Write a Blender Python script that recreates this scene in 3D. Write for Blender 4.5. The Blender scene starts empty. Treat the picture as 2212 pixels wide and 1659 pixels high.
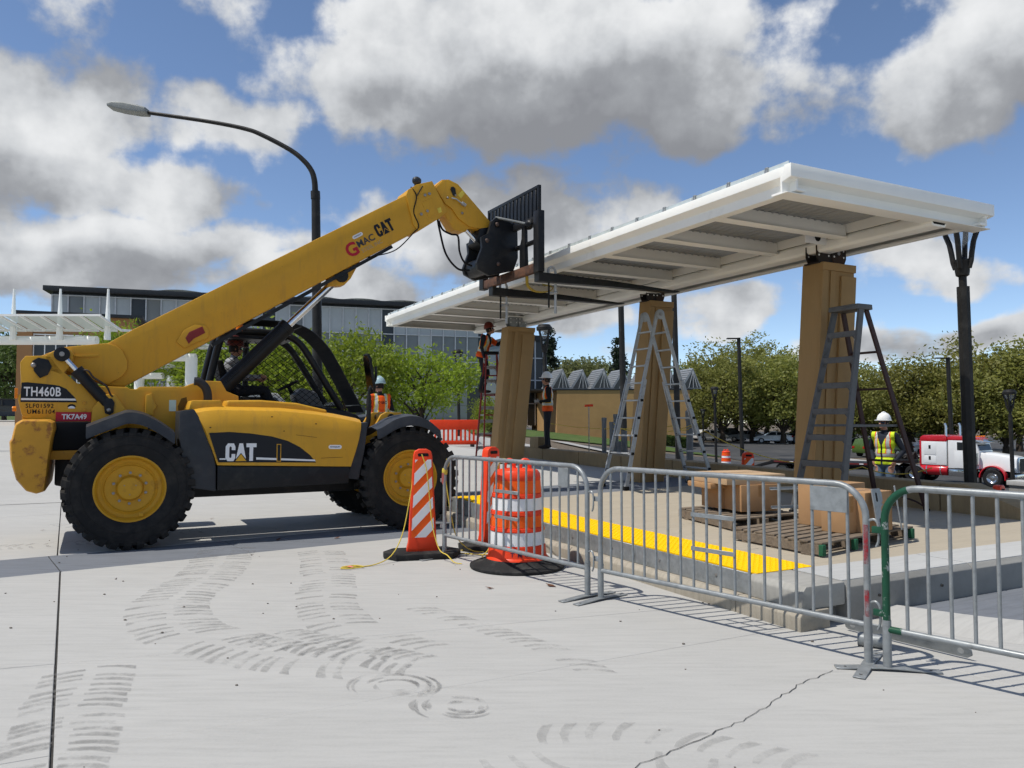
import bpy, bmesh, math, random
from math import sin, cos, pi, radians, sqrt, atan2
from mathutils import Vector, Matrix, Euler, noise as mnoise
random.seed(7)
S = bpy.context.scene
COL = S.collection
# ---------------------------------------------------------------- camera
cam_d = bpy.data.cameras.new('camera'); cam = bpy.data.objects.new('camera', cam_d); COL.objects.link(cam)
cam_d.sensor_width = 36.0; cam_d.sensor_fit = 'HORIZONTAL'; cam_d.lens = 36.0*1661.0/2212.0
cam_d.clip_start = 0.05; cam_d.clip_end = 4000
cam.location = (0, 0, 1.52); cam.rotation_euler = (pi/2+math.atan(72.5/1661.0), 0, 0)
S.camera = cam
# ---------------------------------------------------------------- world: sky with broken cumulus
SUN_DIR = Vector((0.441, 0.158, -0.883)).normalized()        # direction the light travels
sun_el = math.asin(-SUN_DIR.z); sun_az = atan2(-SUN_DIR.x, -SUN_DIR.y)
W = bpy.data.worlds.new('World'); S.world = W; W.use_nodes = True
wt = W.node_tree; wt.nodes.clear()
BLOBS = [(3, 24.8, .335, .098, 1.35), (31, 22.3, .13, .115, 1.25), (37, 24, .2, .13, 1.2), (-33, 19, .11, .058, 1.05), (-27, 15.3, .20, .055, 1.1), (-20, 20.5, .11, .05, .78),
         (-1, 14.6, .225, .066, 1.2), (-24, 12, .30, .05, 1.05), (-31, 10, .2, .05, 1.0), (-15, 10.3, .16, .042, .95), (13.8, 7.2, .065, .034, .95), (28.4, 10.3, .10, .027, .85),
         (31, 5.8, .13, .034, .95), (5, 6.8, .075, .024, .85), (-29, 28, .32, .06, .62), (36.5, 15.5, .06, .04, .9), (22, 4.6, .10, .02, .7), (-38, 14, .15, .08, 1.0)]
class WN:
    def __init__(s, t): s.N = t.nodes; s.L = t.links
    def set(s, n, i, v):
        if isinstance(v, (int, float, tuple, list)): n.inputs[i].default_value = v
        else: s.L.new(v, n.inputs[i])
    def vm(s, op, a, b=None):
        n = s.N.new('ShaderNodeVectorMath'); n.operation = op; s.set(n, 0, a)
        if b is not None: s.set(n, 1, b)
        return n.outputs['Value'] if op in ('LENGTH', 'DOT_PRODUCT') else n.outputs[0]
    def ma(s, op, a, b=None, clamp=False):
        n = s.N.new('ShaderNodeMath'); n.operation = op; n.use_clamp = clamp; s.set(n, 0, a)
        if b is not None: s.set(n, 1, b)
        return n.outputs[0]
    def noise(s, vec, scale, detail, rough=.55, col=False):
        n = s.N.new('ShaderNodeTexNoise'); n.inputs['Scale'].default_value = scale; n.inputs['Detail'].default_value = detail
        n.inputs['Roughness'].default_value = rough; s.L.new(vec, n.inputs['Vector'])
        return n.outputs['Color'] if col else n.outputs[0]
    def mr(s, v, a, b, c, d, smooth=True):
        n = s.N.new('ShaderNodeMapRange'); n.interpolation_type = 'SMOOTHSTEP' if smooth else 'LINEAR'
        for i, x in enumerate((a, b, c, d)): n.inputs[i+1].default_value = x
        s.L.new(v, n.inputs[0]); return n.outputs[0]
def cloud_blobs():
    """single cumulus clouds as soft ellipsoids of sky directions (azimuth, elevation in degrees)"""
    g = bpy.data.node_groups.new('cloud_blobs', 'ShaderNodeTree')
    g.interface.new_socket('dir', in_out='INPUT', socket_type='NodeSocketVector'); g.interface.new_socket('dens', in_out='OUTPUT', socket_type='NodeSocketFloat')
    w = WN(g); gi = g.nodes.new('NodeGroupInput'); go = g.nodes.new('NodeGroupOutput'); tot = None
    for az, el, hw, hh, wgt in BLOBS:
        a, e = radians(az), radians(el); c = (sin(a)*cos(e), cos(a)*cos(e), sin(e))
        d = w.vm('LENGTH', w.vm('MULTIPLY', w.vm('SUBTRACT', gi.outputs[0], c), (1/hw, 1/hw, 1/hh)))
        v = w.ma('MULTIPLY', w.ma('SUBTRACT', 1.25, d, True), wgt); tot = v if tot is None else w.ma('MAXIMUM', tot, v)
    g.links.new(tot, go.inputs[0]); return g
def build_world():
    w = WN(wt); N = wt.nodes; L = wt.links; cg = cloud_blobs()
    D = N.new('ShaderNodeTexCoord').outputs['Generated']
    sky = N.new('ShaderNodeTexSky'); sky.sky_type = 'NISHITA'; sky.sun_disc = False
    sky.sun_elevation = sun_el; sky.sun_rotation = sun_az; sky.altitude = 0; sky.air_density = 0.68; sky.dust_density = 0.0; sky.ozone_density = 1.5
    b1 = N.new('ShaderNodeBackground'); b1.inputs[1].default_value = 0.15; L.new(sky.outputs[0], b1.inputs[0])
    sep = N.new('ShaderNodeSeparateXYZ'); L.new(D, sep.inputs[0])
    den = w.ma('ADD', w.ma('MAXIMUM', sep.outputs[2], 0.0), 0.13)
    cmb = N.new('ShaderNodeCombineXYZ'); L.new(w.ma('DIVIDE', sep.outputs[0], den), cmb.inputs[0]); L.new(w.ma('DIVIDE', sep.outputs[1], den), cmb.inputs[1])
    L.new(w.ma('MULTIPLY', sep.outputs[2], 6.0), cmb.inputs[2])
    big = w.noise(cmb.outputs[0], 1.15, 6, .5)
    w1 = w.noise(D, 6.0, 2, .5, True); f1 = w.noise(D, 11.0, 8, .56); f2 = w.noise(w.vm('ADD', D, (-.012, 0, .032)), 11.0, 4, .54)
    wd = w.vm('ADD', D, w.vm('MULTIPLY', w.vm('SUBTRACT', w1, (.5, .5, .5)), (.24, .24, .15)))
    fr = w.ma('SUBTRACT', 1.0, w.ma('MULTIPLY', w.ma('SUBTRACT', sep.outputs[1], .35), 3.0, True), True)
    base = w.ma('ADD', w.ma('MULTIPLY', w.ma('SUBTRACT', big, .5), 1.5), w.ma('MULTIPLY', fr, .30))
    def grp(off):
        n = N.new('ShaderNodeGroup'); n.node_tree = cg; L.new(wd if off is None else w.vm('ADD', wd, off), n.inputs[0])
        return w.ma('ADD', n.outputs[0], base)
    fb = w.ma('MULTIPLY', w.ma('SUBTRACT', f1, .5), 1.75); fb2 = w.ma('MULTIPLY', w.ma('SUBTRACT', f2, .5), 1.9)
    g0 = grp(None); g1 = grp((-.02, 0, .085))
    d0 = w.ma('ADD', g0, fb)
    alpha = w.mr(d0, .26, .64, 0, 1)
    thick = w.ma('ADD', w.ma('SUBTRACT', w.ma('MULTIPLY', g1, 1.0), w.ma('MULTIPLY', g0, .32)), w.ma('MULTIPLY', w.ma('SUBTRACT', fb2, fb), .85))
    light = w.mr(thick, -.62, .98, 1, 0, False)
    cr = N.new('ShaderNodeValToRGB'); L.new(light, cr.inputs[0]); e = cr.color_ramp.elements
    e[0].position = 0; e[0].color = (.27, .28, .305, 1); e[1].position = 1; e[1].color = (.90, .91, .92, 1)
    e.new(.26).color = (.36, .375, .40, 1); e.new(.52).color = (.60, .62, .645, 1); e.new(.74).color = (.77, .785, .80, 1)
    b2 = N.new('ShaderNodeBackground'); b2.inputs[1].default_value = 1.0; L.new(cr.outputs[0], b2.inputs[0])
    mx = N.new('ShaderNodeMixShader'); L.new(alpha, mx.inputs[0]); L.new(b1.outputs[0], mx.inputs[1]); L.new(b2.outputs[0], mx.inputs[2])
    o = N.new('ShaderNodeOutputWorld'); L.new(mx.outputs[0], o.inputs[0])
build_world()
sl = bpy.data.lights.new('sun', 'SUN'); sl.energy = 4.2; sl.angle = radians(.55); sl.color = (1.0, .955, .88)
sun = bpy.data.objects.new('sun', sl); COL.objects.link(sun); sun.location = (-20, -5, 40)
sun.rotation_euler = SUN_DIR.to_track_quat('-Z', 'Y').to_euler()
W.cycles.sampling_method = 'MANUAL'; W.cycles.sample_map_resolution = 512
S.cycles.adaptive_threshold = .025; S.cycles.max_bounces = 5; S.cycles.diffuse_bounces = 4; S.cycles.glossy_bounces = 3; S.cycles.transparent_max_bounces = 16; S.cycles.caustics_reflective = False; S.cycles.caustics_refractive = False
vs = S.view_settings; vs.view_transform = 'Standard'; vs.look = 'None'; vs.exposure = 0.0; vs.gamma = 1.0; vs.use_curve_mapping = False
# ---------------------------------------------------------------- helpers
class MB:
    def __init__(s): s.v = []; s.f = []; s.m = []; s.mi = 0
    def add(s, v, f):
        o = len(s.v); s.v += [tuple(p) for p in v]; s.f += [tuple(i+o for i in q) for q in f]; s.m += [s.mi]*len(f); return s
    def box(s, x0, x1, y0, y1, z0, z1):
        return s.add([(x0,y0,z0),(x1,y0,z0),(x1,y1,z0),(x0,y1,z0),(x0,y0,z1),(x1,y0,z1),(x1,y1,z1),(x0,y1,z1)],
                     [(0,3,2,1),(4,5,6,7),(0,1,5,4),(1,2,6,5),(2,3,7,6),(3,0,4,7)])
    def beam(s, p0, p1, w, h, up=(0,0,1), w1=None, h1=None):
        p0 = Vector(p0); p1 = Vector(p1); d = (p1-p0).normalized(); u = Vector(up)
        sd = d.cross(u)
        if sd.length < 1e-4: u = Vector((1,0,0)); sd = d.cross(u)
        sd.normalize(); u = sd.cross(d); w1 = w if w1 is None else w1; h1 = h if h1 is None else h1
        vs = []
        for p, ww, hh in ((p0, w, h), (p1, w1, h1)):
            for a, b in ((-1,-1),(1,-1),(1,1),(-1,1)): vs.append(p+sd*(a*ww/2)+u*(b*hh/2))
        return s.add(vs, [(0,1,2,3),(7,6,5,4),(0,4,5,1),(1,5,6,2),(2,6,7,3),(3,7,4,0)])
    def prism(s, pts, ax, a, b, pts2=None):
        """polygon extruded: ax 'y' -> pts are (x,z), 'z' -> (x,y), 'x' -> (y,z)"""
        def P(p, t): return (p[0], t, p[1]) if ax == 'y' else ((p[0], p[1], t) if ax == 'z' else (t, p[0], p[1]))
        n = len(pts); pts2 = pts2 or pts
        v = [P(p, a) for p in pts]+[P(p, b) for p in pts2]
        return s.add(v, [tuple(range(n)), tuple(range(2*n-1, n-1, -1))]+[(i, i+n, (i+1) % n+n, (i+1) % n) for i in range(n)])
    def tube(s, pts, r, n=8, cap=True, flat=None):
        pts = [Vector(p) for p in pts]; k = len(pts)
        rs = r if isinstance(r, (list, tuple)) else [r]*k
        t0 = (pts[1]-pts[0]).normalized(); u = Vector((0,0,1)) if abs(t0.z) < .9 else Vector((1,0,0))
        sd = t0.cross(u).normalized(); vs = []
        for i in range(k):
            t = (pts[min(i+1, k-1)]-pts[max(i-1, 0)]).normalized()
            sd = (sd-t*sd.dot(t)).normalized(); up = sd.cross(t)
            for j in range(n):
                a = 2*pi*(j+.5)/n
                vs.append(pts[i]+(sd*cos(a)+up*sin(a)*(flat or 1))*rs[i])
        f = [(i*n+j, i*n+(j+1) % n, (i+1)*n+(j+1) % n, (i+1)*n+j) for i in range(k-1) for j in range(n)]
        if cap: f += [tuple(range(n-1, -1, -1)), tuple(range((k-1)*n, k*n))]
        return s.add(vs, f)
    def cyl(s, p0, p1, r, r1=None, n=16): return s.tube([p0, p1], [r, r if r1 is None else r1], n)
    def lathe(s, prof, o=(0,0,0), ax='z', n=24, a0=0., a1=2*pi, close=True):
        full = abs(a1-a0-2*pi) < 1e-6; m = n if full else n+1; vs = []
        for r, h in prof:
            for j in range(m):
                a = a0+(a1-a0)*j/n; x, y = r*cos(a), r*sin(a)
                p = (x, y, h) if ax == 'z' else ((x, h, y) if ax == 'y' else (h, x, y))
                vs.append((p[0]+o[0], p[1]+o[1], p[2]+o[2]))
        f = []
        for i in range(len(prof)-1):
            for j in range(n if full else n):
                k = (j+1) % m
                if not full and j == n: continue
                f.append((i*m+j, i*m+k, (i+1)*m+k, (i+1)*m+j))
        if close and full:
            if prof[0][0] > 1e-5: f.append(tuple(range(m-1, -1, -1)))
            if prof[-1][0] > 1e-5: f.append(tuple(range((len(prof)-1)*m, len(prof)*m)))
        return s.add(vs, f)
    def ell(s, c, r, nu=12, nv=8, rot=None):
        r = r if isinstance(r, (tuple, list)) else (r,)*3; vs = []; c = Vector(c)
        for i in range(nv+1):
            th = pi*i/nv
            for j in range(nu):
                p = Vector((r[0]*sin(th)*cos(2*pi*j/nu), r[1]*sin(th)*sin(2*pi*j/nu), r[2]*cos(th)))
                if rot: p = rot @ p
                vs.append(c+p)
        f = []
        for i in range(nv):
            for j in range(nu):
                k = (j+1) % nu
                if i == 0: f.append((j, nu+j, nu+k)) if False else f.append((i*nu+j, (i+1)*nu+j, (i+1)*nu+k))
                elif i == nv-1: f.append((i*nu+j, (i+1)*nu+j, i*nu+k))
                else: f.append((i*nu+j, (i+1)*nu+j, (i+1)*nu+k, i*nu+k))
        return s.add(vs, f)
    def xf(s, M):
        s.v = [tuple(M @ Vector(p)) for p in s.v]; return s
    def mesh(s, name, mats, bevel=0, smooth=True, ang=38, seg=2, merge=False):
        bm = bmesh.new(); vv = [bm.verts.new(p) for p in s.v]
        for q, mi in zip(s.f, s.m):
            try:
                fc = bm.faces.new([vv[i] for i in q]); fc.material_index = mi
            except ValueError: pass
        lone = [w for w in bm.verts if not w.link_faces]
        if lone: bmesh.ops.delete(bm, geom=lone, context='VERTS')
        bmesh.ops.recalc_face_normals(bm, faces=bm.faces)
        if merge: bmesh.ops.remove_doubles(bm, verts=bm.verts, dist=1e-4)
        if bevel:
            es = [e for e in bm.edges if len(e.link_faces) == 2 and e.calc_face_angle(0) > .5]
            try: bmesh.ops.bevel(bm, geom=es, offset=bevel, segments=seg, affect='EDGES', profile=.6, clamp_overlap=True)
            except Exception: pass
        me = bpy.data.meshes.new(name); bm.to_mesh(me); bm.free()
        for m in (mats if isinstance(mats, (list, tuple)) else [mats]): me.materials.append(m)
        if smooth:
            me.polygons.foreach_set('use_smooth', [True]*len(me.polygons))
            me.set_sharp_from_angle(angle=radians(ang))
        return me
    def build(s, name, mats, parent=None, **k): return obj(name, s.mesh(name, mats, **k), parent)
def obj(name, me, parent=None, loc=None, rot=None, scale=None):
    o = bpy.data.objects.new(name, me); COL.objects.link(o)
    if parent is not None: o.parent = parent
    if loc is not None: o.location = loc
    if rot is not None: o.rotation_euler = rot
    if scale is not None: o.scale = scale
    return o
def tag(o, label=None, cat=None, group=None, kind=None):
    for k, v in (('label', label), ('category', cat), ('group', group), ('kind', kind)):
        if v: o[k] = v
    return o
def thing(name, label, cat, loc=(0,0,0), rz=0., group=None):
    return tag(obj(name, None, None, loc, (0,0,rz)), label, cat, group)
def structure(o): o['kind'] = 'structure'; return o
KIDS = {}
def copy_tree(o, parent=None, top=True, **k):
    c = o.copy(); COL.objects.link(c); c.parent = parent
    for ch in list(o.children): copy_tree(ch, c, False)
    if top:
        if 'loc' in k: c.location = k['loc']
        if 'rz' in k: c.rotation_euler = (0, 0, k['rz'])
        if 'label' in k: c['label'] = k['label']
        if 'scale' in k: c.scale = k['scale']
    return c
def lerp(a, b, t): return a+(b-a)*t
def vl(a, b, t): return tuple(lerp(x, y, t) for x, y in zip(a, b))
def bez(p0, p1, p2, p3, n=10):
    P = [Vector(p) for p in (p0, p1, p2, p3)]; o = []
    for i in range(n+1):
        t = i/n; o.append(P[0]*(1-t)**3+P[1]*3*t*(1-t)**2+P[2]*3*t*t*(1-t)+P[3]*t**3)
    return o
def spline(pts, k=6):
    P = [Vector(p) for p in pts]; o = []
    for i in range(len(P)-1):
        a, b, c, d = P[max(i-1, 0)], P[i], P[i+1], P[min(i+2, len(P)-1)]
        for j in range(k):
            t = j/k
            o.append(.5*((2*b)+(c-a)*t+(2*a-5*b+4*c-d)*t*t+(3*b-a-3*c+d)*t**3))
    o.append(P[-1]); return o
# ---------------------------------------------------------------- materials
MAT = {}
class NT:
    def __init__(s, name):
        s.m = bpy.data.materials.new(name); s.m.use_nodes = True; s.t = s.m.node_tree; s.N = s.t.nodes; s.L = s.t.links
        s.b = s.N['Principled BSDF']; s.tc = s.N.new('ShaderNodeTexCoord'); s.co = s.tc.outputs['Object']
    def lk(s, a, b): s.L.new(a, b)
    def noise(s, scale, detail=4, rough=.55, vec=None, sc3=None):
        v = vec or s.co
        if sc3:
            mp = s.N.new('ShaderNodeMapping'); mp.inputs['Scale'].default_value = sc3[:3]
            if len(sc3) > 3: mp.inputs['Rotation'].default_value = (0, 0, sc3[3])
            s.lk(v, mp.inputs[0]); v = mp.outputs[0]
        n = s.N.new('ShaderNodeTexNoise'); n.inputs['Scale'].default_value = scale; n.inputs['Detail'].default_value = detail; n.inputs['Roughness'].default_value = rough
        s.lk(v, n.inputs['Vector']); return n.outputs[0]
    def mr(s, v, a, b, c, d):
        n = s.N.new('ShaderNodeMapRange'); 
        for i, x in enumerate((a, b, c, d)): n.inputs[i+1].default_value = x
        s.lk(v, n.inputs[0]); return n.outputs[0]
    def mix(s, f, a, b, mode='MIX'):
        n = s.N.new('ShaderNodeMix'); n.data_type = 'RGBA'; n.blend_type = mode
        for i, x in ((0, f), (6, a), (7, b)):
            if isinstance(x, (int, float)): n.inputs[i].default_value = x
            elif isinstance(x, (tuple, list)): n.inputs[i].default_value = tuple(x)+((1,) if len(x) == 3 else ())
            else: s.lk(x, n.inputs[i])
        return n.outputs[2]
    def bump(s, h, strength=.2, dist=.01):
        n = s.N.new('ShaderNodeBump'); n.inputs['Strength'].default_value = strength; n.inputs['Distance'].default_value = dist
        s.lk(h, n.inputs['Height']); s.lk(n.outputs[0], s.b.inputs['Normal'])
    def col(s, c):
        if isinstance(c, (tuple, list)): s.b.inputs['Base Color'].default_value = tuple(c)+(1,)
        else: s.lk(c, s.b.inputs['Base Color'])
    def val(s, name, v):
        if isinstance(v, (int, float)): s.b.inputs[name].default_value = v
        else: s.lk(v, s.b.inputs[name])
def shade(c, k): return tuple(max(0, min(1, x*k)) for x in c)
def mat(name, c, rough=.5, metal=0., var=.12, scale=5., bump=0., bscale=40., dirt=None, dscale=3., dlo=.55, dhi=.75, spec=.22, coat=0., sc3=None, rvar=.08, grime=None):
    if name in MAT: return MAT[name]
    t = NT(name); n1 = t.noise(scale, 5, .6, sc3=sc3)
    col = t.mix(t.mr(n1, .3, .7, 0, 1), shade(c, 1-var), shade(c, 1+var))
    if dirt:
        n2 = t.noise(dscale, 7, .68)
        col = t.mix(t.mr(n2, dlo, dhi, 0, 1), col, dirt)
    if grime:
        n3 = t.noise(2.5, 6, .7, sc3=(5, 5, .7)); col = t.mix(t.mr(n3, .52, .78, 0, .55), col, grime)
        n4 = t.noise(38, 3, .6); col = t.mix(t.mr(n4, .70, .76, 0, .6), col, shade(grime, .45))
    t.col(col); t.val('Roughness', t.mr(n1, .3, .7, max(.02, rough-rvar), min(1, rough+rvar))); t.val('Metallic', metal)
    t.b.inputs['Specular IOR Level'].default_value = spec
    if coat: t.b.inputs['Coat Weight'].default_value = coat; t.b.inputs['Coat Roughness'].default_value = .15
    if bump: t.bump(t.noise(bscale, 5, .6), bump, .01)
    MAT[name] = t.m; return t.m
def glass(name, c=(.8,.9,.88), rough=.03, alpha=.25):
    """thin pane: part see-through, part reflecting"""
    if name in MAT: return MAT[name]
    t = NT(name); t.col(c); t.val('Roughness', rough); t.b.inputs['Alpha'].default_value = alpha
    MAT[name] = t.m; return t.m
def emit(name, c, k):
    t = NT(name); t.col(c); t.b.inputs['Emission Color'].default_value = tuple(c)+(1,); t.b.inputs['Emission Strength'].default_value = k
    MAT[name] = t.m; return t.m
YEL = mat('machine_yellow', (.60, .315, .028), .42, 0, .05, 3, .05, 60, dirt=(.49, .26, .03), dscale=2.2, dlo=.58, dhi=.8, grime=(.36, .20, .045))
YELD = mat('worn_yellow', (.55, .27, .03), .5, 0, .08, 4, .08, 50, dirt=(.30, .12, .03), dscale=6, dlo=.53, dhi=.62)
YELW = mat('wheel_yellow', (.56, .29, .02), .45, 0, .08, 5, .05, 50, dirt=(.3, .15, .03), dscale=5, dlo=.55, dhi=.75)
BLK = mat('black_paint', (.012, .013, .015), .42, 0, .2, 6, .05, 80, dirt=(.035, .033, .03), dscale=4, dlo=.5, dhi=.75)
BLKM = mat('black_matte', (.010, .010, .011), .75, 0, .2, 6)
PLAS = mat('black_plastic', (.034, .037, .043), .45, 0, .18, 6, .08, 120, dirt=(.06, .06, .06), dscale=5, dlo=.5, dhi=.8)
RUB = mat('tyre_rubber', (.014, .014, .0145), .78, 0, .2, 8, .15, 90, dirt=(.042, .038, .033), dscale=3.5, dlo=.45, dhi=.75)
CHR = mat('chrome', (.75, .75, .76), .12, 1., .02, 4)
STEEL = mat('bolt_steel', (.30, .28, .26), .45, .7, .2, 20)
GALV = mat('galvanised_steel', (.27, .285, .29), .45, .35, .16, 14, .06, 60, dirt=(.18, .19, .19), dscale=9, dlo=.52, dhi=.72)
ALU = mat('aluminium', (.40, .405, .40), .45, .3, .12, 9, .05, 60, dirt=(.25, .24, .22), dscale=8, dlo=.55, dhi=.72)
DALU = mat('dull_aluminium', (.115, .115, .115), .5, .2, .15, 9, .05, 60, dirt=(.07, .068, .065), dscale=8, dlo=.55, dhi=.72)
WHT = mat('white_steel_paint', (.86, .85, .80), .38, 0, .03, 2, dirt=(.62, .60, .55), dscale=1.2, dlo=.6, dhi=.85)
WHT2 = mat('white_sheeting', (.80, .80, .80), .45, 0, .03, 5)
ORG = mat('safety_orange_plastic', (.80, .058, .016), .42, 0, .08, 5, .03, 60, dirt=(.55, .06, .03), dscale=6, dlo=.58, dhi=.8)
ORGB = mat('orange_sheeting', (.90, .115, .01), .42, 0, .05, 8)
RUBB = mat('rubber_base', (.018, .018, .018), .8, 0, .25, 8, .25, 70, dirt=(.07, .068, .062), dscale=7, dlo=.5, dhi=.8)
ROPE = mat('yellow_rope', (.62, .46, .07), .7, 0, .15, 60)
RED = mat('red_paint', (.45, .014, .02), .3, 0, .06, 3, coat=.4)
TAN = None
# ================================================================ SETTING
R0 = Vector((2.034, 5.53)); PA = radians(27.2); CX_ = Vector((cos(PA), sin(PA))); AX_ = Vector((-sin(PA), cos(PA)))
def PF(xp, s, z=0.):                     # platform frame -> world
    p = R0+CX_*xp+AX_*s; return Vector((p.x, p.y, z))
def PFi(x, y):
    d = Vector((x, y))-R0; return d.dot(CX_), d.dot(AX_)
def sst(a, b, x):
    t = max(0., min(1., (x-a)/(b-a))); return t*t*(3-2*t)
def zp(s): return .30+.018*max(0., s-4.)
def T(x, y):
    xp, s = PFi(x, y); r = xp-5.6-.38*max(0., s-15.)
    left = .46*sst(12, 20, s)+.86*sst(28, 60, s)
    rr = max(0., r); right = -.26-.01*min(rr, 5)-.104*max(0., min(rr, 25)-5)-.006*max(0., min(rr, 45)-25)-.022*max(0., min(rr, 75)-45)-.004*max(0., rr-75)
    right += .95*sst(30, 62, s)*(1-sst(38, 62, r))
    k = sst(-.2, .6, r) if s > 1.2 else 0.
    if s <= 1.2: right = -.28-.086*min(rr, 25)-.006*max(0., rr-25); k = sst(4, 9, r)
    return lerp(left, right, k)
def concrete(name, c, var=.1, streak=.05, ang=.5, dirt=None, sc=1.0, stain=.12):
    t = NT(name)
    big = t.noise(.55*sc, 6, .6); fine = t.noise(55*sc, 4, .7); st = t.noise(2.6*sc, 6, .62, sc3=(.9, 9, 1, -ang)); mid = t.noise(4.5*sc, 6, .65, sc3=(1, 2.2, 1, -ang))
    col = t.mix(t.mr(big, .3, .7, 0, 1), shade(c, 1-var), shade(c, 1+var))
    col = t.mix(t.mr(st, .42, .70, 0, 1), col, shade(c, 1-stain*1.25)); col = t.mix(t.mr(t.noise(1.1*sc, 5, .6, sc3=(.5, 3, 1, -ang)), .5, .72, 0, .7), col, shade(c, 1+stain*.7))
    col = t.mix(t.mr(mid, .58, .78, 0, .7), col, shade(c, 1-stain*1.4))
    col = t.mix(t.mr(fine, .3, .7, 0, 1), col, t.mix(.5, col, shade(c, 1.08)))
    sp = t.noise(170*sc, 2, .5); col = t.mix(t.mr(sp, .66, .72, 0, .35), col, shade(c, .55))
    if dirt: col = t.mix(t.mr(t.noise(1.3*sc, 8, .7), .56, .74, 0, .8), col, dirt)
    t.col(col); t.val('Roughness', .86)
    h = t.mix(.35, fine, t.noise(18*sc, 5, .7, sc3=(.5, 14, 1, -ang)))
    t.bump(h, .22, .004); MAT[name] = t.m; return t.m
CON = concrete('plaza_concrete', (.41, .402, .378), .08, ang=.42)
CONB = concrete('slate_paver', (.150, .162, .182), .10, ang=.61, stain=.25)
CONT = concrete('tan_concrete', (.385, .335, .255), .07, ang=.61, stain=.10)
CONG = concrete('grey_wall_concrete', (.245, .24, .222), .14, ang=0, stain=.22, dirt=(.16, .152, .135))
CONL = concrete('light_cap_concrete', (.43, .43, .415), .06, ang=.4)
CURB = concrete('curb_concrete', (.36, .32, .255), .14, ang=0, stain=.25, dirt=(.22, .18, .13))
JOINT = mat('joint_filler', (.05, .048, .045), .9, 0, .2, 20)
COLS = concrete('column_stucco', (.345, .215, .09), .06, ang=0, sc=1.6, stain=.08)
WALLT = concrete('tan_precast', (.315, .225, .118), .12, ang=0, stain=.22, dirt=(.22, .15, .08), sc=1.3)
ASPH = mat('asphalt', (.055, .056, .058), .9, 0, .18, 2, .3, 60, dirt=(.09, .088, .085), dscale=.4, dlo=.45, dhi=.7)
ROADL = mat('pale_pavement', (.36, .355, .34), .9, 0, .08, 1.2, .1, 30)
GRASS = mat('lawn_green', (.062, .105, .022), .9, 0, .35, 3, .5, 40, dirt=(.10, .12, .035), dscale=.5, dlo=.45, dhi=.7)
SOIL = mat('planting_soil', (.12, .095, .07), .95, 0, .3, 5, .6, 20, dirt=(.20, .17, .13), dscale=9, dlo=.5, dhi=.65)
# ---- clipping tools for slabs
def clip(poly, p, n):
    o = []; k = len(poly)
    for i in range(k):
        a, b = poly[i], poly[(i+1) % k]
        da = (a[0]-p[0])*n[0]+(a[1]-p[1])*n[1]; db = (b[0]-p[0])*n[0]+(b[1]-p[1])*n[1]
        if da >= 0: o.append(a)
        if (da >= 0) != (db >= 0):
            t = da/(da-db); o.append((a[0]+(b[0]-a[0])*t, a[1]+(b[1]-a[1])*t))
    return o
def split(polys, p, d, gap):
    n = (-d[1], d[0]); l = sqrt(n[0]**2+n[1]**2); n = (n[0]/l, n[1]/l); o = []
    for q in polys:
        for sg in (1, -1):
            m = (n[0]*sg, n[1]*sg); r = clip(q, (p[0]+m[0]*gap/2, p[1]+m[1]*gap/2), m)
            if len(r) > 2 and area(r) > .02: o.append(r)
    return o
def area(q): return abs(sum(q[i][0]*q[(i+1) % len(q)][1]-q[(i+1) % len(q)][0]*q[i][1] for i in range(len(q))))/2
def slab(poly, z0, z1, m, parent, name='slab', zf=None, bevel=.006):
    b = MB(); n = len(poly)
    if zf:
        v = [(x, y, zf(x, y)-.05) for x, y in poly]+[(x, y, zf(x, y)) for x, y in poly]
        b.add(v, [tuple(range(n)), tuple(range(2*n-1, n-1, -1))]+[(i, i+n, (i+1) % n+n, (i+1) % n) for i in range(n)])
    else: b.prism(poly, 'z', z0, z1)
    return b.build(name, m, parent, bevel=bevel, seg=1)
# ---- terrain to the horizon
def terrain_mesh(name, xs, ys, m, dz=0., keep=None):
    b = MB(); nx, ny = len(xs), len(ys)
    v = [(x, y, T(x, y)+dz) for y in ys for x in xs]
    f = [(j*nx+i, j*nx+i+1, (j+1)*nx+i+1, (j+1)*nx+i) for j in range(ny-1) for i in range(nx-1)
         if keep is None or keep((xs[i]+xs[i+1])/2, (ys[j]+ys[j+1])/2)]
    b.add(v, f); return b.build(name, m)
def rng(a, b, st):
    o = []; x = a
    while x < b: o.append(x); x += st
    return o+[b]
xs = rng(-700, -60, 40)+rng(-58, -20, 2)+rng(-19, 40, .75)+rng(42, 120, 3)+rng(130, 700, 40)
ys = rng(-40, 0, 5)+rng(1, 40, .75)+rng(42, 130, 2)+rng(140, 900, 40)
structure(terrain_mesh('ground', xs, ys, SOIL, -.07))
def strip(name, m, s0, s1, r0, r1, dz, ds=1., dr=1.):
    """sheet draped on the ground in platform coordinates"""
    b = MB(); ss = rng(s0, s1, ds); rs = rng(r0, r1, dr)
    v = []
    for s in ss:
        for r in rs:
            p = PF(5.6+r, s); v.append((p.x, p.y, T(p.x, p.y)+dz))
    n = len(rs); f = [(j*n+i, j*n+i+1, (j+1)*n+i+1, (j+1)*n+i) for j in range(len(ss)-1) for i in range(n-1)]
    b.add(v, f); return structure(b.build(name, m))
strip('far_plaza', CON, 12.0, 70, -60, -5.0, .006, 1., 1.)
strip('plaza_walk', CON, 18.2, 70, -5.0, -.3, .006, .6, .6)
strip('entrance_walk', ROADL, 14.8, 70, -.3, 13, .0, 1, 1)
strip('lawn', GRASS, 46, 62, 14, 36, .02, 2, 2)
strip('cross_street', ASPH, 44, 70, 36, 60, -.02, 2, 2)
strip('street', ASPH, -30, 43, 19, 44, -.02, 2, 2)
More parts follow.
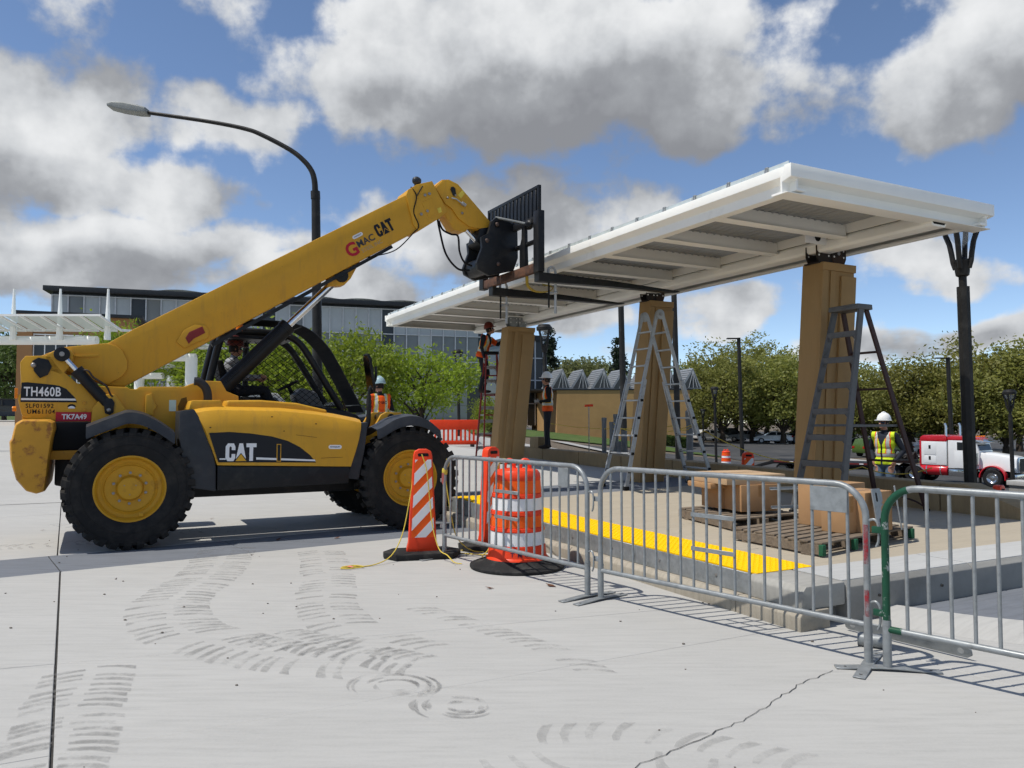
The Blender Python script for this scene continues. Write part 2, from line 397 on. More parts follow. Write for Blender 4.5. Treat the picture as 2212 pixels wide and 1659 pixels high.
strip('street_kerb_strip', ROADL, -30, 43.5, 44, 47.5, .05, 2, 1)
strip('near_walk', ROADL, -30, 43.5, 17.5, 19, .03, 2, .5)
strip('car_park', ASPH, -60, 200, 62, 190, -.01, 4, 4)
strip('car_park_walk', ROADL, -60, 120, 60, 62, .03, 4, 1)
strip('verge', GRASS, -60, 43, 52, 60, -.02, 4, 2)
bl = MB(); bl.add([(-230,10,0),(-40,10,0),(-40,70,2),(-230,70,2)], [(0,1,2,3)]) # gentle lawn bank far left
lb = structure(bl.build('lawn_bank', GRASS)); lb.location = (-2, 55, 1.0)
# ---- plaza paving
pb = structure(obj('plaza_paving', None))
def keep_left(polys):
    o = []; p0 = tuple(PF(0, .1)[:2]); p1 = tuple(PF(5.3, 0)[:2])
    for q in polys:
        for r in (clip(q, p0, (-AX_.x, -AX_.y)), clip(clip(q, p0, (AX_.x, AX_.y)) or [(0,0)]*3, p1, (-CX_.x, -CX_.y))):
            if len(r) > 2 and area(r) > .02: o.append(r)
    return o
bedp = structure(obj('paving_bed', None))
for q in keep_left([[(-24, -4), (20, -4), (20, 21), (-24, 21)]]):
    b0 = MB(); b0.prism(q, 'z', -.05, -.014); b0.build('mortar_bed', JOINT, bedp)
BL = (-4.863, 7.377); BD = (.8214, .5704); BN = (-.5704, .8214)
big = [(-24, -4), (20, -4), (20, 21), (-24, 21)]
BW = 1.07
near = clip(big, BL, (-BN[0], -BN[1])); bandp = clip(clip(big, BL, BN), (BL[0]+BN[0]*BW, BL[1]+BN[1]*BW), (-BN[0], -BN[1]))
far = clip(big, (BL[0]+BN[0]*BW, BL[1]+BN[1]*BW), BN)
far = clip(far, tuple(PF(0, 12.2)[:2]), (-AX_.x, -AX_.y))
JD = (-.5, .866)
nl = [near]
for k in range(-5, 6): nl = split(nl, (-4.393+k*4.7*.866, 7.55+k*4.7*.5), JD, .014 if k == 0 else .007)
for k in range(-3, 2):
    nl = split(nl, (.654-k*3.9*-.3161, 5.976+k*3.9*.9487) if k <= 0 else (.654, 50), (.9487, .3161), .006)
for q in keep_left(nl): slab(q, -.05, 0, CON, pb, bevel=.004)
bl_ = [bandp]
for k in range(-14, 16): bl_ = split(bl_, (BL[0]+.63+k*1.86*BD[0], BL[1]+k*1.86*BD[1]), (-.60, .80), .010)
for q in keep_left(bl_): slab(q, -.05, -.002, CONB, pb, 'paver', bevel=.006)
fl = [far]
for k in range(-5, 6): fl = split(fl, (-5.05+k*4.7*.866, 8.62+k*4.7*.5), JD, .012)
for k in range(1, 4): fl = split(fl, (BL[0]+BN[0]*(BW+4.2*k), BL[1]+BN[1]*(BW+4.2*k)), BD, .008)
for q in keep_left(fl): slab(q, -.05, 0, CON, pb, bevel=.004)
# ---- the crack, tyre prints and stains lie on the slabs as thin dirt
def dirt_mat(name, c, a):
    t = NT(name); t.col(t.mix(t.noise(8, 4), shade(c, .8), shade(c, 1.2))); t.val('Roughness', .95)
    n = t.mix(.62, t.noise(30, 6, .8), t.noise(3.4, 5, .7)); t.lk(t.mr(n, .41, .58, 0, a), t.b.inputs['Alpha']); MAT[name] = t.m; return t.m
DIRT = dirt_mat('tyre_dirt', (.235, .23, .215), .38); DIRT2 = dirt_mat('tyre_dirt_dark', (.20, .195, .185), .40); DIRT3 = dirt_mat('faint_dirt', (.26, .255, .24), .26)
def lug_track(path, w, step, m, name, jit=.2, skip=.12, lug=.055, z=.0045, curve=.35, rows=(-1, 1)):
    P = spline(path, 14); acc = 0.; b = MB(); rr = random.Random(hash(name) % 999)
    d = 0.; nxt = 0.
    for i in range(len(P)-1):
        seg = (P[i+1]-P[i]); L = seg.length
        while nxt < d+L:
            t = (nxt-d)/L; p = P[i]+seg*t; dr = seg.normalized(); sd = Vector((-dr.y, dr.x, 0)); nxt += step
            for row in rows:
                if rr.random() < skip: continue
                jx, jy = rr.gauss(0, .008), rr.gauss(0, .010)
                n = 4; up = []; dn = []
                for j in range(n+1):
                    u = j/n; off = row*w*(.06+.44*u); fw = curve*w*.5*u*u*(1 if row > 0 else .8)+ (0 if row > 0 else step*.5)
                    wd = lug*(.55+.55*u)*(1+rr.uniform(-jit, jit))
                    q = p+sd*(off+jx)+dr*(fw+jy); up.append(q+dr*wd*.5); dn.append(q-dr*wd*.5)
                vs = [(q.x, q.y, z) for q in up+dn]; b.add(vs, [(j, j+1, n+2+j, n+1+j) for j in range(n)])
        d += L
    o = b.build(name, m, smooth=False); o['kind'] = 'stuff'; return o
tag(lug_track([(-3.3,9.05,0),(-2.95,7.6,0),(-2.8,6.4,0),(-2.35,5.55,0),(-1.55,5.02,0),(-1.0,4.85,0)], .62, .105, DIRT, 'tyre_prints'), 'curved trail of tyre lug prints in grey dirt on concrete', 'tyre prints')
tag(lug_track([(-2.2,8.9,0),(-1.75,7.4,0),(-1.5,6.3,0),(-1.1,5.5,0),(-.55,5.0,0)], .5, .11, DIRT, 'tyre_prints', skip=.3), 'fainter tyre lug prints crossing the slab joint', 'tyre prints')
tag(lug_track([(-.85,6.15,0),(-.35,5.6,0),(.1,5.1,0),(.36,4.65,0)], .46, .095, DIRT, 'tyre_prints', curve=.6, rows=(1,)), 'short run of saw-tooth tyre prints beside the scuff', 'tyre prints')
tag(lug_track([(-1.75,5.5,0),(-1.2,5.15,0),(-.6,4.8,0)], .42, .085, DIRT2, 'tyre_prints', skip=.25), 'dark patch of overlapping tyre prints on the saw cut', 'tyre prints')
tag(lug_track([(-2.55,4.75,0),(-2.3,4.1,0),(-2.05,3.5,0),(-1.85,2.8,0)], .5, .085, DIRT2, 'tyre_prints', skip=.1, lug=.05), 'bold tyre lug prints beside the dark expansion joint', 'tyre prints')
tag(lug_track([(-.2,3.5,0),(.5,3.65,0),(1.2,3.35,0)], .5, .12, DIRT3, 'tyre_prints', skip=.35), 'faint tyre prints below the dark scuff rings', 'tyre prints')
tag(lug_track([(-6.5,11.2,0),(-5.6,10.6,0),(-4.9,10.3,0),(-4.2,10.4,0)], .5, .12, DIRT3, 'tyre_prints', skip=.3), 'faint tyre prints on the slab behind the rear wheel', 'tyre prints')
tag(lug_track([(-6.4,8.9,0),(-5.4,9.3,0),(-4.6,9.75,0)], .4, .1, DIRT3, 'tyre_prints', skip=.2), 'tyre prints along the slate paver band', 'tyre prints')
# swirled scuffs where a tyre turned on the spot
def scuff(c, rx, ry, rot, seed):
    b = MB(); rr = random.Random(seed)
    for k in range(20):
        rad = .25+.85*rr.random(); a0 = rr.uniform(0, 6.3); ln = rr.uniform(.5, 1.6); wd = rr.uniform(.015, .04); n = 12; vs = []
        for j in range(n+1):
            a = a0+ln*j/n; tp = sin(pi*(j+.6)/(n+1.2))
            for sg in (-1, 1):
                R = rad+sg*wd*tp/.3*.6
                x, y = cos(a)*rx*R, sin(a)*ry*R
                vs.append((c[0]+x*cos(rot)-y*sin(rot), c[1]+x*sin(rot)+y*cos(rot), .0048+.0001*k))
        b.add(vs, [(2*j, 2*j+1, 2*j+3, 2*j+2) for j in range(n)])
    return b
sb = scuff((-.66, 4.42, 0), .26, .22, -.4, 3)
for q in (scuff((-.27, 4.12, 0), .25, .21, -.3, 8),): sb.add(q.v, q.f)
tag(sb.build('tyre_scuff', DIRT2, smooth=False), 'two swirled dark scuff rings where a tyre turned', 'scuff mark')
ck = MB(); rr = random.Random(5); pts = []
for i in range(46):
    t = i/45; x = lerp(.30, 1.93, t); y = lerp(3.15, 4.69, t)
    o = .022*mnoise.noise((i*.45, 0, 0))+rr.uniform(-.010, .010)+.02*sin(t*9)
    pts.append((x-o*.7, y+o*.7))
for i in range(45):
    a, c = Vector(pts[i]), Vector(pts[i+1]); n = Vector((-(c-a).y, (c-a).x)).normalized(); w = .0016+.0026*abs(mnoise.noise((i*.3, 3, 0)))
    ck.add([(*(a-n*w), .004), (*(a+n*w), .004), (*(c+n*w), .004), (*(c-n*w), .004)], [(0,1,2,3)])
tag(ck.build('pavement_crack', JOINT, smooth=False), 'thin jagged crack running across the concrete toward the barrier foot', 'crack')
gb = MB(); rr = random.Random(12)
for i in range(110):
    x = rr.uniform(-6, 4); y = rr.uniform(3.0, 11); s = rr.uniform(.004, .013)
    gb.ell((x, y, s*.4), (s, s*rr.uniform(.6, 1), s*.5), 5, 3)
tag(gb.build('grit', mat('grit', (.16, .14, .12), .9, 0, .3, 30)), 'scattered bits of grit on the concrete', 'grit', kind='stuff')
lfb = MB(); rr = random.Random(31)
for (x, y) in ((-5.3,10.1),(-5.05,10.9),(-4.5,11.6),(-2.9,9.62),(-2.2,9.75),(-5.8,11.5),(-.2,6.9),(.35,7.0),(-6.3,10.4)):
    a = rr.uniform(0, 6); s = rr.uniform(.03, .06)
    lfb.add([(x-s*cos(a), y-s*sin(a), .006), (x+s*.5*sin(a), y-s*.5*cos(a), .012), (x+s*cos(a), y+s*sin(a), .022), (x-s*.5*sin(a), y+s*.5*cos(a), .010)], [(0,1,2,3)])
tag(lfb.build('dead_leaves', mat('dead_leaf', (.12, .05, .025), .8)), 'few dry brown leaf scraps lying round the rear wheel', 'leaf litter', kind='stuff')
# ---- raised platform
pl = structure(obj('platform', None, None, (R0.x, R0.y, 0), (0, 0, PA)))
core = MB(); pr = [(.1, .1), (9, .1), (9, 1.1), (5.55, 1.1), (5.55, 4), (5.55, 20), (.1, 20), (.1, 4)]
n = len(pr); core.add([(x, s, -.05) for x, s in pr]+[(x, s, zp(s)-.035) for x, s in pr]+[], [tuple(range(n)), (15,12,11,10,9,8), (15,14,13,12)]+[(i, i+n, (i+1) % n+n, (i+1) % n) for i in range(n)])
core.build('platform_core', CONG, pl, smooth=False)
# surfaces: tan slabs, slate band, light slabs (grid runs 8 deg off the platform)
gd = radians(36-27.2); g1 = (cos(gd), sin(gd)); g2 = (-sin(gd), cos(gd))
def inv(p): q = PFi(p[0], p[1]); return q
bp = inv((.44, 11.46))
field = [(.13, .52), (9, .52), (9, 1.08), (5.5, 1.08), (5.5, 20), (.13, 20)]
# (non convex corner is split in two convex pieces)
fieldA = [(.13, .52), (5.5, .52), (5.5, 20), (.13, 20)]; fieldB = [(5.505, .52), (9, .52), (9, 1.08), (5.505, 1.08)]
bn = (-g1[1], g1[0])
tanA = clip(fieldA, bp, (-bn[0], -bn[1])); bandA = clip(clip(fieldA, bp, bn), (bp[0]+bn[0]*1.25, bp[1]+bn[1]*1.25), (-bn[0], -bn[1]))
lightA = clip(fieldA, (bp[0]+bn[0]*1.25, bp[1]+bn[1]*1.25), bn)
ZF = lambda x, s: zp(s)
tl = [clip(tanA, (.775, 0), (1, 0))]+[fieldB]
for k in range(-1, 8): tl = split(tl, (bp[0], bp[1]-k*1.52), g1, .006)
for k in range(-2, 6): tl = split(tl, (1.1+k*1.52, 1), g2, .006)
for q in tl: slab(q, 0, 0, CONT, pl, zf=ZF, bevel=.004)
ll = [bandA]
for k in range(-3, 6): ll = split(ll, (bp[0]+k*1.25, bp[1]), g2, .007)
for q in ll: slab(q, 0, 0, CONB, pl, 'paver', zf=ZF, bevel=.004)
ll = [lightA]
for k in range(1, 6): ll = split(ll, (bp[0]+bn[0]*(1.25+1.9*k), bp[1]+bn[1]*(1.25+1.9*k)), g1, .007)
for k in range(-3, 5): ll = split(ll, (bp[0]+k*1.9, bp[1]), g2, .007)
for q in ll: slab(q, 0, 0, CON, pl, zf=ZF, bevel=.004)
# yellow tactile tiles with truncated domes
TACY = mat('tactile_yellow', (.90, .53, .004), .6, 0, .05, 8, spec=.08, dirt=(.80, .46, .01), dscale=7, dlo=.55, dhi=.8)
tb = MB(); tw = .60; tb.box(0, .62, 0, tw, 0, .012)
for i in range(10):
    for j in range(10):
        cx, cy = .03+i*.062, .03+j*.06
        tb.lathe([(.019, .0121), (.012, .019), (0, .0195)], (cx, cy, 0), n=6, close=False)
tme = tb.mesh('tactile_tile', TACY, ang=30)
for k in range(10):
    s0 = .52+k*.604; obj('tactile_tile', tme, pl, (.128, s0, zp(s0)-.004), (math.atan(.018) if s0 > 3.9 else 0, 0, 0))
slabs_left = clip(clip(tanA, (.775, 0), (-1, 0)), (0, 6.57), (0, 1))
if len(slabs_left) > 2: slab(slabs_left, 0, 0, CONT, pl, zf=ZF, bevel=.004)
# kerb: weathered lower course, galvanised plates above
for s0, s1 in ((-.02, .62), (.63, 3.1), (3.11, 6.1), (6.11, 9.2), (9.21, 13), (13.01, 19.9)):
    k = MB(); z = .135
    k.prism([(0, -.02), (.30, -.02), (.30, z), (.03, z), (.0, z-.035)], 'y', s0, s1)
    k.build('kerb_stone', CURB, pl, bevel=.008, seg=2)
for s0, s1 in ((.56, 2.05), (2.055, 3.55), (3.555, 5.05), (5.055, 6.56)):
    k = MB(); v = []
    for s in (s0, s1):
        h = zp(s)
        for x, z in ((.085, .137), (.10, .137), (.10, h+.004), (.085, h+.004)): v.append((x, s, z))
    k.add(v, [(0,1,2,3),(7,6,5,4),(0,4,5,1),(1,5,6,2),(2,6,7,3),(3,7,4,0)])
    o = k.build('steel_plate', GALV, pl, bevel=.003, seg=1)
    for t in (.25, .75):
        w = MB(); w.lathe([(.013, 0), (.013, .006), (.006, .01), (0, .01)], (0,0,0), 'x', 8); w.xf(Matrix.Rotation(pi, 4, 'Z'))
        q = w.build('bolt', STEEL, o); q.location = (.085, lerp(s0, s1, t), .225)
up = MB(); up.prism([(.06, .136), (.5, .136), (.5, .302), (.10, .302), (.06, .262)], 'y', .012, .553)
up.build('corner_block', concrete('corner_concrete', (.34,.33,.30), .12, ang=0, stain=.25, dirt=(.24,.22,.18)), pl, bevel=.012)
ul = MB(); v = []
for s in (6.565, 19.9):
    for x, z in ((.07, .137), (.14, .137), (.14, zp(s)), (.07, zp(s)-.02)): v.append((x, s, z))
ul.add(v, [(0,1,2,3),(7,6,5,4),(0,4,5,1),(1,5,6,2),(2,6,7,3),(3,7,4,0)]); ul.build('upper_kerb', CURB, pl, bevel=.006)
# retaining wall at the near end, pale cap on grey board-marked face
for i, (x0, x1) in enumerate(((.505, 2.02), (2.03, 4.1), (4.11, 6.2), (6.21, 9.0))):
    k = MB(); k.prism([(.0, -.04), (.50, -.04), (.50, .302), (.045, .302), (.0, .262)], 'x', x0, x1)
    k.mi = 0; w = k.build('retaining_wall', [CONG], pl, bevel=.006)
    cp = MB(); cp.box(x0+.003, x1-.003, .046, .514, .299, .3065); cp.build('wall_cap', CONL, pl, smooth=False)
    for hx in (.35, 1.1, 1.7):
        if x0+hx < x1: 
            hb = MB(); hb.cyl((0,0,0), (0,.012,0), .011, n=8); q = hb.build('form_tie_hole', JOINT, pl); q.location = (x0+hx, -.0125, .17)
ft = MB(); ft.box(.31, .9, .02, .1, -.03, .1); 
gk = MB(); # low sloped kerb running out from the corner toward the right
gp = [(.95, .0), (1.35, -.75), (2.2, -1.35), (4.2, -2.3), (7.5, -3.4)]
P = spline([(x, y, 0) for x, y in gp], 5); v = []
for i, p in enumerate(P):
    t = (P[min(i+1, len(P)-1)]-P[max(i-1, 0)]).normalized(); n_ = Vector((t.y, -t.x, 0))
    for off, z in ((.30, .001), (.20, .03), (.10, .062), (-.08, .078), (-.095, -.02), (.30, -.02)):
        q = p-n_*off*-1; v.append((q.x, q.y, z))
m_ = 6; gk.add(v, [(i*m_+j, i*m_+(j+1) % m_, (i+1)*m_+(j+1) % m_, (i+1)*m_+j) for i in range(len(P)-1) for j in range(m_)]+[tuple(range(m_-1, -1, -1)), tuple(range((len(P)-1)*m_, len(P)*m_))])
gk.build('ramp_kerb', CON, pl)
rp = [(1.05, -.005), (1.42, -.66), (2.25, -1.24), (4.25, -2.2), (7.5, -3.3), (9, -3.0), (9, -.005)]
rl = [[rp[0], rp[1], rp[2], rp[6]], [rp[2], rp[3], rp[6]], [rp[3], rp[4], rp[5], rp[6]]]
q2 = [(1.0,-.01),(9,-.01),(9,-3.6),(1.0,-3.6)]
pv = [q2]
for a, c in zip(rp[:4], rp[1:5]):
    d = (c[0]-a[0], c[1]-a[1]); nn = (-d[1], d[0]); pv = [clip(x, a, nn) for x in pv]
for k in range(0, 6): pv = split(pv, (1.9+k*1.25, 0), g2, .007)
for k in range(1, 4): pv = split(pv, (1.5, -.9*k), g1, .007)
for q in pv:
    if len(q) > 2: slab(q, .0, .045, CONB, pl, 'paver', bevel=.004)
# ---- low precast wall behind the columns
lw = thing('low_wall', 'low tan precast wall of jointed blocks behind the canopy columns', 'wall', (R0.x, R0.y, 0), PA)
def wtop(s): return .66+.007*max(0, s-3)
edges = [2.45, 4.3, 6.1, 7.9, 9.6, 11.3, 13.0, 14.6]
for s0, s1 in zip(edges[:-1], edges[1:]):
    k = MB(); v = []
    for s in (s0+.008, s1-.008):
        for x, z in ((5.26, -.4), (5.62, -.4), (5.62, wtop(s)), (5.26, wtop(s))): v.append((x, s, z))
    k.add(v, [(0,1,2,3),(7,6,5,4),(0,4,5,1),(1,5,6,2),(2,6,7,3),(3,7,4,0)])
    k.build('block', WALLT, lw, bevel=.02, seg=2)
k = MB(); k.prism([(2.44, -.4), (2.44, .662), (2.12, .675), (1.40, .42), (1.22, .315), (1.22, -.4)], 'x', 5.26, 5.62); k.build('end_block', WALLT, lw, bevel=.015)
k = MB(); k.box(5.30, 5.60, 13.3, 13.75, .7, 1.02); k.build('pier', WALLT, lw, bevel=.02)
# a second low concrete wall further right
w2 = thing('low_wall', 'grey concrete low wall with pale cap beyond the sloped wall end', 'wall', PF(8.6, -3.5, 0), PA)
k = MB(); k.box(0, .3, 0, 7, -1, .42); k.build('wall_face', CONG, w2, bevel=.01)
k = MB(); k.box(-.03, .33, -.02, 7.02, .424, .50); k.build('cap', CONL, w2, bevel=.01)
# planting strip behind the wall: loose mulch clods and weeds
rr = random.Random(3); mb_ = MB()
for i in range(700):
    r = rr.uniform(.1, 3.2); s = rr.uniform(1.5, 13); p = PF(5.6+r, s); z = T(p.x, p.y)-.05; q = rr.uniform(.02, .07)
    mb_.ell((p.x, p.y, z), (q, q*rr.uniform(.5, 1), q*.6), 5, 3)
tag(mb_.build('mulch', SOIL), 'loose mulch and clods behind the low wall', 'mulch', kind='stuff')
# ================================================================ TELEHANDLER
def text_mesh(body, size=1., bold=0., ext=.0015, xs=1., shear=0., align='LEFT', space=1.):
    c = bpy.data.curves.new('txt', 'FONT'); c.body = body; c.size = size; c.offset = bold; c.extrude = ext; c.shear = shear; c.align_x = align
    c.space_character = space; c.resolution_u = 3
    o = bpy.data.objects.new('txt', c); COL.objects.link(o); bpy.context.view_layer.update()
    me = bpy.data.meshes.new_from_object(o.evaluated_get(bpy.context.evaluated_depsgraph_get()))
    bpy.data.objects.remove(o); bpy.data.curves.remove(c)
    if xs != 1.:
        for v in me.vertices: v.co.x *= xs
    return me
def side_text(name, body, m, parent, x, z, y, size, ang=0., **k):
    me = text_mesh(body, size, **k); me.materials.clear(); me.materials.append(m)
    o = obj(name, me, parent); o.matrix_local = Matrix.Translation((x, y, z)) @ Matrix.Rotation(-ang, 4, 'Y') @ Matrix.Rotation(pi/2, 4, 'X'); return o
LC = [(.9,.62),(.9,.8),(.75,1),(.2,1),(0,.82),(0,.18),(.2,0),(.75,0),(.9,.18),(.9,.40),(.56,.40),(.56,.24),(.5,.18),(.4,.18),(.34,.24),(.34,.76),(.4,.82),(.5,.82),(.56,.76),(.56,.62)]
LA = [(0,0),(.34,1),(.68,1),(1.02,0)]
LT = [(0,1),(.95,1),(.95,.78),(.645,.78),(.645,0),(.30,0),(.30,.78),(0,.78)]
def cat_logo(parent, x, z, y, h, w, ang, m, mt, gap=None):
    """block letters with a triangle over the middle letter; lies in the plane y=const"""
    R = Matrix.Translation((x, y, z)) @ Matrix.Rotation(-ang, 4, 'Y')
    k = w/2.95
    for nm, P, o in (('letter', LC, 0.), ('letter', LA, .92), ('letter', LT, 1.92)):
        b = MB(); b.prism([((p[0]+o)*k, p[1]*h) for p in P], 'y', -.003, .001); b.xf(R); b.build(nm, m, parent, smooth=False)
    b = MB(); b.prism([(.80*k, 0), (2.06*k, 0), (1.43*k, .46*h)], 'y', -.0035, .0); b.xf(R); b.build('logo_gap', gap or BLK, parent, smooth=False)
    b = MB(); b.prism([(.92*k, -.005*h), (1.94*k, -.005*h), (1.43*k, .40*h)], 'y', -.006, .0); b.xf(R); b.build('logo_triangle', mt, parent, smooth=False)
MO = Vector((-3.5431, 10.6187, 0)); MA = radians(28.455)
tm = thing('telehandler', 'yellow telescopic handler with raised boom holding up the white canopy', 'telehandler', MO, MA)
R_ = .70
def make_wheel(name, x, y, steer=0., sgn=-1):
    """sgn -1: outer face toward -y"""
    w = obj(name, None, tm, (x, y, R_), (0, 0, steer))
    b = MB(); prof = [(.372, -.155), (.40, -.185), (.47, -.20), (.56, -.205), (.625, -.195), (.648, -.185), (.652, -.16), (.657, -.08), (.658, 0)]
    prof = prof+[(r, -h) for r, h in prof[-2::-1]]
    b.lathe(prof, ax='y', n=56, close=False); b.lathe([(.605, -.203), (.612, -.208), (.619, -.203)], ax='y', n=56, close=False); b.lathe([(.605, .203), (.612, .208), (.619, .203)], ax='y', n=56, close=False)
    b.lathe([(.50, -.204), (.505, -.208), (.51, -.204)], ax='y', n=48, close=False)
    ty = b.build('tyre', RUB, w, ang=50)
    lb = MB(); n = 30
    for i in range(n):
        for sd in (-1, 1):
            a0 = 2*pi*(i+(.5 if sd > 0 else 0))/n; da = .072
            pts = []
            for (t, yy, r0, r1) in ((0, .035, .645, .692), (.5, .115, .645, .70), (1., .185, .63, .697), (1.25, .205, .60, .645)):
                aa = a0+t*.07
                for ddd in (-da/2*(1+.5*t), da/2*(1+.5*t)):
                    for r in (r0, r1): pts.append((r*cos(aa+ddd), sd*yy, r*sin(aa+ddd)))
            f = []
            for j in range(3):
                o = j*4; p = (j+1)*4; f += [(o, p, p+1, o+1), (o+2, o+3, p+3, p+2), (o+1, p+1, p+3, o+3), (o, o+2, p+2, p)]
            f += [(0, 1, 3, 2), (12, 14, 15, 13)]; lb.add(pts, f)
    lb.build('tread', RUB, ty, smooth=False)
    s = sgn; b = MB(); prof = [(.385, .14), (.392, .165), (.365, .17), (.345, .14), (.335, .09), (.30, .075), (.275, .085), (.262, .06), (.20, .045), (.15, .045), (.14, .075), (.125, .10), (.10, .105), (0, .107)]
    b.lathe([(r, h*s) for r, h in prof], ax='y', n=44, close=False); b.lathe([(.385, -.14*s), (.33, -.10*s), (.31, .07*s)], ax='y', n=44, close=False)
    rim = b.build('rim', YELW, w, ang=30)
    bb = MB(); bb.lathe([(.017, 0), (.017, .012), (.010, .014), (.010, .028), (0, .030)], ax='y', n=6); 
    if s < 0: bb.xf(Matrix.Scale(-1, 4, (0, 1, 0)))
    bm_ = bb.mesh('wheel_nut', STEEL, ang=30)
    for i in range(10):
        a = 2*pi*i/10+.3; obj('wheel_nut', bm_, rim, (.178*cos(a), .045*s, .178*sin(a)))
    for i in range(3):
        a = 2*pi*i/3+.5; obj('wheel_nut', bm_, rim, (.07*cos(a), .098*s, .07*sin(a)), None, (.7, .5, .7))
    v = MB(); v.box(-.022, .022, min(.155*s, .175*s), max(.155*s, .175*s), -.02, .02); q = v.build('valve_guard', YELW, rim, bevel=.004); q.location = (.12, 0, -.30)
    return w
make_wheel('rear_wheel', -1.57, -.95); make_wheel('front_wheel', 1.86, -.95, radians(-2))
make_wheel('rear_wheel', -1.57, .95, 0, 1); make_wheel('front_wheel', 1.86, .95, radians(-2), 1)
# chassis and axles
b = MB(); b.prism([(-2.35,.72),(-2.35,1.12),(-1.9,1.2),(1.2,1.0),(2.55,.95),(2.6,.6),(1.2,.5),(-1.2,.5),(-1.9,.6)], 'y', -.42, .42); b.build('chassis', BLK, tm, bevel=.02)
for x in (-1.57, 1.86):
    b = MB(); b.cyl((x,-.8,.70), (x,.8,.70), .11, n=12); b.lathe([(.10,-.25),(.2,-.18),(.24,0),(.2,.18),(.1,.25)], (x,0,.70), 'y', 14); b.cyl((x,-.8,.7),(x,-.68,.7),.2,n=14); b.cyl((x,.68,.7),(x,.8,.7),.2,n=14)
    b.build('axle', YELD, tm)
# rear frame side plates
side = [(-2.72,2.16),(-2.67,2.235),(-2.42,2.25),(-2.30,2.08),(-2.14,1.93),(-1.95,1.90),(-1.60,1.895),(-1.58,1.87),(-1.50,1.87),(-1.47,1.90),(-.95,1.91),(-.78,1.99),(-.52,1.99),(-.45,1.86),(-.3,1.80),(-.3,1.0),(-2.02,1.0),(-2.02,1.46),(-2.6,1.48),(-2.69,1.55),(-2.73,1.72),(-2.73,1.78),(-2.70,1.80)]
for y0, y1 in ((-.50, -.455), (.455, .50)):
    b = MB(); b.prism(side, 'y', y0, y1); b.build('frame_plate', YEL, tm, bevel=.012)
b = MB(); b.box(-2.69, -2.62, -.45, .45, 1.5, 2.1); b.build('rear_cross_plate', YEL, tm, bevel=.01)
b = MB(); b.prism([(-1.98,1.30),(-1.98,1.62),(-1.86,1.80),(-1.74,1.80),(-1.60,1.60),(-1.60,1.30)], 'y', -.60, -.505); b.build('cylinder_bracket', YEL, tm, bevel=.015)
b = MB(); b.lathe([(.055,0),(.055,.03),(.03,.035),(0,.035)], (-1.80,-.60,1.66), 'y', 16); b.xf(Matrix.Identity(4)); b.prism([(-1.86,1.70),(-1.83,1.75),(-1.77,1.75),(-1.74,1.70),(-1.75,1.58),(-1.79,1.55),(-1.84,1.57)], 'y', -.625, -.60); b.build('pin_retainer', BLK, tm, bevel=.006)
b = MB(); b.ell((-1.80,-.632,1.61), (.025,.012,.025), 10, 6); b.build('bolt', STEEL, tm)
b = MB(); b.prism([(-2.60,2.18),(-2.54,2.22),(-2.44,2.20),(-2.40,2.12),(-2.44,2.02),(-2.52,1.98),(-2.58,2.06)], 'y', -.52, -.50); b.build('boom_pivot_cover', BLK, tm, bevel=.008)
b = MB(); b.ell((-2.585,-.52,2.13), (.03,.02,.03), 10, 6); b.build('bolt', STEEL, tm)
for x, z in ((-2.06,1.70),(-2.06,1.61)):
    b = MB(); b.lathe([(.02,-.02),(.022,0),(.010,.004),(0,.004)], (x,-.50,z), 'y', 10); b.build('bolt_boss', YELD, tm)
b = MB(); b.prism([(-1.40,1.55),(-1.40,1.80),(-1.33,1.82),(-1.31,1.72),(-1.27,1.66),(-1.31,1.60),(-1.30,1.55)], 'y', -.56, -.50); b.build('hydraulic_elbow', YEL, tm, bevel=.012)
b = MB(); b.prism([(-1.03,1.66),(-.99,1.76),(-.93,1.78),(-.92,1.72),(-.96,1.62),(-1.02,1.60)], 'y', -.503, -.4995); b.build('slot', mat('slot_brown', (.14,.075,.012), .7), tm, smooth=False)
b = MB(); b.prism([(-1.13,1.60),(-1.05,1.60),(-1.05,1.74),(-1.13,1.74)], 'y', -.504, -.50); b.build('label_plate', mat('label_green', (.55,.68,.60), .5), tm, smooth=False)
# decals
WHD = mat('decal_white', (.78,.78,.78), .5, 0, .02); DBK = mat('decal_black', (.010,.011,.016), .35, 0, .05); DRD = mat('decal_red', (.42,.012,.03), .4, 0, .04); DYL = mat('decal_yellow', (.66,.36,.03), .4, 0, .03)
b = MB(); b.prism([(-2.705,1.70),(-2.70,1.925),(-2.64,1.93),(-2.38,1.905),(-2.32,1.895),(-2.25,1.86),(-2.16,1.76),(-2.135,1.70)], 'y', -.503, -.4995); b.build('decal', DBK, tm, smooth=False)
b = MB(); b.prism([(-2.70,1.722),(-2.70,1.745),(-2.155,1.745),(-2.145,1.722)], 'y', -.505, -.5); b.build('decal_stripe', WHD, tm, smooth=False)
side_text('lettering', 'TH460B', WHD, tm, -2.675, 1.772, -.506, .150, bold=.0028, xs=.70, space=1.06)
DPK = mat('stencil_black', (.012,.012,.014), .6)
side_text('lettering', 'SLF01592', DPK, tm, -2.655, 1.632, -.503, .072, bold=.0003, xs=.90, space=1.12)
side_text('lettering', 'UM61104', DPK, tm, -2.64, 1.565, -.503, .072, bold=.0003, xs=.90, space=1.12)
b = MB(); n = 10; b.prism([(-2.19+.045*cos(pi*i/n), 1.645+.035*sin(pi*i/n)) for i in range(n+1)], 'y', -.503, -.4995); b.build('stencil_mark', DPK, tm, smooth=False)
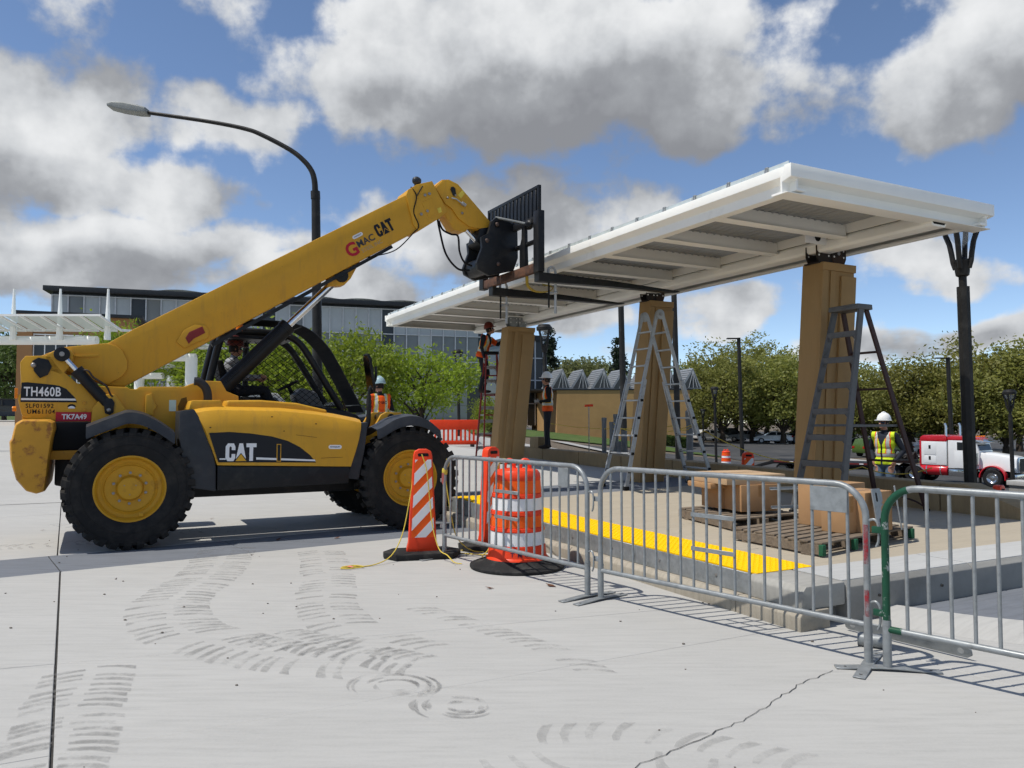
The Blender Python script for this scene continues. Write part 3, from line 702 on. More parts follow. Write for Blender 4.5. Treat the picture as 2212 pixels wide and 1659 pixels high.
b = MB(); n = 10; b.prism([(-2.19+.036*cos(pi*i/n), 1.628+.030*sin(pi*i/n)) for i in range(n+1)], 'y', -.505, -.4995); b.build('stencil_mark', WHD, tm, smooth=False)
b = MB(); b.prism([(-2.35,1.475),(-1.985,1.475),(-1.985,1.585),(-2.35,1.585)], 'y', -.515, -.503); b.build('number_plate', DRD, tm, smooth=False)
side_text('lettering', 'TK7A49', WHD, tm, -2.288, 1.503, -.5165, .082, bold=.0025, xs=.92)
# rear parts
b = MB(); b.box(-2.37, -1.98, -.60, -.40, 1.14, 1.47); b.build('battery_box', BLKM, tm, bevel=.015)
b = MB(); b.box(-2.42, -1.9, -.62, .62, 1.03, 1.135); b.build('rear_beam', YELD, tm, bevel=.01)
b = MB(); b.prism([(-2.10,1.05),(-2.04,1.05),(-2.04,1.11),(-2.10,1.11)], 'y', -.626, -.62); b.build('reflector', WHD, tm, smooth=False)
cw = MB(); st = [(-.98, .90), (-.93, .97), (-.80, 1.), (0, 1.), (.80, 1.), (.93, .97), (.98, .9)]
prof = [(-2.66,1.50),(-2.40,1.50),(-2.345,1.47),(-2.335,1.40),(-2.36,1.28),(-2.385,1.05),(-2.40,.85),(-2.42,.69),(-2.50,.665),(-2.60,.70),(-2.70,.83),(-2.76,1.05),(-2.775,1.26),(-2.755,1.285),(-2.735,1.40),(-2.72,1.46)]
v = []
for y, k in st:
    for x, z in prof: v.append((-2.52+(x+2.52)*k, y, 1.1+(z-1.1)*(.5+.5*k)))
n = len(prof); f = [(i*n+j, i*n+(j+1) % n, (i+1)*n+(j+1) % n, (i+1)*n+j) for i in range(len(st)-1) for j in range(n)]+[tuple(range(n)), tuple(range(len(st)*n-1, (len(st)-1)*n-1, -1))]
cw.add(v, f); cw.build('counterweight', YELD, tm, bevel=.012, ang=40)
b = MB(); b.cyl((-2.775,-.6,1.62), (-2.735,-.6,1.62), .03, n=8); b.box(-2.765,-2.735,-.5,-.46,1.74,1.86); b.build('amber_lamp', mat('amber_lens', (.8,.22,.01), .25, 0, .03), tm, bevel=.005)
# compensating cylinder
b = MB(); b.cyl((-2.30,-.53,2.265), (-2.30,-.60,2.265), .085, n=20); b.build('cylinder_eye', BLK, tm, bevel=.008)
b = MB(); b.lathe([(.028,0),(.028,.015),(0,.017)], ax='y', n=10); b.xf(Matrix.Translation((-2.30,-.60,2.265)) @ Matrix.Scale(-1,4,(0,1,0))); b.build('bolt', STEEL, tm)
b = MB(); b.cyl((-2.25,-.56,2.20), (-2.08,-.56,2.0), .030, n=14); b.build('cylinder_rod', CHR, tm)
b = MB(); b.cyl((-2.13,-.56,2.06), (-1.82,-.56,1.69), .068, n=18); b.cyl((-2.15,-.56,2.085),(-2.11,-.56,2.04),.075,n=18); b.build('cylinder_barrel', BLK, tm)
b = MB(); b.tube(spline([(-2.07,-.60,2.08),(-2.02,-.62,2.07),(-1.97,-.63,2.0),(-1.87,-.63,1.93),(-1.82,-.63,1.88),(-1.78,-.60,1.79),(-1.73,-.58,1.76)], 5), .012, 7); b.build('hydraulic_hose', mat('hose_brown', (.05,.035,.025), .6), tm)
# boom
bs = sqrt(1); BT0 = (-1.80, 2.47); 
b = MB(); b.prism([(-2.50,2.28),(-2.30,2.37),(-1.82,2.45),(-1.56,2.625),(2.24,4.955),(2.50,4.80),(2.44,4.44),(2.27,4.335),(-1.62,1.915),(-1.82,1.92),(-2.2,2.05),(-2.42,2.08)], 'y', -.20, .20); b.build('boom', YEL, tm, bevel=.014)
b = MB(); b.prism([(-2.53,2.26),(-2.30,2.375),(-1.84,2.445),(-1.74,2.425),(-1.66,2.36),(-1.60,2.24),(-1.60,2.12),(-1.66,2.03),(-1.81,1.93),(-2.20,2.06),(-2.36,2.16)], 'y', -.245, -.195); b.prism([(-2.53,2.26),(-2.30,2.375),(-1.84,2.445),(-1.60,2.24),(-1.66,2.03),(-1.81,1.93),(-2.20,2.06)], 'y', .195, .245); b.build('boom_root_plate', YEL, tm, bevel=.014)
b = MB(); b.beam((-2.22,-.255,2.265),(-1.92,-.255,2.285),.02,.028); b.build('boom_rib', YEL, tm, bevel=.005)
b = MB(); b.prism([(-2.48,2.24),(-2.38,2.31),(-2.22,2.33),(-2.18,2.28),(-2.2,2.15),(-2.3,2.02),(-2.42,2.06)], 'y', -.50, -.24); b.build('boom_lug', YEL, tm, bevel=.012)
b = MB(); b.prism([(2.10,4.86),(2.13,4.95),(2.27,5.05),(2.52,5.14),(2.77,4.71),(2.64,4.575),(2.30,4.335),(2.22,4.42)], 'y', -.225, .225); b.build('boom_collar', YEL, tm, bevel=.012)
b = MB(); b.prism([(2.35,4.78),(2.50,4.87),(2.62,4.66),(2.46,4.55)], 'y', -.232, -.22); b.build('wear_pad_cover', YEL, tm, bevel=.006)
for x, z in ((2.34,4.60),(2.44,4.66),(2.40,4.90),(2.47,4.93)):
    b = MB(); b.lathe([(.022,-.01),(.022,.01),(.01,.012),(0,.012)], ax='y', n=10); b.xf(Matrix.Translation((x,-.23,z)) @ Matrix.Scale(-1,4,(0,1,0))); b.build('bolt', STEEL, tm)
# gooseneck head
b = MB(); b.prism([(2.45,4.62),(2.60,5.09),(2.72,5.215),(2.83,5.235),(2.99,5.185),(3.56,4.66),(3.53,4.50),(3.19,4.50),(3.09,4.43),(2.93,4.45),(2.78,4.66),(2.62,4.62)], 'y', -.135, .135); b.build('boom_head', YEL, tm, bevel=.014)
b = MB(); b.prism([(2.77,4.83),(2.60,5.06),(2.72,5.20),(2.83,5.222),(2.98,5.172),(3.55,4.645),(3.52,4.51),(3.19,4.52),(2.99,4.63),(2.88,4.77)], 'y', -.165, -.13); b.build('head_plate', YEL, tm, bevel=.008)
b = MB(); b.prism([(2.86,5.11),(2.90,5.12),(2.93,5.09),(2.945,4.99),(2.92,4.965),(2.89,4.98),(2.845,5.07)], 'y', -.18, -.165); b.build('head_pin', BLK, tm, bevel=.006)
for x, z, r in ((2.93,4.985,.018),(3.05,4.72,.022),(2.80,4.93,.02)):
    b = MB(); b.ell((x,-.175,z), (r,.016,r), 10, 6); b.build('bolt', STEEL, tm)
b = MB(); b.tube(spline([(2.865,-.18,4.93),(2.93,-.21,4.915),(3.0,-.2,4.88),(3.06,-.18,4.855)], 5), .011, 7); b.cyl((3.03,-.19,4.875),(3.10,-.185,4.845),.028,n=10); b.build('hose_fitting', ALU, tm)
b = MB(); b.prism([(3.05,5.09),(3.10,5.045),(3.03,4.95),(2.98,5.0)], 'y', -.169, -.164); b.build('warning_label', mat('label_yellow', (.72,.55,.08), .5), tm, smooth=False)
b = MB(); b.prism([(2.60,4.72),(2.66,4.75),(2.68,4.68),(2.63,4.65)], 'y', -.229, -.224); b.build('warning_label', MAT['label_yellow'], tm, smooth=False)
for dx, yy in ((2.30, -.14), (2.52, .14)):
    b = MB(); b.ell((dx, yy, 5.13), (.075,.06,.065), 12, 8); b.cyl((dx-.02,yy,5.0),(dx-.02,yy,5.1),.02,n=8); b.build('work_lamp', PLAS, tm)
# boom side lettering
ba = math.atan2(4.955-2.625, 2.24+1.56)
def bl(t, u, y=-.2035): return (-1.62+cos(ba)*t-sin(ba)*u, 1.915+sin(ba)*t+cos(ba)*u)
x, z = bl(4.00, .20); cat_logo(tm, x, z, -.2015, .185, .31, ba-.01, DBK, DBK, YEL)
DGR = mat('decal_grey', (.05,.055,.065), .5); DPALE = mat('decal_faded', (.42,.33,.20), .6)
x, z = bl(3.44, .13); side_text('lettering', 'G', DRD, tm, x, z, -.203, .27, ba, bold=.008)
x, z = bl(3.64, .20); side_text('lettering', 'MAC', DGR, tm, x, z, -.203, .135, ba, bold=.003, xs=1.05)
x, z = bl(3.66, .11); side_text('lettering', 'STEEL INC', DPALE, tm, x, z, -.203, .078, ba, xs=1.0)
def sticker(x, z, y, ang):
    R = Matrix.Translation((x, y, z)) @ Matrix.Rotation(-ang, 4, 'Y'); n = 8; P = []
    for c, a0 in ((.06, -pi/2), (-.06, pi/2)): P += [(c+.026*cos(a0+pi*i/n), .026*sin(a0+pi*i/n)) for i in range(n+1)]
    b = MB(); b.prism(P, 'y', -.002, .001); b.xf(R); o = b.build('sticker', WHD, tm, smooth=False)
    me = text_mesh('POWERLIFT', .026, ext=.0005, align='CENTER', xs=.95, bold=.0006); me.materials.clear(); me.materials.append(mat('sticker_blue', (.02,.04,.12), .5))
    q = obj('lettering', me, tm); q.matrix_local = R @ Matrix.Translation((0,-.0028,-.009)) @ Matrix.Rotation(pi/2, 4, 'X')
x, z = bl(3.72, .36); sticker(x, z, -.2025, ba); sticker(.80, 1.14, -1.1515, -.02)
b = MB(); b.prism([(-1.04,2.50),(-.95,2.66),(-.82,2.74),(-.68,2.735),(-.64,2.66),(-.66,2.56),(-.80,2.50),(-.94,2.42)], 'y', -.225, -.198); b.build('boom_boss', YEL, tm, bevel=.012)
b = MB(); b.prism([(-.93,2.555),(-.885,2.635),(-.725,2.72),(-.69,2.635),(-.83,2.55),(-.89,2.48)], 'y', -.236, -.224); b.build('red_plate', mat('dull_red', (.22,.03,.03), .6), tm, bevel=.004)
b = MB(); b.beam((-.6,-.16,2.48),(1.9,-.16,4.07),.05,.05); b.build('hose_rail', BLK, tm)
b = MB(); b.prism([(.95,3.40),(1.0,3.62),(1.45,3.84),(1.30,3.55),(1.20,3.44)], 'y', -.10, .10); b.build('lift_lug', YEL, tm, bevel=.012)
b = MB(); b.tube(spline([(2.18,-.21,5.0),(2.26,-.24,4.86),(2.22,-.225,4.62),(2.30,-.23,4.42),(2.22,-.22,4.30),(1.95,-.22,4.02),(1.65,-.2,3.90),(1.35,-.18,3.82),(1.05,-.16,3.62)], 6), .009, 6); b.tube(spline([(2.36,-.235,5.03),(2.31,-.245,4.95),(2.26,-.24,4.86)], 5), .009, 6); b.build('work_lamp_cable', BLKM, tm)
for P in ([(2.66,-.1,4.62),(2.68,-.14,4.42),(2.78,-.16,4.05),(2.98,-.16,3.84),(3.20,-.12,3.84)], [(2.70,-.06,4.58),(2.75,-.1,4.44),(2.88,-.12,4.38),(3.0,-.12,4.36),(3.02,-.14,4.12),(3.10,-.14,3.96),(3.25,-.1,3.92)]):
    b = MB(); b.tube(spline(P, 7), .016, 8); b.build('hydraulic_hose', BLKM, tm)
# lift cylinder
lp0 = Vector((-.72, -.0, 1.62)); lp1 = Vector((1.20, 0, 3.62)); ld = (lp1-lp0).normalized()
b = MB(); b.cyl(lp0, lp0+ld*1.62, .108, n=24); b.cyl(lp0+ld*1.58, lp0+ld*1.66, .118, n=24); b.build('lift_cylinder_barrel', BLK, tm)
b = MB(); b.cyl(lp0+ld*1.62, lp1, .055, n=18); b.build('lift_cylinder_rod', CHR, tm)
b = MB(); b.cyl((1.16,-.12,3.58),(1.16,.12,3.58),.10,n=16); b.build('cylinder_eye', BLK, tm, bevel=.008)
b = MB(); sd_ = Vector((0,-.10,0)); up_ = Vector((-ld.z,0,ld.x)); b.tube([lp0+ld*.5+sd_+up_*.03, lp0+ld*1.5+sd_+up_*.03], .018, 8); b.build('pressure_pipe', BLK, tm)
# engine hood
hd = MB(); us = [0,.06,.14,.3,.5,.7,.85,.95,1.]
def ipl(tb, x):
    for (a, c), (d, e) in zip(tb[:-1], tb[1:]):
        if x <= d: return lerp(c, e, max(0, (x-a)/(d-a)))
    return tb[-1][1]
RXH = [(.85,-.60),(.94,-.63),(1.36,-.77),(1.56,-.87),(1.72,-1.0)]; FXH = [(.86,1.01),(1.17,1.11),(1.45,1.17),(1.72,1.20)]
ZT = [(0,1.625),(.1,1.665),(.5,1.65),(.75,1.60),(1,1.50)]; ZB = [(0,.945),(1,.88)]
v = []; m_ = 9
for u in us:
    zt = ipl(ZT, u); zb = ipl(ZB, u); e = .018 if u in (0, 1.) else 0.
    for y, z in ((-1.15+e, zb), (-1.15+e, zb+.20), (-1.15+e, zt-.26), (-1.135+e, zt-.13), (-1.09+e, zt-.05), (-1.0, zt-.012), (-.8, zt+.012), (-.52, zt+.02), (-.52, zb)):
        v.append((lerp(ipl(RXH, z), ipl(FXH, z), u), y, z))
hd.add(v, [(i*m_+j, i*m_+(j+1) % m_, (i+1)*m_+(j+1) % m_, (i+1)*m_+j) for i in range(len(us)-1) for j in range(m_)]+[tuple(range(m_)), tuple(range(len(us)*m_-1, (len(us)-1)*m_-1, -1))])
hd.build('engine_hood', YEL, tm, ang=33)
b = MB(); v = []
for x0, x1, z0, z1 in ((-.95, -.55, 1.655, 1.735),):
    b.prism([(x0,z0-.04),(x0+.03,z1-.005),(x1-.03,z1),(x1,z0-.02)], 'y', -.98, -.55)
b.build('air_intake_cover', YEL, tm, bevel=.02)
b = MB(); b.prism([(-.53,1.64),(-.50,1.735),(-.1,1.742),(.35,1.71),(.75,1.62),(.75,1.56)], 'y', -.93, -.55); b.build('hood_bulge', YEL, tm, bevel=.03, seg=3)
b = MB(); b.prism([(-.63,.64),(-.63,.935),(1.005,.875),(.985,.665)], 'y', -1.135, -.5); b.build('side_sill', BLK, tm, bevel=.012)
b = MB(); v = []; P = [(-1.06,1.60),(-.90,1.62),(-.80,1.45),(-.68,1.10),(-.645,.93),(-.64,.63),(-.80,.66),(-1.0,.69),(-1.02,1.0),(-1.06,1.3)]; b.prism(P, 'y', -1.11, -.56); b.build('wheel_arch_liner', PLAS, tm, bevel=.015)
b = MB(); b.prism([(.99,.72),(1.03,.88),(1.12,1.16),(1.18,1.45),(1.26,1.46),(1.22,1.1),(1.14,.7)], 'y', -1.08, -.5); b.build('front_liner', PLAS, tm, bevel=.01)
b = MB(); b.prism([(-.735,1.335),(-.5,1.345),(-.26,1.325),(0,1.285),(.2,1.225),(.35,1.145),(.48,1.04),(.555,.945),(.5,.947),(-.625,.98)], 'y', -1.1535, -1.149); b.build('decal', DBK, tm, smooth=False)
b = MB(); b.prism([(-.612,1.012),(-.612,1.028),(-.54,1.026),(-.54,1.010)], 'y', -1.1555, -1.15); b.prism([(-.185,1.003),(-.185,1.030),(.535,.984),(.548,.962)], 'y', -1.1555, -1.15); b.build('decal_stripe', WHD, tm, smooth=False)
cat_logo(tm, -.545, .992, -1.1535, .215, .37, -.012, WHD, DYL)
b = MB(); b.box(.06, .115, -1.158, -1.15, .97, 1.19); b.build('hood_latch', YEL, tm, bevel=.003); b = MB(); b.box(.07, .105, -1.162, -1.157, .98, 1.18); b.build('latch_handle', BLK, tm, bevel=.003)
for P in ([(.30,1.30),(.42,1.285),(.56,1.265)], [(-.1,1.06),(.05,1.04),(.5,1.01)], [(.62,1.0),(.9,1.005)]):
    b = MB(); b.tube([(x, -1.1505, z) for x, z in P], .003, 4); b.build('scratch', mat('scratch_rust', (.10,.04,.015), .8), tm)
b = MB()
for x, z in ((.0,1.53),(.55,1.44),(.15,1.35),(-.72,1.40)): b.ell((x,-1.149,z), (.012,.004,.008), 6, 4)
b.build('paint_chip', mat('chip_dark', (.07,.03,.015), .8), tm)
b = MB(); b.tube(spline([(-.70,-.68,1.66),(-.70,-.68,1.80),(-.73,-.68,1.90),(-.80,-.68,1.965),(-.86,-.68,1.975)], 6), .052, 16, cap=False); b.tube(spline([(-.70,-.68,1.66),(-.70,-.68,1.80),(-.73,-.68,1.90),(-.80,-.68,1.965),(-.855,-.68,1.974)], 6), .046, 16); b.build('exhaust_stack', mat('exhaust_grey', (.035,.035,.038), .55, .3), tm)
# fenders
def fender(x, y0, y1, zc, pts):
    b = MB(); v = []; ys = [y0, y0+(y1-y0)*.06, y0+(y1-y0)*.5, y0+(y1-y0)*.9, y1]; dz = [-.13, -.02, .012, 0, -.10]
    for px, pz in pts:
        for yy, d in zip(ys, dz): v.append((x+px, yy, pz+d))
        for yy, d in zip(ys[::-1], dz[::-1]): v.append((x+px*.985, yy, pz+d-.02))
    n = 10; b.add(v, [(i*n+j, i*n+(j+1) % n, (i+1)*n+(j+1) % n, (i+1)*n+j) for i in range(len(pts)-1) for j in range(n)]+[tuple(range(n)), tuple(range(len(pts)*n-1, (len(pts)-1)*n-1, -1))])
    return b.build('fender', PLAS, tm, ang=50)
RF = [(p.x, p.z) for p in spline([(-.46,0,1.43),(-.3,0,1.50),(-.14,0,1.565),(-.03,0,1.60),(.12,0,1.575),(.28,0,1.49),(.46,0,1.36)], 5)]
FF = [(p.x, p.z) for p in spline([(-.50,0,1.38),(-.42,0,1.41),(-.22,0,1.52),(.0,0,1.56),(.22,0,1.51),(.42,0,1.36)], 5)]
fender(-1.57, -1.18, -.68, 0, RF); fender(-1.57, .68, 1.18, 0, RF); fender(1.86, -1.18, -.66, 0, FF); fender(1.86, .66, 1.18, 0, FF)
for dx in (-.22, .2):
    b = MB(); b.beam((-1.57+dx,-.95,1.38),(-1.57+dx*.8,-.95,1.52),.05,.03); b.build('fender_bracket', BLK, tm)
# front frame tower and hinge
b = MB(); b.prism([(1.2,.9),(1.2,1.33),(1.36,1.36),(1.50,1.33),(1.58,1.42),(1.66,1.56),(1.74,1.60),(1.84,1.60),(1.9,1.55),(1.9,.9)], 'y', -.44, -.38); b.prism([(1.2,.9),(1.2,1.33),(1.36,1.36),(1.50,1.33),(1.58,1.42),(1.66,1.56),(1.74,1.60),(1.84,1.60),(1.9,1.55),(1.9,.9)], 'y', .16, .22); b.build('front_frame_plate', YEL, tm, bevel=.01)
b = MB(); b.cyl((1.80,-.48,1.53),(1.80,.26,1.53),.045,n=12); b.build('hinge_pin', BLK, tm)
b = MB(); b.box(1.72,2.02,-.32,-.02,1.1,1.60); b.build('front_yoke', YEL, tm, bevel=.03)
b = MB(); b.box(1.25,2.5,-.36,.14,.85,1.22); b.build('front_frame_box', YEL, tm, bevel=.02)
for dx in (0, .08):
    b = MB(); b.tube(spline([(1.30+dx,-.45,1.33),(1.30+dx,-.46,1.2),(1.33+dx,-.5,1.05),(1.42+dx,-.5,.95)], 5), .014, 7); b.build('hydraulic_hose', BLKM, tm)
# mirror on its arm
b = MB(); b.tube(spline([(1.08,-.9,1.30),(1.22,-.9,1.34),(1.31,-.9,1.42),(1.325,-.9,1.56),(1.325,-.9,1.72),(1.33,-.9,1.82)], 6), .033, 10); b.tube(spline([(1.33,-.9,1.80),(1.34,-.9,1.92),(1.42,-.9,2.04),(1.42,-.9,2.22)], 5), .017, 8); b.build('mirror_arm', BLK, tm)
b = MB(); P = [(-.05,-.27),(.05,-.29),(.075,-.22),(.06,.22),(.03,.27),(-.04,.27),(-.075,.2),(-.07,-.2)]; b.prism(P, 'x', -.02, .02)
mr_ = b.build('mirror', BLK, tm, bevel=.01); mr_.location = (1.33,-.9,2.12); mr_.rotation_euler = (0,radians(-12),radians(24))
b = MB(); b.prism([(p[0]*.85,p[1]*.9) for p in P], 'x', -.024, -.0205); g = b.build('mirror_glass', mat('mirror_glass', (.75,.78,.8), .05, 1., .02), mr_, smooth=False)
# cab
cy0, cy1 = .36, 1.14
b = MB(); b.prism([(-.55,1.0),(-.55,1.72),(-.35,1.80),(.1,1.775),(.5,1.74),(1.3,1.65),(1.55,1.56),(1.66,1.46),(1.68,1.25),(1.45,1.0)], 'y', cy0-.02, cy1); b.build('cab_base', BLK, tm, bevel=.04, seg=3)
post = spline([(-.62,0,1.70),(-.52,0,2.2),(-.42,0,2.62),(-.34,0,2.72),(-.15,0,2.745),(.30,0,2.735),(.52,0,2.70),(.68,0,2.60),(.84,0,2.38),(1.30,0,1.66)], 5)
for y in (cy0, cy1-.05):
    b = MB(); b.tube([(p.x, y, p.z) for p in post], .052, 10); b.build('roll_cage_tube', BLK, tm)
for x, z in ((-.36,2.71),(.56,2.68),(-.58,1.9),(1.26,1.72)):
    b = MB(); b.cyl((x,cy0,z),(x,cy1-.05,z),.04,n=8); b.build('roll_cage_crossbar', BLK, tm)
b = MB(); b.tube([(.04,cy1-.05,2.72),(.04,cy1-.05,1.75)], .045, 8); b.build('roll_cage_tube', BLK, tm)
b = MB(); b.box(-.35,.5,cy0,cy1-.05,2.64,2.67); b.build('cab_roof', BLK, tm, bevel=.01)
bar = spline([(-.36,0,2.78),(-.28,0,2.90),(.1,0,2.92),(.52,0,2.905),(.82,0,2.82),(1.06,0,2.62),(1.24,0,2.36),(1.66,0,1.60)], 5)
gb_ = MB(); gb_.tube([(p.x, 0, p.z) for p in bar], .0105, 6); gm = gb_.mesh('guard_bar', BLK)
for i in range(13): obj('guard_bar', gm, tm, (0, cy0+.02+i*(cy1-cy0-.06)/12, 0))
for p in (bar[2], bar[18], bar[-2]):
    b = MB(); b.cyl((p.x,cy0,p.z),(p.x,cy1-.03,p.z),.013,n=6); b.build('guard_crossbar', BLK, tm)
# mesh guard on the near side of the cab
def pin(x, z, P):
    c = False; n = len(P)
    for i in range(n):
        x1, z1 = P[i]; x2, z2 = P[(i+1) % n]
        if (z1 > z) != (z2 > z) and x < (x2-x1)*(z-z1)/(z2-z1)+x1: c = not c
    return c
MP = [(-.55,1.76),(-.42,2.56),(-.34,2.62),(.50,2.60),(.62,2.54),(.78,2.34),(1.20,1.68),(.5,1.74)]
b = MB(); sp = .085
for dr in (1, -1):
    for k in range(-40, 60):
        run = None
        for j in range(0, 140):
            x = -.7+j*.016; z = 1.6+dr*(x*.78)+k*sp
            if pin(x, z, MP):
                run = [(x, z), (x, z)] if run is None else [run[0], (x, z)]
            elif run:
                if run[0] != run[1]: b.tube([(run[0][0], cy0-.055, run[0][1]), (run[1][0], cy0-.055, run[1][1])], .0052, 4)
                run = None
b.build('mesh_guard', BLKM, tm, smooth=False)
b = MB(); b.box(-.25,.2,.55,.95,1.70,1.82); b.prism([(-.35,1.8),(-.22,1.8),(-.36,2.35),(-.45,2.33)], 'y', .52, .98); b.build('seat', BLKM, tm, bevel=.04)
b = MB(); b.cyl((.75,.75,1.7),(.62,.75,1.98),.03,n=8); b.lathe([(.17,-.014),(.185,0),(.17,.014),(.155,0)], n=24, close=False); b.xf(Matrix.Identity(4)); b2 = MB(); b2.lathe([(.165,-.014),(.18,0),(.165,.014),(.15,0),(.165,-.014)], n=24, close=False); b2.xf(Matrix.Translation((.60,.75,2.0)) @ Matrix.Rotation(radians(-28),4,'Y'))
s_ = MB(); s_.cyl((.75,.75,1.7),(.61,.75,1.99),.03,n=8); s_.v += []; s_.add(b2.v, b2.f); s_.build('steering_wheel', BLKM, tm)
b = MB(); b.prism([(.70,1.66),(.62,1.86),(.74,1.96),(.95,1.90),(1.08,1.66)], 'y', .42, .80); b.build('dashboard', mat('dash_grey', (.10,.105,.11), .4), tm, bevel=.04)
b = MB(); b.lathe([(.045,0),(.045,.12),(.03,.15),(0,.155)], (-.18,.3,2.74), n=12); b.build('beacon', mat('amber_lens2', (.75,.20,.01), .25), tm)
# carriage
b = MB()
cp = [(3.50,4.62),(3.58,4.69),(3.70,4.68),(3.90,4.62),(3.97,4.55),(3.98,4.08),(3.90,3.87),(3.46,3.75),(3.27,3.83),(3.24,3.93),(3.34,4.19),(3.32,4.35),(3.44,4.42)]
for y0 in (-.30, .20):
    c_ = MB(); c_.prism(cp, 'y', y0, y0+.07); c_.build('coupler_plate', BLK, tm, bevel=.01)
b = MB(); b.cyl((3.42,-.26,3.92),(3.42,.26,3.92),.14,n=18); b.build('coupler_tube', BLK, tm); b = MB(); b.cyl((3.60,-.3,4.58),(3.60,.3,4.58),.06,n=12); b.build('coupler_shaft', BLK, tm)
b = MB(); b.prism([(3.3,4.3),(3.36,4.52),(3.52,4.56),(3.56,4.4),(3.45,4.2)], 'y', -.17, .17); b.build('coupler_yoke', BLK, tm, bevel=.02)
for x, z in ((3.60,4.58),(3.62,3.95),(3.42,4.30)):
    b = MB(); b.ell((x,-.305,z), (.035,.02,.035), 12, 6); b.build('coupler_pin', mat('pin_brown', (.10,.07,.06), .5, .4), tm)
b = MB(); b.cyl((3.16,-.08,4.48),(3.36,-.08,4.30),.035,n=12); b.build('tilt_cylinder_rod', CHR, tm)
RST = mat('rusty_steel', (.085,.05,.038), .75, .2, .3, 9, .2, 50, dirt=(.16,.08,.05), dscale=6, dlo=.45, dhi=.6)
fx = 3.92
for y in (-1.06, .82):
    b = MB(); b.box(fx-.05, fx+.06, y-.07, y+.09, 3.72, 4.66); b.build('frame_upright', BLK, tm, bevel=.012)
b = MB(); b.box(fx-.04, fx+.05, -.98, .75, 3.73, 3.87); b.build('frame_bottom_bar', RST, tm, bevel=.012)
b = MB(); b.box(fx-.03, fx+.03, -.98, .75, 4.50, 4.60); b.build('frame_top_bar', BLK, tm, bevel=.01)
for y in (-.62, .42):
    b = MB(); b.prism([(y-.09,3.87),(y+.10,3.87),(y+.10,4.2),(y+.04,4.32),(y+.03,4.52),(y-.06,4.52),(y-.07,4.2)], 'x', fx-.04, fx+.02); b.build('fork_hanger_plate', BLK, tm, bevel=.01)
b = MB(); b.cyl((fx+.02,-1.0,4.22),(fx+.02,.78,4.22),.038,n=10); b.build('fork_shaft', BLK, tm)
for y in (-.80, .30):
    b = MB(); b.ell((fx-.02,y,4.50),(.07,.10,.08),10,8); b.cyl((fx-.1,y-.1,4.47),(fx-.02,y+.1,4.5),.035,n=8); b.build('frame_clamp', BLK, tm)
b = MB(); b.cyl((3.6,-.25,4.70),(fx,-.74,4.52),.022,n=8); b.build('pull_rod', mat('rod_grey',(.16,.17,.17),.5,.4), tm)
# load backrest
b = MB(); b.box(fx-.03, fx+.02, -1.08, .62, 5.00, 5.05); b.box(fx-.03, fx+.02, -1.10, -1.06, 4.64, 5.05); b.box(fx-.03, fx+.02, .58, .62, 4.55, 5.05); b.build('backrest_frame', BLK, tm, bevel=.005)
b = MB(); b.box(-.02, .012, -.038, .038, 0, .50); sm = b.mesh('backrest_slat', BLK, bevel=.003, seg=1)
for i in range(13): obj('backrest_slat', sm, tm, (fx-.005, -.97+i*.122, 4.53))
# forks, level under the canopy frame
FKZ = 3.70
for y in (-1.02, .52):
    b = MB(); b.prism([(fx-.02,FKZ-.12),(fx-.02,4.28),(fx+.055,4.28),(fx+.055,FKZ+.02),(5.2,FKZ+.0),(6.62,FKZ-.06),(6.66,FKZ-.075),(6.5,FKZ-.092),(5.2,FKZ-.095),(fx+.06,FKZ-.12)], 'y', y-.075, y+.075); b.build('fork', BLK, tm, bevel=.012)
# ================================================================ CANOPY, COLUMNS, LAMPS
KX, KS, KW, KL = 1.80, 1.67, 3.43, 13.4; ZC = 4.14
cn = thing('canopy', 'long white steel shelter canopy with corrugated deck resting on tan columns and forks', 'canopy', PF(KX, KS), PA)
def ring(name, prof, x0, x1, y0, y1):
    pass
# long fascias, short fascias
pf_ = [(0,0),(0,-.105),(.085,-.16),(.085,-.265),(.22,-.265),(.22,-.235),(.115,-.235),(.115,-.10),(.06,-.05),(.06,0)]
b = MB(); b.prism([(x, ZC+z) for x, z in pf_], 'y', 0, KL); b.build('edge_beam', WHT, cn, bevel=.006)
b = MB(); b.prism([(KW-x, ZC+z) for x, z in pf_], 'y', 0, KL); b.build('edge_beam', WHT, cn, bevel=.006)
b = MB(); b.prism([(y, ZC+z+.004) for y, z in ((-.03,0),(-.03,-.14),(.09,-.17),(.09,-.285),(.02,-.285),(.02,-.295),(.24,-.295),(.24,-.27),(.115,-.27),(.115,-.12),(.06,-.05),(.06,0))], 'x', -.02, KW+.02); b.build('end_beam', WHT, cn, bevel=.005)
b = MB(); b.prism([(KL-y, ZC+z+.004) for y, z in ((-.03,0),(-.03,-.14),(.09,-.17),(.09,-.285),(.24,-.295),(.24,-.27),(.115,-.27),(.115,-.12),(.06,-.05),(.06,0))], 'x', -.02, KW+.02); b.build('end_beam', WHT, cn, bevel=.005)
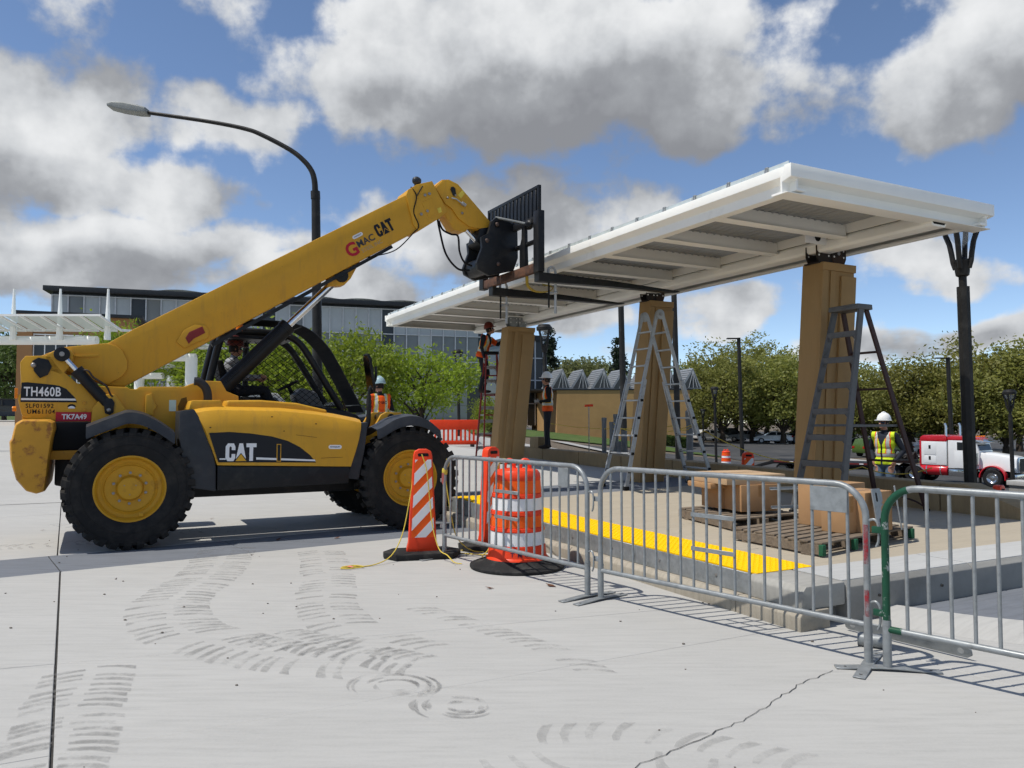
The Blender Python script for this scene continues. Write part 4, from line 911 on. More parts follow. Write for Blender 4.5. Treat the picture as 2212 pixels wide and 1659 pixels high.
# spine: hollow section with open rounded end, and its web plates
SX0, SX1 = 2.42, 2.70
b = MB(); pts = [(SX0+.03,3.80),(SX1-.03,3.80),(SX1,3.83),(SX1,3.93),(SX1-.03,3.96),(SX0+.03,3.96),(SX0,3.93),(SX0,3.83)]; b.prism(pts, 'y', .10, KL-.12); sp_ = b.build('spine_beam', WHT, cn, bevel=.01)
b = MB(); b.prism([(SX0+.045,3.825),(SX1-.045,3.825),(SX1-.025,3.845),(SX1-.025,3.915),(SX1-.045,3.935),(SX0+.045,3.935),(SX0+.025,3.915),(SX0+.025,3.845)], 'y', .095, .099); b.build('tube_opening', BLKM, sp_, smooth=False)
b = MB(); b.box(SX0-.015, SX0+.02, .26, KL-.26, 3.962, 4.085); b.build('spine_web', WHT, cn)
b = MB(); b.box(SX1+.03, SX1+.15, .26, KL-.26, 3.90, 3.915); b.build('service_slot', BLKM, cn, smooth=False)
NB = 11; bay = (KL-.3)/NB
b = MB(); b.box(.225, SX0-.018, -.06, .06, 3.91, 4.072); b.box(.225, SX0-.018, -.085, .085, 3.895, 3.909); pm = b.mesh('purlin', WHT, bevel=.008)
b = MB(); b.box(SX1+.16, KW-.225, -.045, .045, 3.935, 4.075); pm2 = b.mesh('short_purlin', WHT, bevel=.008)
for i in range(1, NB): obj('purlin', pm, cn, (0, .15+i*bay, 0)); obj('short_purlin', pm2, cn, (0, .15+i*bay, 0))
b = MB(); n = 232; x0, x1 = .10, KW-.10; v = []
for j, y in enumerate((.005, bay-.005)):
    for i in range(n+1):
        x = lerp(x0, x1, i/n); v.append((x, y, 4.080+.024*sin(2*pi*(x-x0)/.125)))
b.add(v, [(i, i+1, n+2+i, n+1+i) for i in range(n)])
DECK = mat('deck_galvanised', (.30,.31,.315), .38, .35, .08, 6); dm = b.mesh('deck_panel', DECK)
for i in range(NB): obj('deck_panel', dm, cn, (0, .15+i*bay, 0))
b = MB(); b.box(.02, KW-.02, .0, KL, 4.108, 4.118); b.build('roof_membrane', mat('roof_grey', (.45,.46,.46), .6), cn, smooth=False)
# gutter strip and its clips on the street edge
b = MB(); b.box(.035, .045, .05, KL-.05, 4.12, 4.195); b.build('gutter_strip', mat('pale_strip', (.55,.60,.59), .3, .2), cn, smooth=False)
b = MB(); b.box(.02, .06, -.022, .022, 4.13, 4.205); b.box(.015, .022, -.022, .022, 4.10, 4.17); cm = b.mesh('gutter_clip', GALV, bevel=.003, seg=1)
for i in range(23): obj('gutter_clip', cm, cn, (0, .35+i*.58, 0))
# hooks and clamps hanging below the forks
def hang(x, y, z0, z1, mt):
    h = MB(); h.tube(spline([(x-.09,y,z0-.02),(x-.07,y,z0+.06),(x-.02,y,z0+.085),(x,y,z0+.03),(x,y,z0-.1),(x,y,z1)], 4), .017, 8); o = h.build('clamp_rod', mt, cn); 
    h = MB(); h.cyl((x-.035,y,lerp(z0,z1,.4)),(x+.035,y,lerp(z0,z1,.4)),.028,n=8); h.build('clamp_nut', GALV, o); return o
# ---- columns
COLT = 3.66
def column(x, s, w2, w1, lean, label):
    z0 = zp(s)-.01; c = thing('column', label, 'column', PF(x-lean, s), PA, 'canopy columns'); h = COLT
    def sh(b): b.v = [(p[0]+lean*(p[2]-z0)/(h-z0), p[1], p[2]) for p in b.v]; return b
    a, d = w2/2, w1/2
    b = MB(); b.box(-a, a, -d+.03, d, z0, h); sh(b).build('shaft', COLS, c, bevel=.012)
    b = MB(); b.box(-a, a, -d, -d+.031, h-.11, h-.001); sh(b).build('cap_band', COLS, c, bevel=.006)
    b = MB(); b.box(-a, -a+.10, -d, -d+.031, z0, h-.112); sh(b).build('pilaster', COLS, c, bevel=.006)
    b = MB(); b.box(.12*a, a+.004, -d-.006, -d+.031, z0, h-.17); sh(b).build('pilaster', COLS, c, bevel=.006)
    b = MB(); b.box(-.48*a, -.20*a, -d+.012, -d+.031, z0, h-.112); sh(b).build('pilaster', COLS, c, bevel=.006)
    return c
MUL0 = mat('hole_grey', (.30,.31,.33), .8)
PLT = mat('primer_steel', (.030,.024,.021), .55, .5, .3, 10, .1, 60, dirt=(.07,.035,.02), dscale=5, dlo=.5, dhi=.65)
def bracket(x, s, mt, label, k=1.):
    """pair of steel plates with slots standing on a column head, bolted up to the canopy"""
    t = thing('column_bracket', label, 'bracket', PF(x, s, COLT), PA, 'steel brackets on the column heads')
    for yy in (-.09, .09):
        for xx in (-.15, .15):
            b = MB(); P = [(-.10,0),(.10,0),(.145,.09),(.145,.25),(-.145,.25),(-.145,.09)]
            b.prism([(xx*k*1.02+p[0]*k*(1 if True else 1), p[1]*.98) for p in P], 'y', yy-.006, yy+.006); b.build('plate', mt, t, bevel=.003, seg=1)
            for hx, hz, r in ((0,.165,.030),(-.095,.20,.014),(.095,.20,.014),(-.095,.11,.014),(.095,.11,.014)):
                b = MB(); b.lathe([(r,-.0075),(r,.0075)], (xx*k+hx*k, yy, hz), 'y', 12); b.build('slot_hole', WHT2 if r < .02 else MUL0, t, smooth=False)
    b = MB(); b.box(-.30*k, .30*k, -.12, .12, -.012, .004); b.build('base_plate', mt, t)
    b = MB(); b.box(-.30*k, .30*k, -.13, .13, .238, .262); b.build('top_plate', WHT, t)
    return t
CA = column(4.57, 3.54, .66, .36, .28, 'tan leaning column with grooved face behind the tall grey stepladder')
CB = column(4.55, 7.42, .54, .34, .28, 'tan leaning column behind the aluminium folding ladder')
CC = column(4.16, 12.2, .72, .36, .34, 'tan leaning column between the red ladder and the worker on the wall')
bracket(4.50, 3.54, PLT, 'dark steel bracket plates on the column behind the grey stepladder')
bracket(4.45, 7.42, PLT, 'dark steel bracket plates on the column behind the folding ladder', .7)
bracket(4.10, 12.2, GALV, 'galvanised bracket plates on the column beside the red ladder', .8)
b = MB(); b.box(2.0, 2.40, 1.60, 1.612, 3.86, 4.06); w_ = b.build('bolt_plate', WHT2, cn, bevel=.003)
b = MB(); b.lathe([(.055,0),(.055,.004),(0,.004)], ax='y', n=16); q = b.build('bolt_plate_hole', BLKM, w_, smooth=False); q.location = (2.23, 1.594, 3.95)
# ---- lamps
LPM = mat('lamp_bronze', (.022,.021,.020), .5, .2, .15, 8, dirt=(.04,.038,.035), dscale=5, dlo=.5, dhi=.7); LGL = glass('lantern_glass', (.8,.82,.82), .08, .22)
def lantern_post(loc, H, label, w=.165, lean=0., head=True, k=1.):
    t = thing('lamp_post', label, 'lamp post', loc, 0, 'lantern lamp posts'); t.rotation_euler = (0, lean, radians(20))
    b = MB(); b.tube([(0,0,0),(0,0,H-.98*k)], w/2*1.04, 8, True); b.build('pole', LPM, t, ang=20)
    b = MB(); b.cyl((0,0,0),(0,0,.25),w*.8,w*.62,n=8); b.build('pole_base', LPM, t, ang=20)
    b = MB(); b.lathe([(.052*k,H-1.0*k),(.052*k,H-.84*k),(.085*k,H-.82*k),(.095*k,H-.76*k),(.095*k,H-.64*k),(.105*k,H-.62*k),(.105*k,H-.60*k),(.04*k,H-.56*k)], n=14); b.build('collar', LPM, t, ang=30)
    for i in range(4):
        a = pi/2*i+.4; P = [(.085,-.72),(.115,-.62),(.13,-.5),(.155,-.35),(.20,-.22),(.215,-.14)]
        b = MB(); b.tube([(r*k*cos(a), r*k*sin(a), H+z*k) for r, z in P], .036*k, 6); b.build('lantern_arm', LPM, t)
    b = MB(); b.lathe([(.23*k,H-.15*k),(.245*k,H-.13*k),(.25*k,H-.05*k),(.235*k,H-.03*k),(.215*k,H-.02*k),(.20*k,H+.02*k),(.17*k,H+.04*k),(0,H+.05*k)], n=24); b.build('lantern_cap', LPM, t, ang=30)
    b = MB(); b.lathe([(.205*k,H-.155*k),(.15*k,H-.26*k),(.075*k,H-.36*k),(.02*k,H-.42*k),(0,H-.425*k)], n=18, close=False); b.build('lens', LGL, t)
    return t
def at(x, y): return Vector((x, y, T(x, y)-.06))
LEAN = -.018
def lp(U, d, ztop, label, w=.14, k=1.):
    x = (U-1106)/1661*d; z = T(x, d)-.05; lantern_post((x, d, z), ztop-z, label, w, LEAN, k=k)
lp(2094, 10.9, 4.36, 'dark lantern lamp post with octagonal pole at the canopy corner', .165)
lp(1181, 27, 4.75, 'dark lantern lamp post beside the worker standing on the wall', .15, 1.12)
lp(992, 41, 5.1, 'dark lantern lamp post between the green tree and the red ladder', .16, 1.15)
lp(1056, 70, 3.6, 'small distant lantern lamp post seen through the red ladder', .16)
lp(1546, 48, 3.4, 'lantern lamp post in front of the parked white sedan', .16)
lp(1519, 74, 2.3, 'farther lantern lamp post beside the tan skylight building', .16)
lp(2184, 31, 2.6, 'lantern lamp post in front of the white truck hood', .15)
# big street light with curved arm
def street_light():
    d = 18.; X = lambda U: (U-1106)/1661*d; Z = lambda V: 1.52+(902-V)*d/1661
    bx, bz = X(690), T(X(690), d)-.05
    t = thing('street_light', 'tall black street light with long curved arm rising behind the machine', 'street light', (bx, d, bz))
    b = MB(); b.tube([(0,0,0),(X(677)-bx,0,Z(415)-bz)], [.125,.10], 12); b.build('pole', LPM, t, ang=30)
    b = MB(); b.tube([(X(677)-bx-.002,0,Z(425)-bz),(X(676)-bx,0,Z(408)-bz)], .11, 12); b.build('collar', LPM, t, ang=30)
    arm = spline([(X(U)-bx, 0, Z(V)-bz) for U, V in ((676,415),(674,385),(667,362),(650,340),(620,316),(560,284),(520,269),(440,253),(305,233))], 5)
    b = MB(); n = len(arm); b.tube(arm, [lerp(.072,.042,i/(n-1)) for i in range(n)], 12); b.build('arm', LPM, t, ang=40)
    GH = mat('luminaire_grey', (.24,.25,.24), .5, .1)
    P = [(X(U)-bx, Z(V)-bz) for U, V in ((308,226),(290,221),(258,214),(232,213),(221,217),(223,224),(250,231),(285,237),(307,238))]
    b = MB(); b.prism(P, 'y', -.16, .16); h = b.build('luminaire', GH, t, bevel=.04, seg=3)
    P = [(X(U)-bx, Z(V)-bz) for U, V in ((232,224.6),(272,233.8),(272,234.8),(232,225.8))]
    b = MB(); b.prism(P, 'y', -.11, .11); b.build('led_panel', mat('led_lens', (.45,.44,.42), .25), h)
    b = MB(); b.cyl((X(282)-bx,0,Z(220)-bz),(X(282)-bx,0,Z(216)-bz),.03,n=8); b.build('photocell', GH, h)
street_light()
# parking lot lights: square pole, short arm, flat head
def area_light(U, d, ztop, label, dirs=(-1,), w=.2):
    x = (U-1106)/1661*d; z = T(x, d)-.1; h = ztop-z
    t = thing('area_light', label, 'area light', (x, d, z), 0, 'parking area lights')
    b = MB(); b.tube([(0,0,0),(LEAN*h,0,h)], [w*.62,w*.55], 10); b.build('pole', LPM, t, ang=30)
    for sg in dirs:
        b = MB(); b.box(min(0,sg*1.05)+LEAN*h, max(0,sg*1.05)+LEAN*h, -.2, .2, h-.12, h-.02); b.build('lamp_head', LPM, t, bevel=.02)
    return t
area_light(1349, 30, 8.2, 'slim dark area light pole between the tan building and the folding ladder')
area_light(1465, 31, 8.4, 'slim dark area light pole rising right of the folding ladder')
area_light(1602, 68, 8.6, 'distant area light with a flat head above the olive trees', w=.3)
area_light(2054, 66, 6.7, 'distant area light just left of the octagonal lamp pole', w=.3)
area_light(2026, 120, 8.0, 'far double-headed area light above the tree line', (-1, 1), w=.3)
# ================================================================ FOREGROUND FURNITURE
def barrier(p0, p1, nb, label, tie=None, sign=None, green=False, red=False, sticker_=False, foot_rot=(0., 0.)):
    p0 = Vector(p0); p1 = Vector(p1); d = p1-p0; L = d.length; an = atan2(d.y, d.x)
    t = thing('crowd_barrier', label, 'barrier', (p0.x, p0.y, 0), an, 'crowd control barriers in a line')
    Hh = 1.10; rc = .20; r = .021
    P = [(0,0,.10),(0,0,.5)]+[(rc-rc*cos(a), 0, Hh-rc+rc*sin(a)) for a in [pi/2*i/8 for i in range(9)]]
    P += [(L-rc+rc*sin(a), 0, Hh-rc+rc*cos(a)) for a in [pi/2*i/8 for i in range(9)]]+[(L,0,.5),(L,0,.10)]
    b = MB(); b.tube(P, r, 12); b.build('frame_tube', GALV, t, ang=50)
    b = MB(); b.tube([(0,0,.245),(L,0,.245)], .0195, 10); b.build('bottom_rail', GALV, t, ang=50)
    b = MB(); b.tube([(0,0,.25),(0,0,Hh-.004)], .0105, 8); bm_ = b.mesh('bar', GALV, ang=50)
    b = MB(); b.tube([(0,0,.25),(0,0,Hh-.10)], .0105, 8); bs_ = b.mesh('bar', GALV, ang=50)
    xs_ = []
    for i in range(nb):
        x = L*(i+1)/(nb+1); xs_.append(x)
        if x < rc*.75 or x > L-rc*.75: 
            b = MB(); q = min(x, L-x); zt = Hh-rc+sqrt(max(0, rc*rc-(rc-q)**2)); b.tube([(0,0,.25),(0,0,zt)], .0105, 8); b.build('bar', GALV, t, ang=50).location = (x,0,0)
        else: obj('bar', bm_, t, (x,0,0))
    for x, fr in ((0, foot_rot[0]), (L, foot_rot[1])):
        b = MB(); b.tube([(x,0,.012),(x,0,.30)], .0255, 12); b.build('foot_sleeve', GALV, t, ang=50)
        b = MB(); pr = [(-.30,.004),(-.27,.001),(-.05,.014),(.05,.014),(.27,.001),(.30,.004),(.30,.011),(.27,.010),(.05,.023),(-.05,.023),(-.27,.010),(-.30,.011)]
        b.prism(pr, 'x', -.034, .034); f = b.build('foot_plate', GALV, t, bevel=.002, seg=1); f.location = (x,0,0); f.rotation_euler = (0,0,fr)
        for yy in (-.24, .24):
            b = MB(); b.lathe([(.011,0),(.011,.0006),(0,.0006)], n=10); h = b.build('foot_hole', JOINT, f); h.location = (0,yy,.0115)
    if tie:
        for z in (.55, .80):
            b = MB(); b.box(xs_[tie[0]]-.012, xs_[tie[1]]+.012, -.017, -.011, z-.016, z+.016); b.build('tie_bar', GALV, t, bevel=.002, seg=1)
    if sign:
        b = MB(); b.box(xs_[sign[0]]-.006, xs_[sign[1]]+.006, -.015, -.011, Hh-.02-sign[2], Hh-.022); b.build('sign_plate', GALV, t, bevel=.002, seg=1)
    for z in (.86, .36):     # hooks at the right end, eye lugs at the left
        b = MB(); b.tube(spline([(L+.005,0,z+.02),(L+.05,0,z+.035),(L+.075,0,z),(L+.075,0,z-.09),(L+.06,0,z-.13)], 5), .008, 8); b.build('hook', GALV, t)
        b = MB(); b.box(-.075,-.012,-.012,.012,z-.045,z-.005); b.build('hook_eye', mat('barrier_green', (.012,.065,.035), .45, 0, .2, 9, dirt=(.3,.32,.31), dscale=14, dlo=.56, dhi=.62) if green else GALV, t, bevel=.003)
    if green:
        GRN = MAT['barrier_green']
        b = MB(); b.tube([(0,0,.30),(0,0,.6)]+[(rc-rc*cos(a),0,Hh-rc+rc*sin(a)) for a in [pi/2*.8*i/8 for i in range(9)]], r+.0012, 12); b.build('painted_section', GRN, t, ang=50)
        b = MB(); b.tube([(0,0,.245),(.09,0,.245)], .0207, 10); b.build('painted_section', GRN, t, ang=50)
    if red:
        RP = dirt_mat('red_smear', (.33,.015,.025), 1.0)
        for z0, z1 in ((.62,.86),(.26,.46)):
            b = MB(); b.lathe([(r+.001,z0),(r+.0018,z0+.02),(r+.0018,z1-.03),(r+.001,z1)], (L,0,0), n=6, a0=-pi*.62, a1=-pi*.22, close=False); b.build('paint_smear', RP, t)
    if sticker_:
        b = MB(); b.lathe([(r+.001,L*.44),(r+.001,L*.44+.12)], (0,0,Hh), 'x', 8, a0=-pi*.75, a1=pi*.4, close=False); b.build('sticker', WHT2, t)
        b = MB(); b.lathe([(r+.0016,L*.44+.035),(r+.0016,L*.44+.085)], (0,0,Hh), 'x', 4, a0=-pi*.40, a1=-pi*.1, close=False); b.build('sticker_print', mat('print_blue', (.05,.07,.13), .5), t)
    return t
barrier((-.733,8.415), (.640,6.58), 18, 'galvanised steel barrier in front of the orange drum, white sticker on its rail', (7,10), (15,16,.17), sticker_=True)
barrier((.741,6.486), (2.190,4.79), 18, 'galvanised steel barrier with blank sign plate and red paint smears', (7,10), (15,17,.16), red=True, foot_rot=(0,.25))
barrier((2.262,4.70), (3.80,3.00), 18, 'galvanised steel barrier with green painted end post', None, None, green=True, foot_rot=(-.9,0))
# ---- traffic drum
def drum(loc, label, k=1., rz=0.):
    t = thing('traffic_drum', label, 'traffic drum', loc, rz, 'orange traffic drums')
    b = MB(); b.lathe([(.47*k,0),(.485*k,.012*k),(.485*k,.03*k),(.46*k,.042*k),(.36*k,.07*k),(.325*k,.10*k),(.30*k,.085*k),(.29*k,.02*k)], n=44); b.build('rubber_base', RUBB, t, ang=40)
    prof = [(.315,.055),(.325,.075),(.315,.11),(.30,.125),(.288,.235),(.280,.24),(.274,.38),(.284,.385),(.278,.415),(.268,.42),(.262,.54),(.273,.545),(.267,.58),(.257,.585),(.251,.715),(.262,.72),(.256,.75),(.246,.755),(.238,.89),(.242,.90),(.236,.95),(.21,.985),(.13,1.0),(0,1.005)]
    b = MB(); b.lathe([(r*k, z*k) for r, z in prof], n=44); b.build('drum_body', ORG, t, ang=35)
    for z0, z1, r0, r1, m in ((.245,.375,.2805,.2750,WHT2),(.425,.535,.2685,.2630,ORGB),(.59,.71,.2575,.2522,WHT2),(.76,.885,.2465,.2390,ORGB)):
        b = MB(); b.lathe([(r0*k,z0*k),((r0+.0015)*k,z0*k),((r1+.0015)*k,z1*k),(r1*k,z1*k)], n=44, close=False); b.build('reflective_band', m, t, ang=35)
    b = MB(); b.tube(spline([(-.13*k,0,.98*k),(-.12*k,0,1.06*k),(-.08*k,0,1.085*k),(-.04*k,0,1.06*k),(-.03*k,0,.99*k)], 5), .022*k, 8); b.build('handle', ORG, t)
    b = MB(); b.tube(spline([(.13*k,0,.98*k),(.12*k,0,1.06*k),(.08*k,0,1.085*k),(.04*k,0,1.06*k),(.03*k,0,.99*k)], 5), .022*k, 8); b.build('handle', ORG, t)
    return t
dr = drum((.053, 7.93, 0), 'orange and white banded traffic drum behind the stickered barrier')
for x, ch in ((-.07,'T'),(.0,'M'),(.07,'C')):
    me = text_mesh(ch, .06, ext=.0006, bold=.001); me.materials.clear(); me.materials.append(mat('marker_ink', (.09,.02,.06), .7))
    q = obj('marker_writing', me, dr); a = x/.3; q.matrix_local = Matrix.Translation((.298*sin(a),-.298*cos(a),.145)) @ Matrix.Rotation(a, 4, 'Z') @ Matrix.Rotation(pi/2-.09, 4, 'X')
x = (1567-1106)/1661*46; drum((x, 46, T(x, 46)+.02), 'distant orange traffic drum on the far kerb by the parking lot')
# ---- vertical panels
def vpanel(loc, rz, label, k=1., base=True, tilt=0.):
    t = thing('channelizer_panel', label, 'traffic panel', loc, rz, 'orange striped channelizer panels')
    if base:
        b = MB(); b.prism([(-.42,-.05),(-.30,-.24),(.30,-.24),(.42,-.05),(.42,.05),(.30,.24),(-.30,.24),(-.42,.05)], 'z', 0, .065); b.build('rubber_base', RUBB, t, bevel=.012)
    z0, z1 = .06, 1.17
    def hw(z): return lerp(.155, .098, (z-z0)/(z1-z0))
    body = [(-.172,z0),(.172,z0),(.168,z0+.05),(hw(.2)+.006,.16),(hw(1.1),1.10),(hw(1.1)-.012,1.15),(.04,1.175),(-.04,1.175),(-hw(1.1)+.012,1.15),(-hw(1.1),1.10),(-hw(.2)-.006,.16),(-.168,z0+.05)]
    b = MB(); b.prism(body, 'y', -.05, .05); bd = b.build('body', ORG, t, bevel=.014)
    b = MB(); b.prism([(-.055,1.095),(.055,1.095),(.06,1.115),(.05,1.13),(-.05,1.13),(-.06,1.115)], 'y', -.0535, .0535); b.build('handle_slot', BLKM, bd, smooth=False)
    for sg in (-1, 1):
        y0 = .0505*sg; field = [(-hw(.2)+.022,.215),(hw(.2)-.022,.215),(hw(1.05)-.016,1.06),(-hw(1.05)+.016,1.06)]
        b = MB(); b.prism(field, 'y', min(y0, y0*1.03), max(y0, y0*1.03)); b.build('orange_sheeting', ORGB, bd, smooth=False)
        for kz in range(-1, 5):
            q = clip(field, (0, .18+kz*.235), (-.72, .69)); q = clip(q, (0, .18+kz*.235+.125), (.72, -.69)) if len(q) > 2 else q
            if len(q) > 2: b = MB(); b.prism(q, 'y', min(y0*1.02, y0*1.06), max(y0*1.02, y0*1.06)); b.build('white_stripe', WHT2, bd, smooth=False)
    return t
vpanel((-.985, 8.50, 0), radians(14), 'orange and white striped panel on black rubber base, yellow rope tied on')
vpanel((-.25, 9.1, 0), radians(48), 'striped orange panel turned edge-on behind the traffic drum')
p = PF(6.25, 9.75); vpanel((p.x, p.y, T(p.x, p.y)-.04), radians(8), 'striped orange panel behind the low wall beside the grey conduit post')
p = PF(6.3, 6.95); vpanel((p.x, p.y, T(p.x, p.y)-.04), radians(5), 'striped orange panel behind the low wall right of the folding ladder')
p = PF(6.3, 2.3); vpanel((p.x, p.y, T(p.x, p.y)-.30), radians(40), 'small orange panel top showing over the wall near the truck fuel tank')
# ---- ropes
def rope(pts, label, r=.006, k=6): b = MB(); b.tube(spline(pts, k), r, 6); return tag(b.build('rope', ROPE), label, 'rope', 'yellow ropes')
rope([(-.985,8.42,1.12),(-.93,8.40,.95),(-.89,8.40,.6),(-.86,8.36,.36),(-.78,8.28,.12),(-.68,8.15,.075),(-.60,8.05,.02),(-.52,8.02,.012)], 'yellow rope hanging down the front of the striped panel')
rope([(-1.05,8.44,1.08),(-1.12,8.43,.6),(-1.18,8.32,.26),(-1.27,8.15,.07),(-1.42,7.95,.012),(-1.62,7.86,.010),(-1.72,7.80,.010),(-1.64,7.76,.012),(-1.50,7.84,.014),(-1.60,7.88,.02),(-1.72,7.84,.012)], 'yellow rope trailing from the striped panel to a knot on the slab')
rope([(-.735,8.41,.92),(-.70,8.40,.7),(-.66,8.42,.45),(-.60,8.5,.2),(-.45,8.7,.03),(-.25,8.72,.012),(-.1,8.6,.012),(-.3,8.5,.02),(-.55,8.62,.012),(-.7,8.75,.012),(-.4,8.85,.015),(-.1,8.8,.02),(.0,8.55,.02),(-.15,8.38,.02),(-.32,8.32,.03),(-.25,8.45,.1),(-.2,8.7,.35),(-.2,8.86,.75),(-.12,8.6,1.05),(.0,8.2,1.04),(.03,8.02,1.035)], 'yellow rope coiled on the ground between the barrier and the drum')
b = MB(); b.lathe([(.024,0),(.030,.02),(.030,.05),(.024,.07)], n=10, close=False); b.tube(spline([(.02,0,.07),(.05,-.02,.13),(.02,-.03,.17)],4),.007,6); tag(b.build('rope_knot', ROPE), 'yellow rope knot tied round the barrier corner post', 'knot').location = (-.733, 8.415, .90)
def rib(loc, rz, label):
    b = MB(); b.add([(-.012,0,0),(.012,0,0),(.018,.01,-.07),(.004,.012,-.13),(-.012,.008,-.10)], [(0,1,2,3,4)]); o = b.build('flagging_ribbon', mat('pink_ribbon', (.75,.22,.18), .6)); o.location = loc; o.rotation_euler = (0,0,rz); return tag(o, label, 'ribbon')
rib((-.75, 8.38, .92), .4, 'pink ribbon hanging at the barrier corner'); r_ = rib((-1.60, 7.80, .02), .4, 'pink ribbon on the rope end lying on concrete'); r_.rotation_euler = (1.45, 0, .8)
# rope strung along the wall: sags between posts
def fence_rope(pts, label):
    o = []
    for a, c in zip(pts[:-1], pts[1:]):
        for i in range(8): t = i/8; q = Vector(a).lerp(Vector(c), t); q.z -= .10*4*t*(1-t); o.append(q)
    o.append(Vector(pts[-1])); b = MB(); b.tube(o, .008, 5); return tag(b.build('rope_line', ROPE), label, 'rope', 'yellow ropes')
def W3(U, V, d): return ((U-1106)/1661*d, d, 1.52+(902-V)*d/1661)
fence_rope([W3(1190,915,21), W3(1456,920,15.5), W3(1498,917,15)], 'yellow rope strung past the worker to the conduit post')
fence_rope([W3(1325,915,16.8), W3(1390,925,16.2), W3(1493,918,14.6), W3(1520,930,14.5), W3(1720,1000,13.2), W3(1860,1008,12), W3(2010,1010,10.6)], 'yellow rope line strung beyond the low wall toward the truck')
# ---- loose steel bar and barrier feet on the ground by the corner
t = thing('steel_bar', 'flat steel bar with round end holes leaning against the ramp kerb', 'steel bar', (2.62, 5.22, .035), radians(-55))
b = MB(); b.prism([(-.42,-.03),(-.40,-.045),(.40,-.045),(.435,-.02),(.435,.02),(.40,.045),(-.40,.045),(-.42,.03)], 'y', -.006, .006); q = b.build('bar', GALV, t, bevel=.003, seg=1); q.rotation_euler = (.35,0,0); q.location = (0,0,.02)
for x in (-.36,.37):
    b = MB(); b.lathe([(.02,-.0075),(.02,.0075)], (x,0,0), 'y', 14); h = b.build('hole', CONL, t); h.rotation_euler = (.35,0,0); h.location = (0,0,.02)
t = thing('pipe_stub', 'short dark steel pipe sleeve lying by the barrier feet', 'pipe', (2.40, 5.16, .045), radians(-30))
b = MB(); b.lathe([(.036,-.1),(.045,-.1),(.045,.1),(.036,.1),(.036,-.1)], ax='x', n=18, close=False); b.build('sleeve', GALV, t)
b = MB(); b.lathe([(.036,-.09),(0,-.09)], ax='x', n=18, close=False); b.build('bore', BLKM, t)
# ---- pallets, boxes
WOOD = mat('weathered_wood', (.19,.15,.11), .85, 0, .25, 6, .3, 50, dirt=(.10,.08,.06), dscale=7, dlo=.5, dhi=.7, sc3=(1,8,8)); WGRN = mat('green_wood', (.02,.10,.05), .8, 0, .2, 8)
def pallet(o, e1, e2, label, nb=8, blocks=3, green=False):
    o = Vector((o[0], o[1], 0)); L1 = Vector(e1).length; L2 = Vector(e2).length; an = atan2(e1[1], e1[0]); k = atan2(e2[1], e2[0])-an
    xp, s = PFi(o.x, o.y); t = thing('pallet', label, 'pallet', (o.x, o.y, zp(s)), an, 'wooden pallets')
    sx, sy = L2*cos(k), L2*sin(k); rr = random.Random(int(L1*100))
    for i in range(blocks):            # stringers run along e2
        x = (L1-.05)*i/(blocks-1); b = MB(); b.beam((x+.025,0,.062),(x+.025+sx,sy,.062),.05,.09)
        b.build('stringer', WOOD, t, bevel=.004, seg=1)
        b = MB(); b.box(x-.001,x+.052,-.004,.04,.012,.11); (b.build('painted_end', WGRN, t, bevel=.004, seg=1) if green else None)
    for lv, z, n in ((0, .0095, 3), (1, .119, nb)):
        for i in range(n):
            f = (i+.5)/n; w = (.095 if lv else .1); x0, y0 = sx*f, sy*f; j = rr.uniform(-.012,.012)
            b = MB(); b.beam((x0+j,y0,z),(x0+L1+j,y0+rr.uniform(-.01,.01),z),w*rr.uniform(.9,1.1),.019); b.build('deck_board', WOOD, t, bevel=.003, seg=1)
    return t
pallet((2.36,8.30), (.92,.52), (-.33,1.12), 'grey wooden pallet under the taller cardboard boxes', 8)
pallet((2.70,6.74), (1.33,1.02), (-.50,.98), 'wooden pallet with green painted block ends under the shorter boxes', 8, 4, True)
CARD = mat('cardboard', (.40,.235,.115), .75, 0, .06, 5, .06, 60, dirt=(.33,.19,.09), dscale=4, dlo=.55, dhi=.75); CARD2 = mat('cardboard_pale', (.47,.33,.20), .75, 0, .05, 5)
TAPE = mat('parcel_tape', (.34,.19,.08), .3, 0, .05, 6)
def carton(c, sx, sy, sz, z, an, label, flap=True, m=CARD):
    t = thing('cardboard_box', label, 'box', (c[0], c[1], z), an, 'cardboard boxes on pallets')
    b = MB(); b.box(-sx/2,sx/2,-sy/2,sy/2,0,sz); bx = b.build('carton', m, t, bevel=.008)
    b = MB(); b.box(-.025,.025,-sy/2-.001,-sy/2+.001,sz*.55,sz-.004); b.build('tape', TAPE, t, smooth=False)
    b = MB(); b.box(-sx/2+.01,sx/2-.01,-.028,.028,sz,sz+.0015); b.build('tape', TAPE, t, smooth=False)
    return t
z1 = .30+.13; z1b = .33+.13
a1 = radians(18)
carton((2.73,9.0), .50,.52,.30, z1b, a1, 'lower cardboard box standing on the grey pallet')
carton((2.50,9.22), .30,.40,.24, z1b, a1, 'narrow cardboard box left of the lower box on the grey pallet')
carton((2.42,9.18), .46,.50,.06, z1b+.24, a1, 'flat cardboard box laid on the narrow box')
carton((2.66,9.12), .78,.74,.11, z1b+.302, a1, 'wide pale-topped cardboard box on top of the taller pile', m=CARD2)
a2 = radians(34)
carton((3.42,7.55), .46,.34,.38, z1, a2, 'cardboard box in front of the wide one on the green-ended pallet')
carton((3.14,7.42), .20,.26,.35, z1, a2, 'narrow cardboard box beside the front one on the green-ended pallet')
carton((3.30,7.98), .62,.36,.42, z1, a2, 'wider cardboard box at the back of the green-ended pallet')
